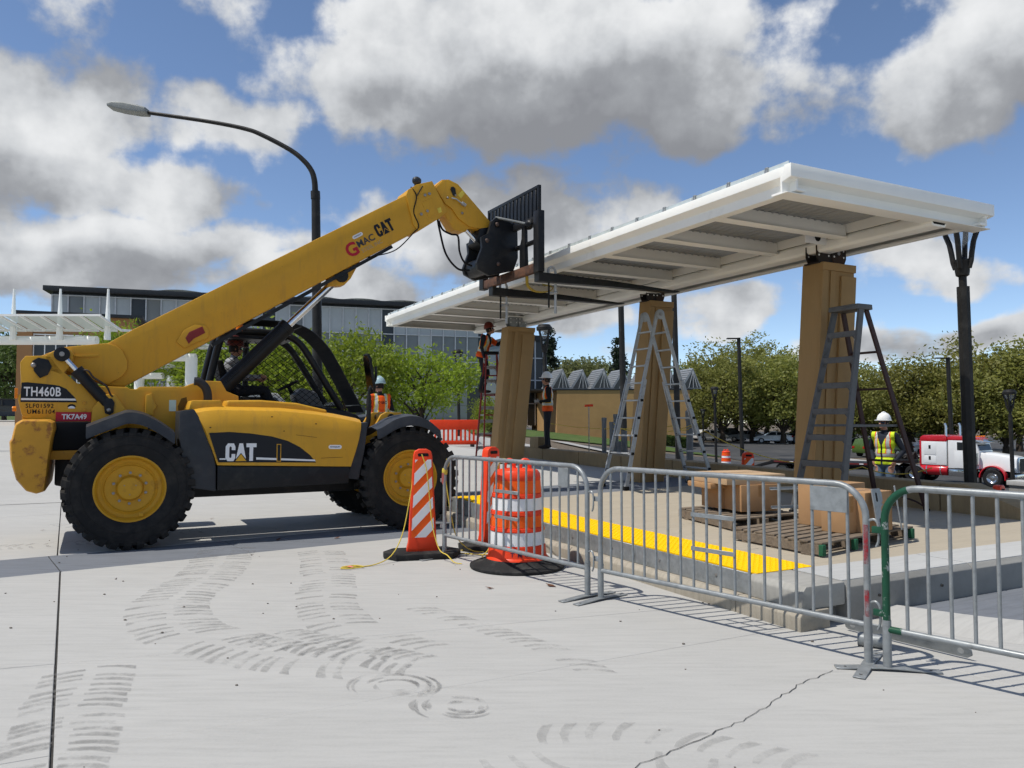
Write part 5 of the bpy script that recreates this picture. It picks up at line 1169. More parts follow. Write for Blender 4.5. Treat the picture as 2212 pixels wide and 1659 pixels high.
# galvanised strips and bracket plates with the boxes
for (x, y, z, lb) in ((3.12,8.72,z1b+.25,'upper galvanised strip sticking out of the taller box pile'),(3.14,8.74,z1b+.04,'lower galvanised strip sticking out of the taller box pile')):
    b = MB(); b.box(-.24,.26,-.02,.02,0,.006); b.box(-.24,.26,.014,.02,0,.03); o = tag(b.build('metal_strip', GALV, None, bevel=.002, seg=1), lb, 'metal strip', 'galvanised strips'); o.location = (x,y,z); o.rotation_euler = (0,0,a1)
def hole_plate(loc, rz, tilt, label):
    t = thing('bracket_plate', label, 'steel plate', loc, rz, 'galvanised bracket plates'); t.rotation_euler = (tilt, 0, rz)
    n = 10; P = [(-.07,0),(.06,0),(.085,.05),(.085,.14),(.06,.155)]+[(.085-.055*sin(pi*i/n), .20+.055*-cos(pi*i/n)+.01) for i in range(n+1)]+[(.06,.285),(.085,.30),(.085,.38),(.06,.42),(-.07,.42)]
    b = MB(); b.prism(P, 'y', -.006, .006); b.build('plate', GALV, t, bevel=.002, seg=1)
    for z in (.10, .34):
        b = MB(); m = 8; Q = [(-.01+.014*cos(pi*i/m), z+.03+.014*sin(pi*i/m)) for i in range(m+1)]+[(-.01-.014*cos(pi*i/m), z-.03-.014*sin(pi*i/m)) for i in range(m+1)]; b.prism(Q, 'y', -.0068, .0068); b.build('slot', BLKM, t, smooth=False)
    return t
hole_plate((3.47,7.25,z1+.004), a2, -.16, 'galvanised bracket plate leaning on the front box')
hole_plate((3.80,7.55,z1+.004), a2+.5, -.14, 'galvanised bracket plate with round cut-out leaning at the box corner')
# ---- ladders
def rail_ch(b, p0, p1, w, h, up): b.beam(p0, p1, w, h, up)
LRED = mat('ladder_red', (.23,.03,.028), .55, 0, .15, 6, dirt=(.15,.03,.03), dscale=6, dlo=.5, dhi=.7); LBRN = mat('ladder_dark_red', (.055,.030,.027), .6)
def stepladder(loc, rz, Hh, fx, rx, wt, wb, nst, label, mf, mr, mstep, mtop):
    """x: climbing side is -x, rear legs +x; width along y"""
    t = thing('stepladder', label, 'ladder', loc, rz)
    for sg in (-1, 1):
        b = MB(); b.beam((-fx, sg*wb/2, 0), (-.05, sg*wt/2, Hh-.02), .034, .095, (1,0,0)); o = b.build('front_rail', mf, t, bevel=.004, seg=1)
        b = MB(); b.box(-fx-.05,-fx+.05,sg*wb/2-.025,sg*wb/2+.025,0,.03); b.build('foot', BLKM, t, bevel=.005)
        b = MB(); b.beam((rx, sg*wb*.5, 0), (.08, sg*wt*.44, Hh-.05), .03, .075, (1,0,0)); b.build('rear_rail', mr, t, bevel=.004, seg=1)
        b = MB(); b.box(rx-.04,rx+.04,sg*wb*.5-.022,sg*wb*.5+.022,0,.03); b.build('foot', BLKM, t, bevel=.005)
        z = Hh*.42; f = z/Hh; b = MB(); b.beam((lerp(-fx,-.05,f), sg*lerp(wb,wt,f)/2*.93, z),(lerp(rx,.08,f), sg*lerp(wb,wt,f)/2*.88, z),.006,.03); b.build('spreader', mstep, t)
    for i in range(1, nst+1):
        z = Hh*i/(nst+1); f = z/Hh; w = lerp(wb, wt, f); x = lerp(-fx, -.05, f)
        b = MB(); b.box(x-.045,x+.045,-w/2+.01,w/2-.01,z-.012,z+.006); b.box(x-.050,x-.042,-w/2+.01,w/2-.01,z-.07,z+.006); b.build('step', mstep, t, bevel=.003, seg=1)
        for sg in (-1, 1):
            b = MB(); b.beam((x-.03,sg*(w/2-.02),z-.11),(x-.03,sg*(w/2-.10),z-.02),.006,.022); b.build('step_brace', mstep, t)
    for i in range(1, 5):
        z = Hh*(.06+i*.18); f = z/Hh; w = lerp(wb, wt*.88, f); x = lerp(rx, .08, f)
        b = MB(); b.beam((x,-w/2,z),(x,w/2,z),.03,.03); b.build('rear_brace', mr, t, bevel=.003, seg=1)
    for sg in (-1, 1):
        b = MB(); b.tube(spline([(rx*.97,sg*wb*.49,Hh*.02),(rx*.96,sg*wb*.30,Hh*.045),(rx*.95,0,Hh*.062)],4), .012, 6); b.build('rear_brace', mr, t)
    b = MB(); b.prism([(-.15,Hh-.05),(-.14,Hh+.02),(.13,Hh+.02),(.14,Hh-.05)], 'y', -wt/2-.03, wt/2+.03); b.build('top_cap', mtop, t, bevel=.012)
    return t
p = PF(4.19, 2.90); sl_ = stepladder((p.x,p.y,.30), PA, 2.66, .70, .92, .40, .74, 7, 'tall grey stepladder with dark red rear rails before the column', DALU, LBRN, DALU, DALU)
b = MB(); 
for x, y, z in ((-.47,.0,.86),(-.47,.08,.86),(-.40,-.05,1.16),(-.33,.02,1.46)): b.ell((x-.055+.0,y,z+.0), (.004,.05,.012), 8, 4)
pass
stepladder((-.52, 18.95, zp(13.2)), radians(-80), 2.66, .55, .85, .30, .60, 7, 'red fibreglass stepladder under the worker at the column', LRED, LRED, ALU, BLKM)
def folding_ladder(loc, rz, Hh, fx, rx, label):
    t = thing('folding_ladder', label, 'ladder', loc, rz)
    for side, ex in ((-1, fx), (1, rx)):
        x0 = lambda z: side*lerp(ex, .06, z/Hh)
        for sg in (-1, 1):
            yw = lambda z, o=0.: sg*(lerp(.335, .235, min(1, z/(Hh*.52)))+o if z < Hh*.52 else .205+o)
            b = MB(); b.beam((x0(.0), sg*.335, 0), (x0(Hh*.62), sg*.245, Hh*.62), .028, .07, (1,0,0)); b.build('outer_rail', ALU, t, bevel=.004, seg=1)
            b = MB(); b.beam((x0(Hh*.30), sg*.222, Hh*.30), (x0(Hh), sg*.205, Hh), .028, .062, (1,0,0)); b.build('inner_rail', ALU, t, bevel=.004, seg=1)
            b = MB(); b.box(x0(0)-.045,x0(0)+.045,sg*.335-.03,sg*.335+.03,0,.06); b.build('foot', BLKM, t, bevel=.006)
            b = MB(); b.ell((x0(Hh*.5)+.0,sg*.262,Hh*.5),(.03,.02,.03),8,6); b.build('lock_knob', BLKM, t)
        for i in range(1, 10):
            z = Hh*i/10.; w = (lerp(.335,.245,z/(Hh*.62)) if z < Hh*.6 else .205)
            b = MB(); b.beam((x0(z),-w,z),(x0(z),w,z),.045,.028); b.build('rung', ALU, t, bevel=.004, seg=1)
            for sg in (-1, 1):
                b = MB(); b.box(x0(z)-.03,x0(z)+.03,sg*w-.02,sg*w+.02,z-.022,z+.022); b.build('rung_end', BLKM if z < Hh*.6 else ALU, t, bevel=.004, seg=1)
    for sg in (-1, 1):
        b = MB(); b.cyl((0,sg*.19,Hh),(0,sg*.235,Hh),.085,n=20); b.build('hinge', ALU, t, bevel=.008)
        b = MB(); b.cyl((0,sg*.236,Hh),(0,sg*.25,Hh),.03,n=10); b.build('hinge_pin', STEEL, t)
    return t
p = PF(3.81, 6.60); folding_ladder((p.x,p.y,zp(6.6)), PA, 2.92, .81, 1.04, 'aluminium folding ladder set up as an A before the middle column')
# ---- conduits behind the wall
PVC = mat('grey_conduit', (.17,.18,.19), .5, 0, .1, 6)
for i, (xp, s, h, r) in enumerate(((5.95,11.25,1.52,.055),(6.15,11.05,1.60,.06),(5.9,10.85,1.42,.06),(6.1,10.65,1.22,.055),(5.85,10.5,.98,.05),(6.1,10.3,1.10,.075),(5.95,9.75,1.12,.07))):
    p = PF(xp, s); z0 = T(p.x, p.y)-.08; t = thing('conduit', ('tall grey conduit stub nearest the standing worker','tallest grey conduit stub in the cluster by the worker','tall grey conduit stub in front of the cluster','mid-height grey conduit stub in the cluster','shortest grey conduit stub in the cluster','thick short grey conduit stub at the cluster end','thick grey conduit stub standing apart near the striped panel')[i], 'conduit', (p.x,p.y,z0), 0, 'conduit stubs behind the wall')
    b = MB(); b.lathe([(r,0),(r,h-z0-.09),(r*1.12,h-z0-.085),(r*1.12,h-z0),(r*.95,h-z0)], n=14); b.build('pipe', PVC, t, ang=30)
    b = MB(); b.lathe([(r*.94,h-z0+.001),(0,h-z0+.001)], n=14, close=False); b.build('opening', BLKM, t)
p = PF(6.0, 8.25); z0 = T(p.x, p.y)-.08; t = thing('conduit_post', 'taller grey conduit post holding the yellow rope', 'post', (p.x,p.y,z0))
b = MB(); b.lathe([(.07,0),(.07,1.75),(.085,1.76),(.085,1.95),(.06,1.97)], n=14); b.build('pipe', PVC, t, ang=30)
p = PF(5.75, 11.6); z0 = T(p.x,p.y)-.05; t = thing('shovel', 'upright tool with orange grip beside the worker on the wall', 'tool', (p.x,p.y,z0)); b = MB(); b.tube([(0,0,0),(0,0,1.95)], .012, 6); b.build('shaft', STEEL, t); b = MB(); b.tube([(-.10,0,1.96),(.10,0,1.97)], .03, 8); b.build('grip', ORG, t)
# ---- red plastic site barrier far left of the ladder
t = thing('plastic_barrier', 'bright red slotted plastic barrier behind the front wheel', 'barrier', ((985-1106)/1661*28., 28., T(-2.1,28)), radians(8))
b = MB(); b.box(-.95,.82,-.05,.05,.62,.98); b.build('top_panel', ORG, t, bevel=.02)
b = MB(); b.box(-.95,.82,-.06,.06,.08,.22); b.build('bottom_rail', ORG, t, bevel=.02)
b = MB(); b.box(-.035,.035,-.04,.04,.2,.64); sm = b.mesh('slat', ORG, bevel=.01)
for i in range(12): obj('slat', sm, t, (-.90+i*.155, 0, 0))
for x in (-.7, .6): b = MB(); b.box(x-.06,x+.06,-.25,.25,0,.09); b.build('foot', RUBB, t, bevel=.02)
# ---- ratchet strap hanging from the carriage, clamps under the forks
def W3L(x, y, z): c, s = cos(MA), sin(MA); return (MO.x+x*c-y*s, MO.y+x*s+y*c, z)
STR = mat('strap_yellow', (.36,.27,.05), .8); 
b = MB(); P = spline([W3L(4.0,-.55,3.98),W3L(3.95,-.62,3.86),W3L(3.97,-.60,3.72),W3L(4.05,-.50,3.60),W3L(4.25,-.42,3.54),W3L(4.5,-.40,3.57),W3L(4.55,-.42,3.64),W3L(4.35,-.45,3.66)], 6)
b.tube(P, .026, 8, flat=.25); tag(b.build('ratchet_strap', STR), 'yellow ratchet strap looped under the fork frame', 'strap')
for (x, y, lb) in ((4.25,-1.0,'steel clamp rod hanging from the fork beside the upright with the strap'),(4.2,.5,'steel clamp rod hanging from the fork beyond the strap')):
    t = thing('fork_clamp', lb, 'clamp', W3L(x,y,3.0), MA, 'clamps hanging from the forks')
    b = MB(); b.tube(spline([(-.13,0,.70),(-.12,0,.80),(-.05,0,.83),(0,0,.76),(0,0,.6),(0,0,.12)],5), .02, 8); b.build('clamp_rod', ALU, t)
    b = MB(); b.cyl((-.11,0,.42),(.03,0,.44),.022,n=8); b.ell((0,0,.44),(.035,.035,.03),8,6); b.build('clamp_jaw', ALU, t)
    b = MB(); b.cyl((-.12,0,.2),(-.12,0,.64),.014,n=8); b.build('screw', BLKM, t)
# ================================================================ PEOPLE
def chain(b, pts, rs, n=10):
    for i in range(len(pts)-1): b.tube([pts[i], pts[i+1]], [rs[i], rs[i+1]], n)
    for p, r in zip(pts, rs): b.ell(p, r, n, 7)
def voxel(b, size, name):
    me = b.mesh(name, [], smooth=False); o = bpy.data.objects.new(name, me); COL.objects.link(o)
    m = o.modifiers.new('r', 'REMESH'); m.mode = 'VOXEL'; m.voxel_size = size
    s = o.modifiers.new('s', 'SMOOTH'); s.factor = .5; s.iterations = 3
    bpy.context.view_layer.update()
    out = bpy.data.meshes.new_from_object(o.evaluated_get(bpy.context.evaluated_depsgraph_get()))
    bpy.data.objects.remove(o); bpy.data.meshes.remove(me); return out
SKIN = mat('skin', (.42,.22,.15), .5, 0, .06, 20); HAIR = mat('dark_hair', (.018,.013,.010), .6, 0, .2, 40); GLOVE = mat('work_glove', (.30,.29,.27), .8); BOOT = mat('work_boot', (.035,.025,.02), .7)
VO = mat('vest_orange', (.80,.10,.012), .7, 0, .05, 8, .1, 30); VY = mat('vest_lime', (.62,.78,.03), .7, 0, .05, 8); REFL = mat('reflective_tape', (.52,.53,.48), .4, .1, .05, 10); VEDGE = mat('vest_trim', (.75,.55,.05), .7)
def fabric(name, c): return mat(name, c, .85, 0, .12, 14, .15, 40)
def segd(p, a, c):
    ab = c-a; t = max(0, min(1, (p-a).dot(ab)/max(1e-9, ab.length_squared))); return (p-a-ab*t).length
def hand(b, wr, dirv, palm, curl=.5, k=1., thumb=1):
    """palm plus four fingers and a thumb; dirv along the hand, palm = palm normal"""
    d = Vector(dirv).normalized(); n = Vector(palm).normalized(); s = d.cross(n).normalized()
    w = Vector(wr); b.ell(w+d*.045*k, (.026*k,.026*k,.026*k), 8, 6); b.tube([w, w+d*.04*k, w+d*.085*k], [.026*k,.034*k,.032*k], 8, flat=.6)
    for i, L in enumerate((.062,.072,.068,.052)):
        o = (i-1.5)*.0215*k; p0 = w+d*.082*k+s*o; p1 = p0+(d*cos(curl*.6)+n*sin(curl*.6))*L*.55*k; p2 = p1+(d*cos(curl*1.7)+n*sin(curl*1.7))*L*.5*k
        b.tube([p0-d*.015*k, p0, p1, p2], [.0095*k,.0095*k,.009*k,.0075*k], 6); b.ell(p2, .0075*k, 6, 4)
    p0 = w+d*.03*k-s*.030*k*thumb; p1 = p0+(d*.6-s*.7*thumb+n*.3).normalized()*.035*k; p2 = p1+(d*.85-s*.25*thumb+n*.45).normalized()*.03*k
    b.tube([p0, p1, p2], [.0125*k,.011*k,.009*k], 6); b.ell(p2, .009*k, 6, 4)
def person(label, loc, rz, k, J, shirt, pants, fore=None, glove=None, vest=VO, hatc=None, glasses=False, group=None, look=(0.,0.), logo=None, backlogo=False):
    """faces +x, left is +y; J overrides joints of the standing pose"""
    D = dict(pel=(0,0,.96), chest=(0,0,1.27), neck=(0,0,1.49), head=(.025,0,1.655),
             shL=(0,.185,1.435), elL=(-.03,.245,1.16), wrL=(.06,.25,.93), shR=(0,-.185,1.435), elR=(-.03,-.245,1.16), wrR=(.06,-.25,.93),
             hiL=(0,.085,.93), knL=(.02,.10,.50), anL=(-.02,.105,.085), hiR=(0,-.085,.93), knR=(.02,-.10,.50), anR=(-.02,-.105,.085), footL=(1,0,0), footR=(1,0,0), hdL=None, hdR=None)
    D.update(J); V = {q: (Vector(p) if p is not None else None) for q, p in D.items()}
    root = thing('person', label, 'person', loc, rz, group); root.scale = (k,)*3
    b = MB(); up = (V['neck']-V['pel']).normalized(); lat = (V['shL']-V['shR']).normalized(); fw = lat.cross(up).normalized()
    R = Matrix((fw, lat, up)).transposed()
    b.ell(V['pel'], (.125,.165,.13), 14, 10, R); b.ell(V['pel'].lerp(V['chest'], .5), (.125,.155,.16), 14, 10, R); b.ell(V['chest']+up*.02, (.128,.175,.19), 14, 10, R); b.ell(V['chest']+up*.12, (.105,.185,.09), 14, 8, R)
    for s in 'LR':
        chain(b, [V['neck']-up*.06, V['sh'+s]], [.07,.068]); chain(b, [V['sh'+s], V['el'+s], V['wr'+s]], [.064,.048,.032])
        hd_ = V['hd'+s] if V['hd'+s] is not None else (V['wr'+s]-V['el'+s])
        hand(b, V['wr'+s], hd_, lat*(-1 if s == 'L' else 1), .55, 1., 1 if s == 'L' else -1)
        chain(b, [V['hi'+s], V['kn'+s], V['an'+s]], [.092,.066,.05]); c = V['kn'+s].lerp(V['an'+s], .3)-fw*.012; b.ell(c, (.058,.058,.11), 10, 8)
        f = V['foot'+s].normalized(); a = V['an'+s]; sd = Vector((0,0,1)).cross(f)
        bo = Matrix((f, sd, f.cross(sd))).transposed()
        b.ell(a+f*.075-Vector((0,0,.042)), (.15,.05,.042), 12, 7, bo); b.ell(a+f*.01-Vector((0,0,.02)), (.07,.05,.062), 10, 7, bo)
    chain(b, [V['neck']-up*.06, V['neck'].lerp(V['head'], .55)], [.062,.055])
    # head with face
    HM = Matrix.Rotation(look[0], 3, 'Z') @ Matrix.Rotation(-look[1], 3, 'Y'); h = V['head']
    def hp(x, y, z): return h+HM @ Vector((x, y, z))
    b.ell(hp(-.005,0,.02), (.092,.074,.098), 16, 12, HM); b.ell(hp(.03,0,-.045), (.062,.058,.062), 12, 8, HM); b.ell(hp(.062,0,-.085), (.024,.03,.02), 8, 6, HM)
    b.tube([hp(.082,0,.012), hp(.105,0,-.022)], [.011,.016], 7); b.ell(hp(.103,0,-.026), .016, 7, 5); b.ell(hp(.083,0,-.055), (.010,.025,.009), 8, 5, HM); b.ell(hp(.083,0,.026), (.012,.045,.010), 8, 5, HM)
    for sg in (-1, 1): b.ell(hp(-.008,sg*.076,-.005), (.02,.010,.030), 8, 6, HM)
    me = voxel(b, .0098, 'body')
    bones = [(0,V['head']+HM @ Vector((0,0,.06)),V['head']-HM @ Vector((0,0,.06)),.03),(0,V['neck']+up*.015,V['head'],.0),(1,V['pel']+up*.03,V['neck']-up*.04,.06)]
    for s in 'LR':
        hd_ = (V['hd'+s] if V['hd'+s] is not None else (V['wr'+s]-V['el'+s])).normalized()
        bones += [(1,V['sh'+s],V['el'+s],0.),(5,V['el'+s],V['wr'+s],0.),(4,V['wr'+s]+hd_*.02,V['wr'+s]+hd_*.17,.0),(2,V['hi'+s],V['kn'+s],.02),(2,V['kn'+s],V['an'+s]+Vector((0,0,.05)),0.),(3,V['an'+s]-Vector((0,0,.03)),V['an'+s]+V['foot'+s].normalized()*.16-Vector((0,0,.04)),0.)]
    bones.append((2, V['hiL'], V['hiR'], .05)); bones.append((1, V['shL'], V['shR'], .02))
    mats = [SKIN, shirt, pants, BOOT, glove or SKIN, fore or shirt]
    for m in mats: me.materials.append(m)
    lab = []
    vc = [v.co for v in me.vertices]
    for p in me.polygons:
        c = p.center; best = min(range(len(bones)), key=lambda i: segd(c, bones[i][1], bones[i][2])-bones[i][3]); mi = bones[best][0]
        p.material_index = mi; lab.append((mi, best)); p.use_smooth = True
    obj('body', me, root)
    # vest: shell over the torso
    if vest:
        L0 = (V['neck']-V['pel']).length; keep = []
        vn = me.vertices; nv = {}; vs = []; fs = []; ms = []
        for p, (mi, bi) in zip(me.polygons, lab):
            q = p.center-V['pel']; t = q.dot(up)/L0; l = q.dot(lat); f = q.dot(fw); a = abs(l)
            if not (-.30 < t < 1.0): continue
            if a > .205 or mi in (0,3,4,5): continue
            if t < 0 and a < .02 and t < -.2: continue
            if mi == 2 and t < -.10: continue
            if f > 0 and a < .10*max(0, (t-.55)/.45)+ .012: continue          # open V neck and front
            if t > .93 and a < .075: continue
            if any(segd(p.center, V['el'+s], V['wr'+s]) < .055 for s in 'LR'): continue
            idx = []
            for vi in p.vertices:
                if vi not in nv: nv[vi] = len(vs); vs.append(vn[vi].co+vn[vi].normal*.016)
                idx.append(nv[vi])
            fs.append(idx)
            m = 0
            if .17 < t < .27: m = 1
            elif .075 < a < .125 and t > .27: m = 1
            elif (.155 < t < .285) or (.062 < a < .138 and t > .27): m = 2
            ms.append(m)
        vm_ = bpy.data.meshes.new('vest'); vm_.from_pydata(vs, [], fs); vm_.materials.append(vest); vm_.materials.append(REFL); vm_.materials.append(VEDGE if vest is VO else VO)
        for p, m in zip(vm_.polygons, ms): p.material_index = m; p.use_smooth = True
        vo = obj('vest', vm_, root); sm = vo.modifiers.new('s', 'SOLIDIFY'); sm.thickness = .005; sm.offset = -1
        if backlogo:
            lm = text_mesh('O LLC', .07, ext=.001, align='CENTER', bold=.002); lm.materials.clear(); lm.materials.append(mat('vest_print', (.03,.02,.03), .8)); q = obj('vest_print', lm, root)
            q.matrix_local = Matrix.Translation(V['chest']-fw*.155+up*.03) @ Matrix((-lat, up, -fw)).transposed().to_4x4()
    HX = HM.to_4x4(); HT = Matrix.Translation(h) @ HX
    if hatc:
        b = MB(); b.lathe([(.118,.0),(.12,.012),(.113,.05),(.098,.095),(.07,.128),(.035,.145),(0,.149)], n=24); b.v = [(x*1.12, y*.98, z) for x, y, z in b.v]
        hs = b.build('hard_hat', hatc, root, ang=60); hs.matrix_local = HT @ Matrix.Translation((-.005,0,.052)) @ Matrix.Rotation(radians(5),4,'Y')
        b = MB(); b.lathe([(.116,.004),(.127,.0),(.129,.006),(.116,.012)], n=24, close=False); b.v = [((x*1.12+(.045 if x > .05 else 0)), y*.98, z) for x, y, z in b.v]; b.build('brim', hatc, hs, ang=60)
        b = MB(); b.tube(spline([(-.10,0,.085),(-.05,0,.137),(0,0,.152),(.05,0,.14),(.10,0,.09)],4), .016, 6); b.build('ridge', hatc, hs)
        b = MB(); b.lathe([(.098,-.075),(.101,-.03),(.10,.03)], n=20, a0=pi*.38, a1=pi*1.62, close=False); b.v = [(x*.98, y*.82, z) for x, y, z in b.v]; q = b.build('hair', HAIR, root); q.matrix_local = HT @ Matrix.Translation((-.002,0,.03))
    for sg in (-1, 1):
        b = MB(); b.ell((0,0,0), (.008,.014,.008), 8, 6); q = b.build('eye', BLKM, root); q.matrix_local = HT @ Matrix.Translation((.080,sg*.03,.006))
    if glasses:
        b = MB(); b.lathe([(.093,-.02),(.097,0),(.093,.022)], n=14, a0=-.95, a1=.95, close=False); q = b.build('safety_glasses', mat('dark_lens', (.02,.03,.06), .08), root); q.matrix_local = HT @ Matrix.Translation((-.0,0,.008)) @ Matrix.Diagonal((1.0,.86,1,1))
    return root
HW = mat('hat_white', (.80,.80,.78), .35, 0, .03); HB = mat('hat_blue_grey', (.30,.42,.46), .4, 0, .03); HR = mat('hat_brown_red', (.17,.035,.025), .35, 0, .05)
SHB = fabric('black_shirt', (.014,.014,.016)); SHG = fabric('grey_shirt', (.30,.31,.33)); SHL = fabric('pale_blue_sleeve', (.42,.52,.53)); PND = fabric('dark_jeans', (.025,.026,.032)); PNB = fabric('blue_jeans', (.10,.15,.22)); SHN = fabric('navy_jacket', (.02,.024,.035))
# behind the machine, back to us
person('person in orange vest and pale blue hard hat seen from behind past the mirror', (-2.86,16.6,.44), atan2(.9,-.55), 1.06, dict(elL=(-.05,.26,1.17), wrL=(.12,.22,.99), elR=(-.05,-.26,1.17), wrR=(.10,-.22,.98)), SHB, PND, SHL, GLOVE, VO, HB, look=(.5,0), backlogo=True)
# on the red ladder, leaning to the column head
person('person in orange vest and brown hard hat reaching from the red ladder', (-.74,19.20,2.13), atan2(-.30,.95), 1.0,
       dict(pel=(-.02,0,.95), chest=(.07,.0,1.23), neck=(.15,0,1.42), head=(.20,.0,1.575), shL=(.13,.185,1.37), shR=(.10,-.19,1.38), elL=(.34,.20,1.22), wrL=(.55,.12,1.36), elR=(.10,-.34,1.12), wrR=(.16,-.33,.86), hdR=(.1,0,-1), hdL=(.5,0,.8), knL=(.10,.10,.50), knR=(.08,-.10,.50)), SHN, PND, None, GLOVE, VO, HR, True, look=(.35,.35))
# on the low wall facing the column
p = PF(5.44, 13.05); person('person in orange vest and white hard hat standing on the low wall', (p.x,p.y,wtop(13.05)), atan2(-.05,-1.0), 1.05,
       dict(elR=(-.06,-.25,1.16), wrR=(.17,-.16,1.12), hdR=(.9,.3,.05), elL=(-.02,.25,1.16), wrL=(.20,.17,1.14), hdL=(.9,-.3,.05), anL=(.03,.11,.085), anR=(-.04,-.11,.085), footR=(.95,-.3,0), head=(.03,0,1.66)), SHB, PND, None, GLOVE, VO, HW, True, look=(0,.12))
# lime vest beyond the wall
x, y = 7.35, 15.2; person('person in lime vest and white hard hat standing beyond the wall', (x,y,T(x,y)-.07), atan2(-.62,-.78), 1.07,
       dict(elL=(-.10,.30,1.16), wrL=(.03,.20,.97), hdL=(.2,-.3,-.9), elR=(-.10,-.30,1.16), wrR=(.03,-.20,.97), hdR=(.2,.3,-.9)), SHN, PNB, None, None, VY, HW, True, look=(-.25,.1))
# operator in the cab
c_, s_ = cos(MA), sin(MA)
person('machine operator in grey shirt sitting in the caged cab', W3L(-.14,.76,.92), MA, .93,
       dict(pel=(-.03,0,1.10), chest=(-.07,0,1.38), neck=(-.05,0,1.57), head=(-.02,0,1.715), shL=(-.06,.185,1.52), shR=(-.06,-.185,1.52), elL=(.06,.24,1.28), wrL=(.32,.18,1.26), elR=(.06,-.24,1.28), wrR=(.32,-.16,1.28), hiL=(.0,.09,1.06), knL=(.42,.12,1.08), anL=(.52,.13,.90), hiR=(.0,-.09,1.06), knR=(.42,-.12,1.08), anR=(.52,-.13,.90)), SHG, PND, None, None, None, HR, True)
# ================================================================ BUILDINGS, TREES, VEHICLES
def WX(U, d): return (U-1106)/1661*d
def WZ(V, d): return 1.52+(902-V)*d/1661
GFR = mat('dark_fascia', (.035,.038,.042), .5, .2); MUL = mat('mullion_grey', (.55,.56,.57), .5, .2)
GLA = [mat('window_frost', (.42,.45,.46), .35, 0, .1, .6), mat('window_grey', (.19,.205,.21), .15, 0, .15, .5), mat('window_dark', (.045,.05,.055), .08, 0, .2, .5), mat('spandrel', (.21,.22,.215), .4, 0, .05, 1)]
STONE = mat('stone_panel', (.34,.335,.31), .8, 0, .06, 1.5, .05, 20, dirt=(.28,.27,.25), dscale=.6, dlo=.5, dhi=.75)
TBR = mat('tan_brick', (.40,.25,.105), .85, 0, .07, 1.2, .1, 30, dirt=(.34,.205,.085), dscale=.35, dlo=.5, dhi=.75)
ORB = mat('orange_brick', (.36,.19,.085), .85, 0, .07, 1.5)
# ---- main glazed building
A0 = Vector((WX(107,60), 60)); A1 = Vector((WX(905,69), 69)); dv = (A1-A0).normalized(); LB = (A1-A0).length+6.0
bd = thing('college_building', 'long grey glazed building with overhanging dark roof behind the machine', 'building', (A0.x, A0.y, .6), atan2(dv.y, dv.x))
zr = WZ(618,60)-.6
b = MB(); b.box(0,LB,.12,14,0,zr-.4); b.build('core_wall', GLA[2], bd, smooth=False)
b = MB(); b.box(-.5,LB+.5,-.75,14.5,zr-.38,zr); b.build('roof', GFR, bd, bevel=.03)
b = MB(); n = 160; v = []
for i in range(n+1):
    x = lerp(7, LB, i/n)
    for y, dz in ((-.4,0),(9,.9)): v.append((x, y, zr+.02+dz+.16*abs(sin(x*.85))))
b.add(v, [(2*i,2*i+2,2*i+3,2*i+1) for i in range(n)]); b.build('scalloped_roof', mat('roof_metal', (.55,.57,.58), .35, .4), bd)
bw = 1.12; nb_ = int(LB/bw); rows = [(3.75,5.0,3),(5.08,5.95,1),(6.03,8.3,1),(8.38,10.5,0)]
panes = {}
for z0, z1, kd in rows:
    b = MB(); b.box(.05,bw-.05,0,.05,z0,z1)
    for mi in range(4): panes[(z0, mi)] = b.mesh('window_pane', GLA[mi], smooth=False)
b = MB(); b.box(-.045,.045,-.09,.1,3.7,10.6); mm = b.mesh('mullion', MUL, smooth=False)
rr = random.Random(4)
for i in range(nb_):
    dark = (i % 9 == 5)
    for z0, z1, kd in rows:
        mi = 2 if dark else (kd if rr.random() < .8 else rr.choice((0,1,3)))
        if z0 > 8 and i > 16 and rr.random() < .5: mi = 0
        obj('window_pane', panes[(z0, mi)], bd, (i*bw, .03+rr.uniform(0,.02), 0))
    obj('mullion', mm, bd, (i*bw, 0, 0))
for z in (3.7,5.04,5.99,8.34,10.55):
    b = MB(); b.box(0,LB,-.07,.1,z-.04,z+.04); b.build('transom', MUL, bd, smooth=False)
pw = 2.24
for z0, z1 in ((-.4,.85),(.87,2.0),(2.02,3.64)):
    b = MB(); b.box(.01,pw-.01,-.05,.1,z0,z1); sm = b.mesh('stone_panel', STONE, bevel=.01, seg=1)
    for i in range(int(LB/pw)): obj('stone_panel', sm, bd, (i*pw,-.06,0))
b = MB(); b.box(0,1.9,-.14,-.09,1.1,2.1); wm = b.mesh('ground_window', GLA[2], smooth=False)
b = MB(); b.box(-.08,1.98,-.16,-.1,1.02,1.1); wsill = b.mesh('window_sill', MUL, smooth=False)
for i in range(int(LB/4.4)): o = obj('ground_window', wm, bd, (1.2+i*4.4,0,0)); obj('window_sill', wsill, o)
# lower glazed wing at the right end
wg = thing('glazed_wing', 'lower dark glazed corner of the building beside the standing worker', 'building', (WX(1120,90), 90, .6), radians(24)); wg.scale = (1.25,1.25,1.25)
b = MB(); b.box(0,2.6,0,9,0,8.0); b.build('glass_block', GLA[2], wg, smooth=False)
for i in range(4): b = MB(); b.box(i*.85-.06,i*.85+.06,-.1,0,0,8); b.build('mullion', MUL, wg, smooth=False)
for z in (2.0,4.2,6.3): b = MB(); b.box(0,2.6,-.08,.0,z,z+.1); b.build('transom', MUL, wg, smooth=False)
b = MB(); b.box(-.2,2.9,-.3,9.3,8.0,8.5); b.build('roof_edge', GFR, wg)
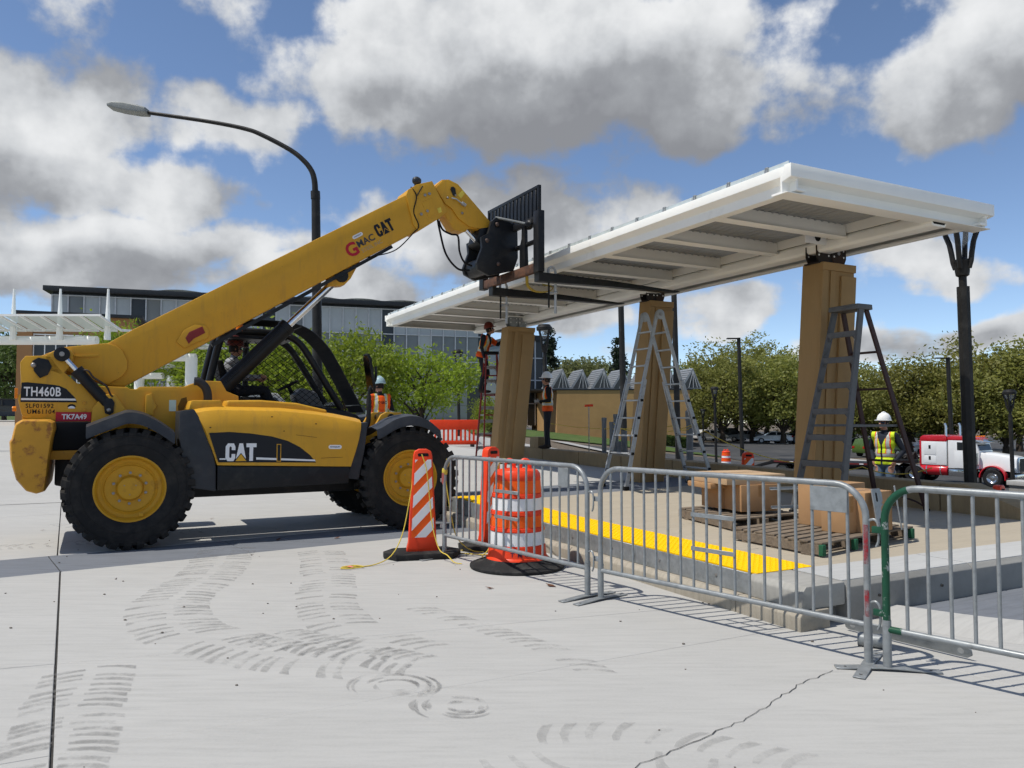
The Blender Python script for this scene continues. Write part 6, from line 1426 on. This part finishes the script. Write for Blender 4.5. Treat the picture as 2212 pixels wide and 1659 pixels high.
# ---- brick building at the far left
bb = thing('brick_building', 'tan brick building with dark gridded windows at the far left', 'building', (WX(33,44), 44, .3), radians(22))
b = MB(); b.box(0,.75,0,9,-.2,WZ(676,44)-.3); b.box(.75,6,.3,9,-.2,WZ(676,44)-.3); b.build('wall', ORB, bb, smooth=False)
b = MB(); b.box(-.3,6.5,-.12,9.5,WZ(676,44)-.3,WZ(673,44)-.2); b.build('roof', GFR, bb)
for iz in range(4):
    for ix in range(5):
        b = MB(); b.box(.82+ix*.56,1.33+ix*.56,.22,.28,.5+iz*1.4+(.0),1.78+iz*1.4); b.build('window_pane', GLA[2], bb, smooth=False)
for ix in range(6): b = MB(); b.box(.77+ix*.56,.82+ix*.56,.18,.3,.3,6.1); b.build('mullion', WHT, bb, smooth=False)
for iz in range(5): b = MB(); b.box(.77,3.6,.19,.3,.43+iz*1.4,.49+iz*1.4); b.build('transom', WHT, bb, smooth=False)
# ---- white glass-roofed transit shelters
SGL = glass('shelter_glass', (.60,.68,.65), .45, .90)
def shelter(U0, U1, d, Vb, Vt, nr, label, masts=(), cols=(), rz=0.):
    x0, x1 = WX(U0,d), WX(U1,d); zb, zt = WZ(Vb,d), WZ(Vt,d); L = x1-x0; g = T(x0, d)
    t = thing('glass_shelter', label, 'shelter', (x0, d, g), rz, 'white glass shelters'); zb -= g; zt -= g
    b = MB(); b.tube([(0,0,zb),(L-.8,0,zb)], .14, 12); b.build('main_beam', WHT, t)
    for i in range(nr+1):
        x = (L-.05)*i/nr; b = MB(); b.prism([(-1.3,zt+.0),(-1.25,zt+.05),(0,zb+.355),(.9,zb+.425),(.9,zb+.37),(0,zb+.28)], 'x', x-.025, x+.025); b.build('rib', WHT, t, bevel=.01, seg=1)
        if i < nr:
            b = MB(); b.add([(x+.05,-1.28,zt+.055),(x+L/nr-.05,-1.28,zt+.055),(x+L/nr-.05,0,zb+.36),(x+.05,0,zb+.36)], [(0,1,2,3)]); b.build('glass_pane', SGL, t, smooth=False)
            b = MB(); b.add([(x+.05,.02,zb+.365),(x+L/nr-.05,.02,zb+.365),(x+L/nr-.05,.9,zb+.43),(x+.05,.9,zb+.43)], [(0,1,2,3)]); b.build('glass_pane', SGL, t, smooth=False)
    b = MB(); b.box(0,L,-1.33,-1.27,zt,zt+.06); b.build('edge_trim', WHT, t)
    for U in masts:
        x = WX(U,d)-x0; b = MB(); b.tube([(x,-.2,zb),(x,-.2,zt+1.0)], [.10,.03], 8); b.build('mast', WHT, t)
    for U in cols:
        x = WX(U,d)-x0; b = MB(); b.tube([(x,0,0),(x,0,zb)], .2, 14); b.build('support_column', WHT, t)
    return t
shelter(-70, 262, 24, 735, 694, 8, 'white shelter with greenish glass panes and pointed masts at the left', (33,133,236), (-60,))
shelter(330, 470, 27, 772, 750, 4, 'white shelter with round column seen under the boom', (), (412,))
shelter(280, 392, 33, 812, 792, 3, 'lower white shelter roof glimpsed below the boom', (), (300,370))
# ---- tan skylight building
sb_ = thing('skylight_building', 'windowless tan brick building with row of sawtooth metal skylights', 'building', (WX(1203,80), 80, 0), radians(-3))
zb = WZ(975,80)-.8; zt = WZ(843,80); Lx = WX(1487,80)-WX(1203,80)
b = MB(); b.add([(0,0,zb),(Lx,0,zb),(Lx,14,zb),(-3,14,zb),(0,0,zt),(Lx,0,zt),(Lx,14,zt),(-3,14,zt)], [(0,3,2,1),(4,5,6,7),(0,1,5,4),(1,2,6,5),(2,3,7,6),(3,0,4,7)]); b.build('brick_wall', TBR, sb_, smooth=False)
b = MB(); b.box(-3,Lx+.1,-.08,14,zt,zt+.15); b.build('parapet', GFR, sb_)
SEAM = mat('seam_metal', (.27,.285,.30), .45, .3)
b = MB(); W_, D_, H_ = 2.3, 4.0, 2.15
b.add([(0,0,0),(W_,0,0),(W_*.62,0,H_),(0-1.0,D_,0),(W_-1.0,D_,0),(W_*.62-1.0,D_,H_)], [(0,1,2),(3,5,4),(0,2,5,3),(1,4,5,2)]); kme = b.mesh('skylight', SEAM, smooth=False)
b = MB(); 
b.add([(.35,-.03,.1),(W_-.2,-.03,.1),(W_*.62,-.03,H_-.3)], [(0,1,2)]); gme = b.mesh('skylight_glass', GLA[2], smooth=False)
b = MB(); b.beam((0,0,0),(-1.0,D_,0),.05,.06); smm = b.mesh('seam', SEAM, smooth=False)
for i in range(7):
    o = obj('skylight', kme, sb_, (-.8+i*2.15+(.6 if i > 3 else 0), .5+(i % 2)*1.2, zt+.15)); obj('skylight_glass', gme, o)
    for j in range(1, 9):
        f = j/9; b = MB(); b.beam((W_*.62*f-.02,0,H_*f+.02),(W_*.62*f-1.02,D_,H_*f+.02),.05,.05); b.build('seam', SEAM, o, smooth=False)
    for j in (.36,.62,.86):
        b = MB(); b.beam((lerp(.35,W_-.2,j),-.05,.1),(W_*.62,-.05,H_-.3),.05,.05); b.build('glazing_bar', MUL, o, smooth=False)
# ---- trees
def leaf_mat(name, c, var=.35, scale=1.2):
    t = NT(name); n = t.noise(scale, 4, .6); col = t.mix(t.mr(n, .3, .7, 0, 1), shade(c, 1-var), shade(c, 1+var)); t.col(col); t.val('Roughness', .6)
    oi = t.N.new('ShaderNodeObjectInfo'); col = t.mix(t.mr(oi.outputs['Random'], 0, 1, 0, .55), col, shade((c[0]*1.15, c[1]*.92, c[2]), .62)); t.col(col)
    tr = t.N.new('ShaderNodeBsdfTranslucent'); t.lk(col, tr.inputs[0]); mx = t.N.new('ShaderNodeMixShader'); mx.inputs[0].default_value = .5
    out = t.N['Material Output']; t.lk(t.b.outputs[0], mx.inputs[1]); t.lk(tr.outputs[0], mx.inputs[2]); t.lk(mx.outputs[0], out.inputs[0]); MAT[name] = t.m; return t.m
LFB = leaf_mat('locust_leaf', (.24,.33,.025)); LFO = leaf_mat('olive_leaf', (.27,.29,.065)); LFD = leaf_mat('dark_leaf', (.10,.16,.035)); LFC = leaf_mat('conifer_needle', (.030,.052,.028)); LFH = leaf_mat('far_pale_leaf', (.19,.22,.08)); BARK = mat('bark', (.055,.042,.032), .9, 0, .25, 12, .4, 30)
def tree_meshes(seed, h, rx, rz, z0, nclump, nleaf, ls, lm, kind='round', dens=.9, up=0.):
    """returns trunk mesh, crown mesh; crown made of leaf clumps on limbs"""
    rr = random.Random(seed); tb = MB(); cr = MB(); tips = []
    tr = h*.022+.03; top = z0+(h-z0)*.55
    tp = [(0,0,-.1),(rr.uniform(-.05,.05)*h*.2,rr.uniform(-.05,.05)*h*.2,z0*.6),(rr.uniform(-.1,.1)*rx*.3,rr.uniform(-.1,.1)*rx*.3,z0),(rr.uniform(-.2,.2)*rx*.3,rr.uniform(-.2,.2)*rx*.3,top)]
    P = spline(tp, 4); tb.tube(P, [lerp(tr*1.25, tr*.35, i/(len(P)-1)) for i in range(len(P))], 8)
    for i in range(nclump):
        while True:
            x, y, z = rr.uniform(-1,1), rr.uniform(-1,1), rr.uniform(-1,1); q = x*x+y*y+z*z
            if .18 < q < 1: break
        if kind == 'cone': 
            f = rr.random()**1.4; rad = (1-f)*rx*(.55+.45*rr.random()); a = rr.uniform(0,6.28); c = Vector((rad*cos(a), rad*sin(a), z0+(h-z0)*f))
        else:
            w = 1+.35*mnoise.noise((x*1.7+seed, y*1.7, z*1.7)); c = Vector((x*rx*w, y*rx*w, z0+(h-z0)*(.5+.5*z*w*.95)))
        tips.append(c)
        if i % 3 == 0 and kind != 'cone':
            s = P[min(len(P)-1, int(len(P)*rr.uniform(.45,1)))]; m = s.lerp(c, .5)+Vector((0,0,rx*.08)); tb.tube([s, m, c], [tr*.34, tr*.20, tr*.06], 5)
        cs = (rx*.30 if kind != 'cone' else rx*.22)*rr.uniform(.7,1.25)
        for j in range(nleaf):
            d = Vector((rr.gauss(0,1), rr.gauss(0,1), rr.gauss(0,.7)))*cs*.55
            p = c+d; s = ls*rr.uniform(.6,1.3); n = Vector((rr.uniform(-1,1), rr.uniform(-1,1), rr.uniform(-.2,1)+up)).normalized(); u = n.orthogonal().normalized(); u.rotate(Matrix.Rotation(rr.uniform(0,6.28),3,n)); v = n.cross(u)
            cr.add([p-u*s*.9, p+v*s*.42-u*s*.1, p+u*s*.9, p-v*s*.42-u*s*.1], [(0,1,2,3)])
    return tb.mesh('trunk', BARK), mk(cr, 'crown', lm)
def mk(b, name, m):
    me = bpy.data.meshes.new(name); me.from_pydata(b.v, [], b.f); me.materials.append(m); return me
def plant_tree(tm_, loc, rz, label, group, sc=(1,1,1), cat='tree', name='tree'):
    t = thing(name, label, cat, loc, rz, group); t.scale = sc; obj('trunk', tm_[0], t); obj('crown', tm_[1], t); return t
L1 = tree_meshes(1, 4.6, 2.1, 2, 1.2, 95, 70, .105, LFB); L2 = tree_meshes(2, 4.3, 2.3, 2, 1.1, 95, 70, .105, LFB)
for U, d, tm_, sc, lb in ((742,31,L1,(.95,.95,1.0),'bright green young tree behind the street light pole'),(912,33,L2,(1.1,1.0,.95),'bright green young tree beside the distant lantern lamp'),(560,32,L2,(1.2,1.2,1.08),'bright green young tree seen through the cab cage'),(655,36,L1,(1.0,1.0,1.0),'bright green young tree behind the cab roof'),(480,34,L1,(1.,1.,1.05),'bright green young tree behind the cab rear post'),(268,36,L2,(.85,.85,1.25),'green tree top above the left glass shelter')):
    x = WX(U,d); plant_tree(tm_, (x,d,T(x,d)-.05), U*.37, lb, 'young trees on the plaza', sc)
x = WX(1062,45); plant_tree(L1, (x,45,T(x,45)), 2., 'small green tree seen between the red ladder rails', 'young trees on the plaza', (.5,.5,.62))
TA = [tree_meshes(11+i, 12.5, 4.6, 6, 2.0, 120, 75, .23, LFO) for i in range(4)]
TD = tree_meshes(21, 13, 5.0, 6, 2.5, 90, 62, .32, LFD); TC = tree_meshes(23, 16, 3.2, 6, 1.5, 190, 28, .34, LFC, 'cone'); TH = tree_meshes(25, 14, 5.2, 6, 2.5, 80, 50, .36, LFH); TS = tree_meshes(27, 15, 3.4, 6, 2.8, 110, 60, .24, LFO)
rr = random.Random(9)
far = [(1560,92,TA[0],1.0),(1625,96,TA[1],1.08),(1690,93,TA[2],1.02),(1755,97,TA[3],.98),(1830,94,TA[0],.95),(1900,98,TA[1],.97),(1965,93,TA[2],1.0),(2035,92,TA[3],1.06),(2100,88,TA[0],1.14),(2170,84,TA[1],1.16),(2235,82,TA[2],1.2),(1520,104,TA[3],.85),
       (1590,108,TS,1.06),(1655,112,TS,1.14),(1715,110,TS,1.18),(1500,118,TD,.98),(1840,118,TD,.9),(1930,122,TH,.8),(2120,112,TS,1.05),(2200,108,TS,1.08)]
LBL = ['olive green tree with its crown over the parked cars', 'slender olive tree standing behind the parking row', 'dark green broad tree beyond the parking lot', 'pale hazy tree in the far row']
nm_ = {}
near_of = ['beside the far lantern lamp','over the white sedan','over the flatbed ramp','behind the dark area light','left of the tan column','behind the grey stepladder','above the worker in lime','over the trailer deck','behind the red sleeper cab','behind the octagonal pole','over the white truck hood','at the tan building corner','behind the first olive row','rising past the area light','tallest beside the column','beside the tan building roof','through the stepladder rear legs','low beyond the stepladder','above the truck exhaust','farthest over the truck hood']
for (U, d, tm_, s), nr in zip(far, near_of):
    x = WX(U,d); k = LBL[1] if tm_ is TS else LBL[2] if tm_ is TD else LBL[3] if tm_ is TH else LBL[0]
    plant_tree(tm_, (x,d,T(x,d)-.1), rr.uniform(0,6), ('slender olive tree ' if tm_ is TS else 'dark broad tree ' if tm_ is TD else 'pale hazy tree ' if tm_ is TH else 'olive green tree ')+nr, 'trees round the parking lot', (s*rr.uniform(.95,1.2), s*rr.uniform(.95,1.2), s*rr.uniform(.80,.98)))
for U, d, s, lb in ((1185,120,1.02,'dark narrow conifer behind the lantern lamp by the worker'),(1337,125,1.0,'dark narrow conifer above the skylights'),(2000,150,.9,'dark conifer tip above the tree line'),(1972,152,.8,'smaller dark conifer tip beside it above the trees')):
    x = WX(U,d); plant_tree(TC, (x,d,T(x,d)), U*.1, lb, 'conifers', (s,s,s*.98), name='conifer')
for i, (U, d, s) in enumerate(((1215,130,.9),(1240,135,.92),(1270,128,.95),(1300,132,.98),(1225,140,1.0))):
    x = WX(U,d); plant_tree(TH, (x,d,T(x,d)), U*.2, ('pale far tree over the first skylight peak','pale far tree over the second skylight peak','pale far tree over the middle skylight peaks','pale far tree beside the conifer over the skylights','tallest pale far tree behind the skylight roofs')[i], 'far trees over the skylights', (s,s,s))
for i, (U, d, s, lb) in enumerate(((10,58,.5,'dark tree at the far left behind the lamp pole'),(-30,70,.7,'broad tree at the far left edge'),(2290,95,1.1,'olive tree at the far right edge'))):
    x = WX(U,d); plant_tree(TD if i < 2 else TA[1], (x,d,T(x,d)), i*1.3, lb, None, (s,s,s))
# small far-left lamp and shrubs at the skylight building
b = MB(); rr = random.Random(77)
for i in range(5200):
    x = WX(rr.uniform(1420,1492),76); y = 76+rr.uniform(-.5,.5); z = T(x,y)+rr.uniform(0,1.0); s = .14; n = Vector((rr.uniform(-1,1),rr.uniform(-1,1),rr.uniform(0,1))).normalized(); u = n.orthogonal(); v = n.cross(u); p = Vector((x,y,z)); b.add([p-u*s,p+v*s*.5,p+u*s,p-v*s*.5], [(0,1,2,3)])
o = obj('hedge', mk(b,'hedge',LFD)); tag(o, 'low hedge along the foot of the tan building', 'hedge')
# weeds on the planting strip
b = MB()
for i in range(900):
    s = rr.uniform(3,11); p0 = PF(5.75+rr.uniform(0,1.0)**1.5*2.2, s); z = T(p0.x,p0.y)-.06; a = rr.uniform(0,6.28); hgt = rr.uniform(.05,.22); w = .02
    b.add([(p0.x-w*sin(a),p0.y+w*cos(a),z),(p0.x+w*sin(a),p0.y-w*cos(a),z),(p0.x+.08*cos(a),p0.y+.08*sin(a),z+hgt)], [(0,1,2)])
o = obj('weeds', mk(b,'weeds',LFO)); tag(o, 'sparse weeds growing behind the low wall', 'weeds', kind='stuff')
# ---- cars
CGL = mat('car_glass', (.02,.024,.028), .06, 0, .1, 2); CTY = mat('car_tyre', (.015,.015,.016), .8); CHU = mat('car_rim', (.35,.36,.37), .35, .7); LMP = mat('headlamp', (.75,.75,.72), .15); TLP = mat('tail_lamp', (.35,.01,.01), .2)
def car_meshes(kind):
    if kind == 'suv': prof = [(-2.2,.35),(-2.25,.75),(-2.18,1.02),(-1.95,1.62),(-1.4,1.70),(.3,1.68),(.95,1.12),(1.95,1.0),(2.22,.78),(2.25,.35)]; gl = [(-1.85,1.08),(-1.72,1.52),(.22,1.58),(.80,1.12)]
    elif kind == 'pickup': prof = [(-2.7,.45),(-2.72,1.05),(-.75,1.05),(-.65,1.62),(-.4,1.80),(.5,1.78),(1.05,1.18),(2.3,1.10),(2.5,.85),(2.5,.42)]; gl = [(-.55,1.18),(-.38,1.68),(.45,1.68),(.90,1.18)]
    else: prof = [(-2.25,.35),(-2.3,.75),(-2.2,.98),(-1.65,1.05),(-1.0,1.42),(-.4,1.47),(.25,1.42),(1.0,.98),(1.95,.86),(2.25,.66),(2.28,.33)]; gl = [(-1.45,1.05),(-.95,1.36),(.20,1.37),(.82,.99)]
    b = MB(); n = len(prof); ins = [(-.74,.94,0),(-.88,1.,0),(.88,1.,0),(.74,.94,0)]; v = []
    for y, k, _ in ((-.72,1,0),(-.90,1,1),(.90,1,1),(.72,1,0)):
        for x, z in prof:
            yy = y*(1-.16*max(0, min(1, (z-.95)/.6))); xx = x*(1 if abs(y) < .8 else 1); v.append((xx, yy if abs(y) > .8 else yy*1.0, z if abs(y) > .8 else z+.02*(z > 1)))
    for i in range(3):
        for j in range(n): b.f.append((i*n+j, i*n+(j+1) % n, (i+1)*n+(j+1) % n, (i+1)*n+j)); b.m.append(0)
    b.v = v; b.f += [tuple(range(n)), tuple(range(4*n-1, 3*n-1, -1))]; b.m += [0,0]
    return b, gl, prof
def car(loc, rz, kind, col, label):
    t = thing('parked_car', label, 'car', loc, rz, 'cars in the parking lot'); b, gl, prof = car_meshes(kind)
    b.build('body', col, t, bevel=.05, ang=50)
    for sg in (-1, 1):
        g = MB(); y = .90*(1-.16*.55); v = [(x, sg*(.90*(1-.16*max(0,min(1,(z-.95)/.6)))+.006), z) for x, z in gl]; g.add(v, [(0,1,2,3)]); g.build('side_window', CGL, t, smooth=False)
        xm = (gl[1][0]+gl[2][0])/2; g = MB(); g.box(xm-.04,xm+.04,min(sg*.80,sg*.905),max(sg*.80,sg*.905),gl[0][1],gl[1][1]); g.build('door_pillar', col, t, smooth=False)
        for x in (-1.38, 1.38):
            w = MB(); w.cyl((x,sg*.72,.33),(x,sg*.915,.33),.335,n=18); q = w.build('wheel', CTY, t); w = MB(); w.cyl((x,sg*.90,.33),(x,sg*.925,.33),.21,n=12); w.build('rim', CHU, q)
    i = max(range(len(prof)), key=lambda i: prof[i][0]); 
    fx_, rx_ = prof[-1][0], prof[0][0]
    for (x0, z0), (x1, z1) in ((gl[3], gl[2]), (gl[0], gl[1])):
        g = MB(); o = .10 if x0 > x1 else -.06; g.add([(x0+o,-.70,z0+.02),(x0+o,.70,z0+.02),(x1+o,.62,z1),(x1+o,-.62,z1)], [(0,1,2,3)]); g.build('windscreen', CGL, t, smooth=False)
    for sg in (-1, 1):
        g = MB(); g.box(fx_-.16,fx_+.015,sg*.62-.2,sg*.62+.2,.62,.76); g.build('headlight', LMP, t, bevel=.02); g = MB(); g.box(rx_-.06,rx_+.1,sg*.68-.14,sg*.68+.14,.76,.98); g.build('tail_light', TLP, t, bevel=.02)
    return t
def paint(n, c): return mat('car_'+n, c, .25, .1, .03, 2, coat=.6)
PW, PS, PK, PR, PG = paint('white',(.75,.75,.74)), paint('silver',(.30,.32,.34)), paint('black',(.015,.016,.018)), paint('red',(.30,.02,.03)), paint('green',(.07,.12,.025))
for U, d, kind, col, rz, lb in ((1530,100,'sedan',PW,.35,'white sedan parked beside the far lawn'),(1515,112,'suv',PK,.1,'dark car parked behind the white sedan'),(1500,124,'suv',PW,.4,'white minivan parked deep in the lot'),(1580,104,'suv',PK,.0,'black truck-like car beside the orange drum'),(1612,98,'sedan',PS,2.6,'silver sedan parked right of the orange drum'),(1668,95,'sedan',PW,2.9,'white sedan nose-out under the olive trees'),(1705,98,'sedan',PS,3.2,'silver-blue sedan between white and grey cars'),(1738,95,'suv',PS,2.2,'grey hatchback parked near the tan column'),(1772,93,'suv',PW,1.75,'white hatchback seen from behind beside the tan column'),(1752,120,'pickup',PW,2.9,'white pickup parked in the farther row'),(1705,118,'sedan',PR,.4,'red car parked in the farther row'),(1895,72,'suv',PG,.3,'green car behind the flatbed trailer'),(1850,96,'sedan',PK,.2,'dark sedan behind the stepladder'),(2000,94,'sedan',PW,.1,'white car half hidden behind the trailer load')):
    x = WX(U,d); car((x,d,T(x,d)+.01), rz, kind, col, lb)
x = WX(25,50); car((x,50,T(x,50)), .4, 'sedan', PK, 'dark car parked at the far left below the lawn')
x = WX(555,21); car((x,21,T(x,21)), radians(20), 'pickup', PW, 'white pickup parked behind the machine chassis')
# ---- semi truck and flatbed trailer on the street
TX, TY = 28.2, 44.6; TH_ = radians(-52); TZ = T(TX, TY)-.02
tk = thing('semi_truck', 'white and red semi truck with sleeper cab parked on the street', 'truck', (TX,TY,TZ), TH_); tk.rotation_euler = (0, math.atan(.004), TH_)
TW = mat('truck_white', (.76,.76,.75), .3, 0, .02, 2, coat=.5); TR = mat('truck_red', (.50,.012,.022), .28, 0, .03, 2, coat=.5); CH2 = mat('truck_chrome', (.62,.63,.64), .16, 1., .03, 3); TBK = mat('truck_black', (.014,.014,.015), .55)
def twheel(x, y, par, r=.52, w=.30, rim=CH2):
    sg = -1 if y < 0 else 1
    b = MB(); b.lathe([(.30,-w/2),(r-.05,-w/2),(r,-w/2+.05),(r,w/2-.05),(r-.05,w/2),(.30,w/2)], (x,y,r), 'y', 26, close=False); q = b.build('wheel', CTY, par)
    b = MB(); pr = [(.315,.15),(.29,.15),(.25,.10),(.18,.07),(.12,.08),(.11,.13),(0,.14)]; b.lathe([(a, h*sg) for a, h in pr], (x,y,r), 'y', 20, close=False); b.build('rim', rim, q)
for y in (-1.02, 1.02): twheel(0, y, tk)
for x in (-4.35, -5.65):
    for y in (-.98, .98): twheel(x, y, tk, w=.55)
b = MB(); b.box(-6.4,1.0,-.42,.42,.55,.85); b.build('chassis', TBK, tk, bevel=.02)
# hood
v = []; st = [(-.80,1.02,1.02,2.0,.95),(.0,.98,1.0,1.90,.9),(.7,.94,.98,1.80,.85),(1.12,.88,.94,1.72,.80)]
b = MB()
for x, z0, hw_, z1, tw_ in st:
    hw_ *= .86
    for y, z in ((-hw_,z0),(-hw_,z1-.28),(-hw_*.92,z1-.08),(-hw_*.7,z1),(hw_*.7,z1),(hw_*.92,z1-.08),(hw_,z1-.28),(hw_,z0)): v.append((x,y,z))
n = 8; b.add(v, [(i*n+j,i*n+(j+1)%n,(i+1)*n+(j+1)%n,(i+1)*n+j) for i in range(3) for j in range(n)]+[tuple(range(n)),tuple(range(4*n-1,3*n-1,-1))]); b.build('hood', TW, tk, ang=35)
b = MB(); b.box(1.10,1.20,-.62,.62,.88,1.74); g = b.build('grille', CH2, tk, bevel=.03)
b = MB(); b.box(1.20,1.212,-.54,.54,.94,1.66); b.build('grille_mesh', TBK, g)
b = MB(); b.box(1.0,1.28,-1.2,1.2,.42,.80); b.build('bumper', CH2, tk, bevel=.05)
for y in (-.98,.98):
    b = MB(); b.box(.98,1.12,y-.14,y+.14,.98,1.16); b.build('headlight', LMP, tk, bevel=.03)
    s = -1 if y < 0 else 1; P = []; 
    for i in range(13): a = radians(-8+ i*188/12); P.append((.70*cos(a), .52+.72*sin(a)))
    Q = P+[(p[0]*.90, .52+(p[1]-.52)*.90) for p in P[::-1]]
    b = MB(); b.prism(Q, 'y', min(s*.78,s*1.20), max(s*.78,s*1.20)); b.build('front_fender', TR, tk, bevel=.03)
# cab and sleeper
b = MB(); b.prism([(-2.42,.95),(-2.42,2.78),(-2.2,2.86),(-1.25,2.80),(-.95,2.66),(-.72,2.02),(-.72,.98)], 'y', -1.0, 1.0); b.build('cab', TW, tk, bevel=.06)
b = MB(); b.prism([(-2.44,2.62),(-2.44,2.80),(-2.2,2.885),(-1.2,2.83),(-.93,2.70),(-.93,2.62)], 'y', -1.015, 1.015); b.build('roof_trim', TR, tk, bevel=.05)
b = MB(); b.prism([(-1.0,2.62),(-.62,2.50),(-.60,2.54),(-.98,2.70)], 'y', -1.0, 1.0); b.build('sun_visor', CH2, tk, bevel=.01)
b = MB(); b.add([(-.925,-.86,2.56),(-.925,.86,2.56),(-.712,.88,2.06),(-.712,-.88,2.06)], [(0,1,2,3)]); b.build('windshield', CGL, tk, smooth=False)
for s in (-1, 1):
    b = MB(); b.add([(-1.9,s*1.006,2.05),(-1.9,s*1.006,2.52),(-1.12,s*1.006,2.50),(-.95,s*1.006,2.05)], [(0,1,2,3)]); b.build('side_window', CGL, tk, smooth=False)
    b = MB(); b.box(-2.05,-.90,min(s*1.0,s*1.012),max(s*1.0,s*1.012),1.0,2.0); b.build('door', TW, tk, bevel=.01)
    b = MB(); b.tube([(-2.52,s*.98,.9),(-2.52,s*.98,3.45),(-2.58,s*.98,3.62)], .075, 10); b.build('exhaust_stack', CH2, tk)
    b = MB(); b.cyl((-.86,s*1.14,1.25),(-.86,s*1.14,1.92),.19,n=16); b.build('air_cleaner', CH2, tk)
    b = MB(); b.box(-1.1,-1.02,min(s*1.25,s*1.42),max(s*1.25,s*1.42),1.9,2.45); b.build('mirror', CH2, tk, bevel=.02)
    b = MB(); b.lathe([(0,-3.98),(.28,-3.96),(.31,-3.9),(.31,-2.48),(.28,-2.42),(0,-2.40)], (0,s*.86,.82), 'x', 20, close=False); q = b.build('fuel_tank', TR, tk)
    for x in (-3.6,-2.8): b = MB(); b.lathe([(.318,x-.03),(.318,x+.03)], (0,s*.86,.82), 'x', 20, close=False); b.build('tank_strap', CH2, q)
    b = MB(); b.box(-2.35,-.80,min(s*.75,s*1.12),max(s*.75,s*1.12),.50,.92); b.build('step_box', CH2, tk, bevel=.03)
    b = MB(); b.box(-.72,-.66,s*1.0-.15,s*1.0+.15,.18,.7); b.build('mud_flap', TBK, tk)
    b = MB(); P = [(-4.95+1.32*cos(radians(a)), .62+.58*sin(radians(a))) for a in range(10,171,16)]; Q = P+[(x_, z_-.05) for x_, z_ in P[::-1]]; b.prism(Q, 'y', min(s*.72,s*1.25), max(s*.72,s*1.25)); b.build('rear_fender', mat('fender_grey',(.25,.26,.27),.3,.6), tk, bevel=.01)
b = MB(); b.box(-3.95,-2.46,-1.06,1.06,1.12,2.62); b.build('sleeper', TW, tk, bevel=.06)
b = MB(); b.prism([(-3.98,2.52),(-3.98,2.78),(-3.8,2.90),(-2.45,2.90),(-2.45,2.52)], 'y', -1.075, 1.075); b.build('sleeper_roof', TR, tk, bevel=.06)
b = MB(); b.box(-4.02,-3.90,-1.07,1.07,1.02,2.6); b.build('sleeper_back', TR, tk, bevel=.03)
for z0, z1 in ((1.72,2.48),(1.22,1.66)):
    b = MB(); b.box(-3.75,-3.05,-1.075,-1.055,z0,z1); d_ = b.build('locker_door', TW, tk, bevel=.02)
    b = MB(); b.box(-3.48,-3.36,-1.085,-1.07,(z0+z1)/2-.02,(z0+z1)/2+.2); b.build('vent', TBK, d_)
for i in range(5): b = MB(); b.box(-1.1+.0,-1.0,-.7+i*.35-.05,-.7+i*.35+.05,2.83,2.90); b.build('marker_lamp', MAT['amber_lens'], tk, bevel=.01)
# trailer
TT = radians(-28); fwx, fwy = TX-5*cos(TH_), TY-5*sin(TH_)
tr_ = thing('flatbed_trailer', 'black flatbed trailer with lowered tail ramp behind the semi truck', 'trailer', (fwx+5*cos(TT),fwy+5*sin(TT),TZ+.03), TT); tr_.rotation_euler = (0, math.atan(.008), TT)
b = MB(); b.prism([(-4.6,1.12),(-4.6,1.32),(-6.9,1.32),(-7.3,1.02),(-13.2,1.02),(-15.6,.22),(-15.6,.12),(-13.1,.80),(-7.1,.80),(-6.7,1.12)], 'y', -1.25, 1.25); b.build('deck', TBK, tr_, bevel=.01)
b = MB(); b.box(-13.1,-7.3,-1.265,-1.25,.90,1.0); b.build('red_reflector_rail', mat('rail_red',(.16,.03,.03),.5), tr_)
for x in (-7.8,-9.2,-10.6,-12.0): b = MB(); b.box(x-.12,x+.12,-1.27,-1.264,.92,.98); b.build('reflector', WHT2, tr_)
for x in (-11.4,-12.6):
    for y in (-1.0,1.0): twheel(x, y, tr_, .42, .42, mat('trailer_hub',(.42,.38,.30),.6))
b = MB(); b.box(-12.0,-7.2,-.5,.5,.55,.80); b.build('frame_rail', TBK, tr_)
rr = random.Random(6)
for i in range(9):
    x = -4.9-i*.3; h = rr.uniform(.12,.42); b = MB(); b.box(x-.25,x+.2,-.9+rr.uniform(0,.5),.6,1.33,1.33+h); b.tube([(x-.2,-.9,1.36),(x+.1,-.5,1.4+h),(x+.3,.2,1.35)], .05, 6)
    o = b.build('loaded_chain_and_binders', mat('load_dark',(.04,.035,.032),.6,.3), tr_, bevel=.02); o.name = 'load_gear'
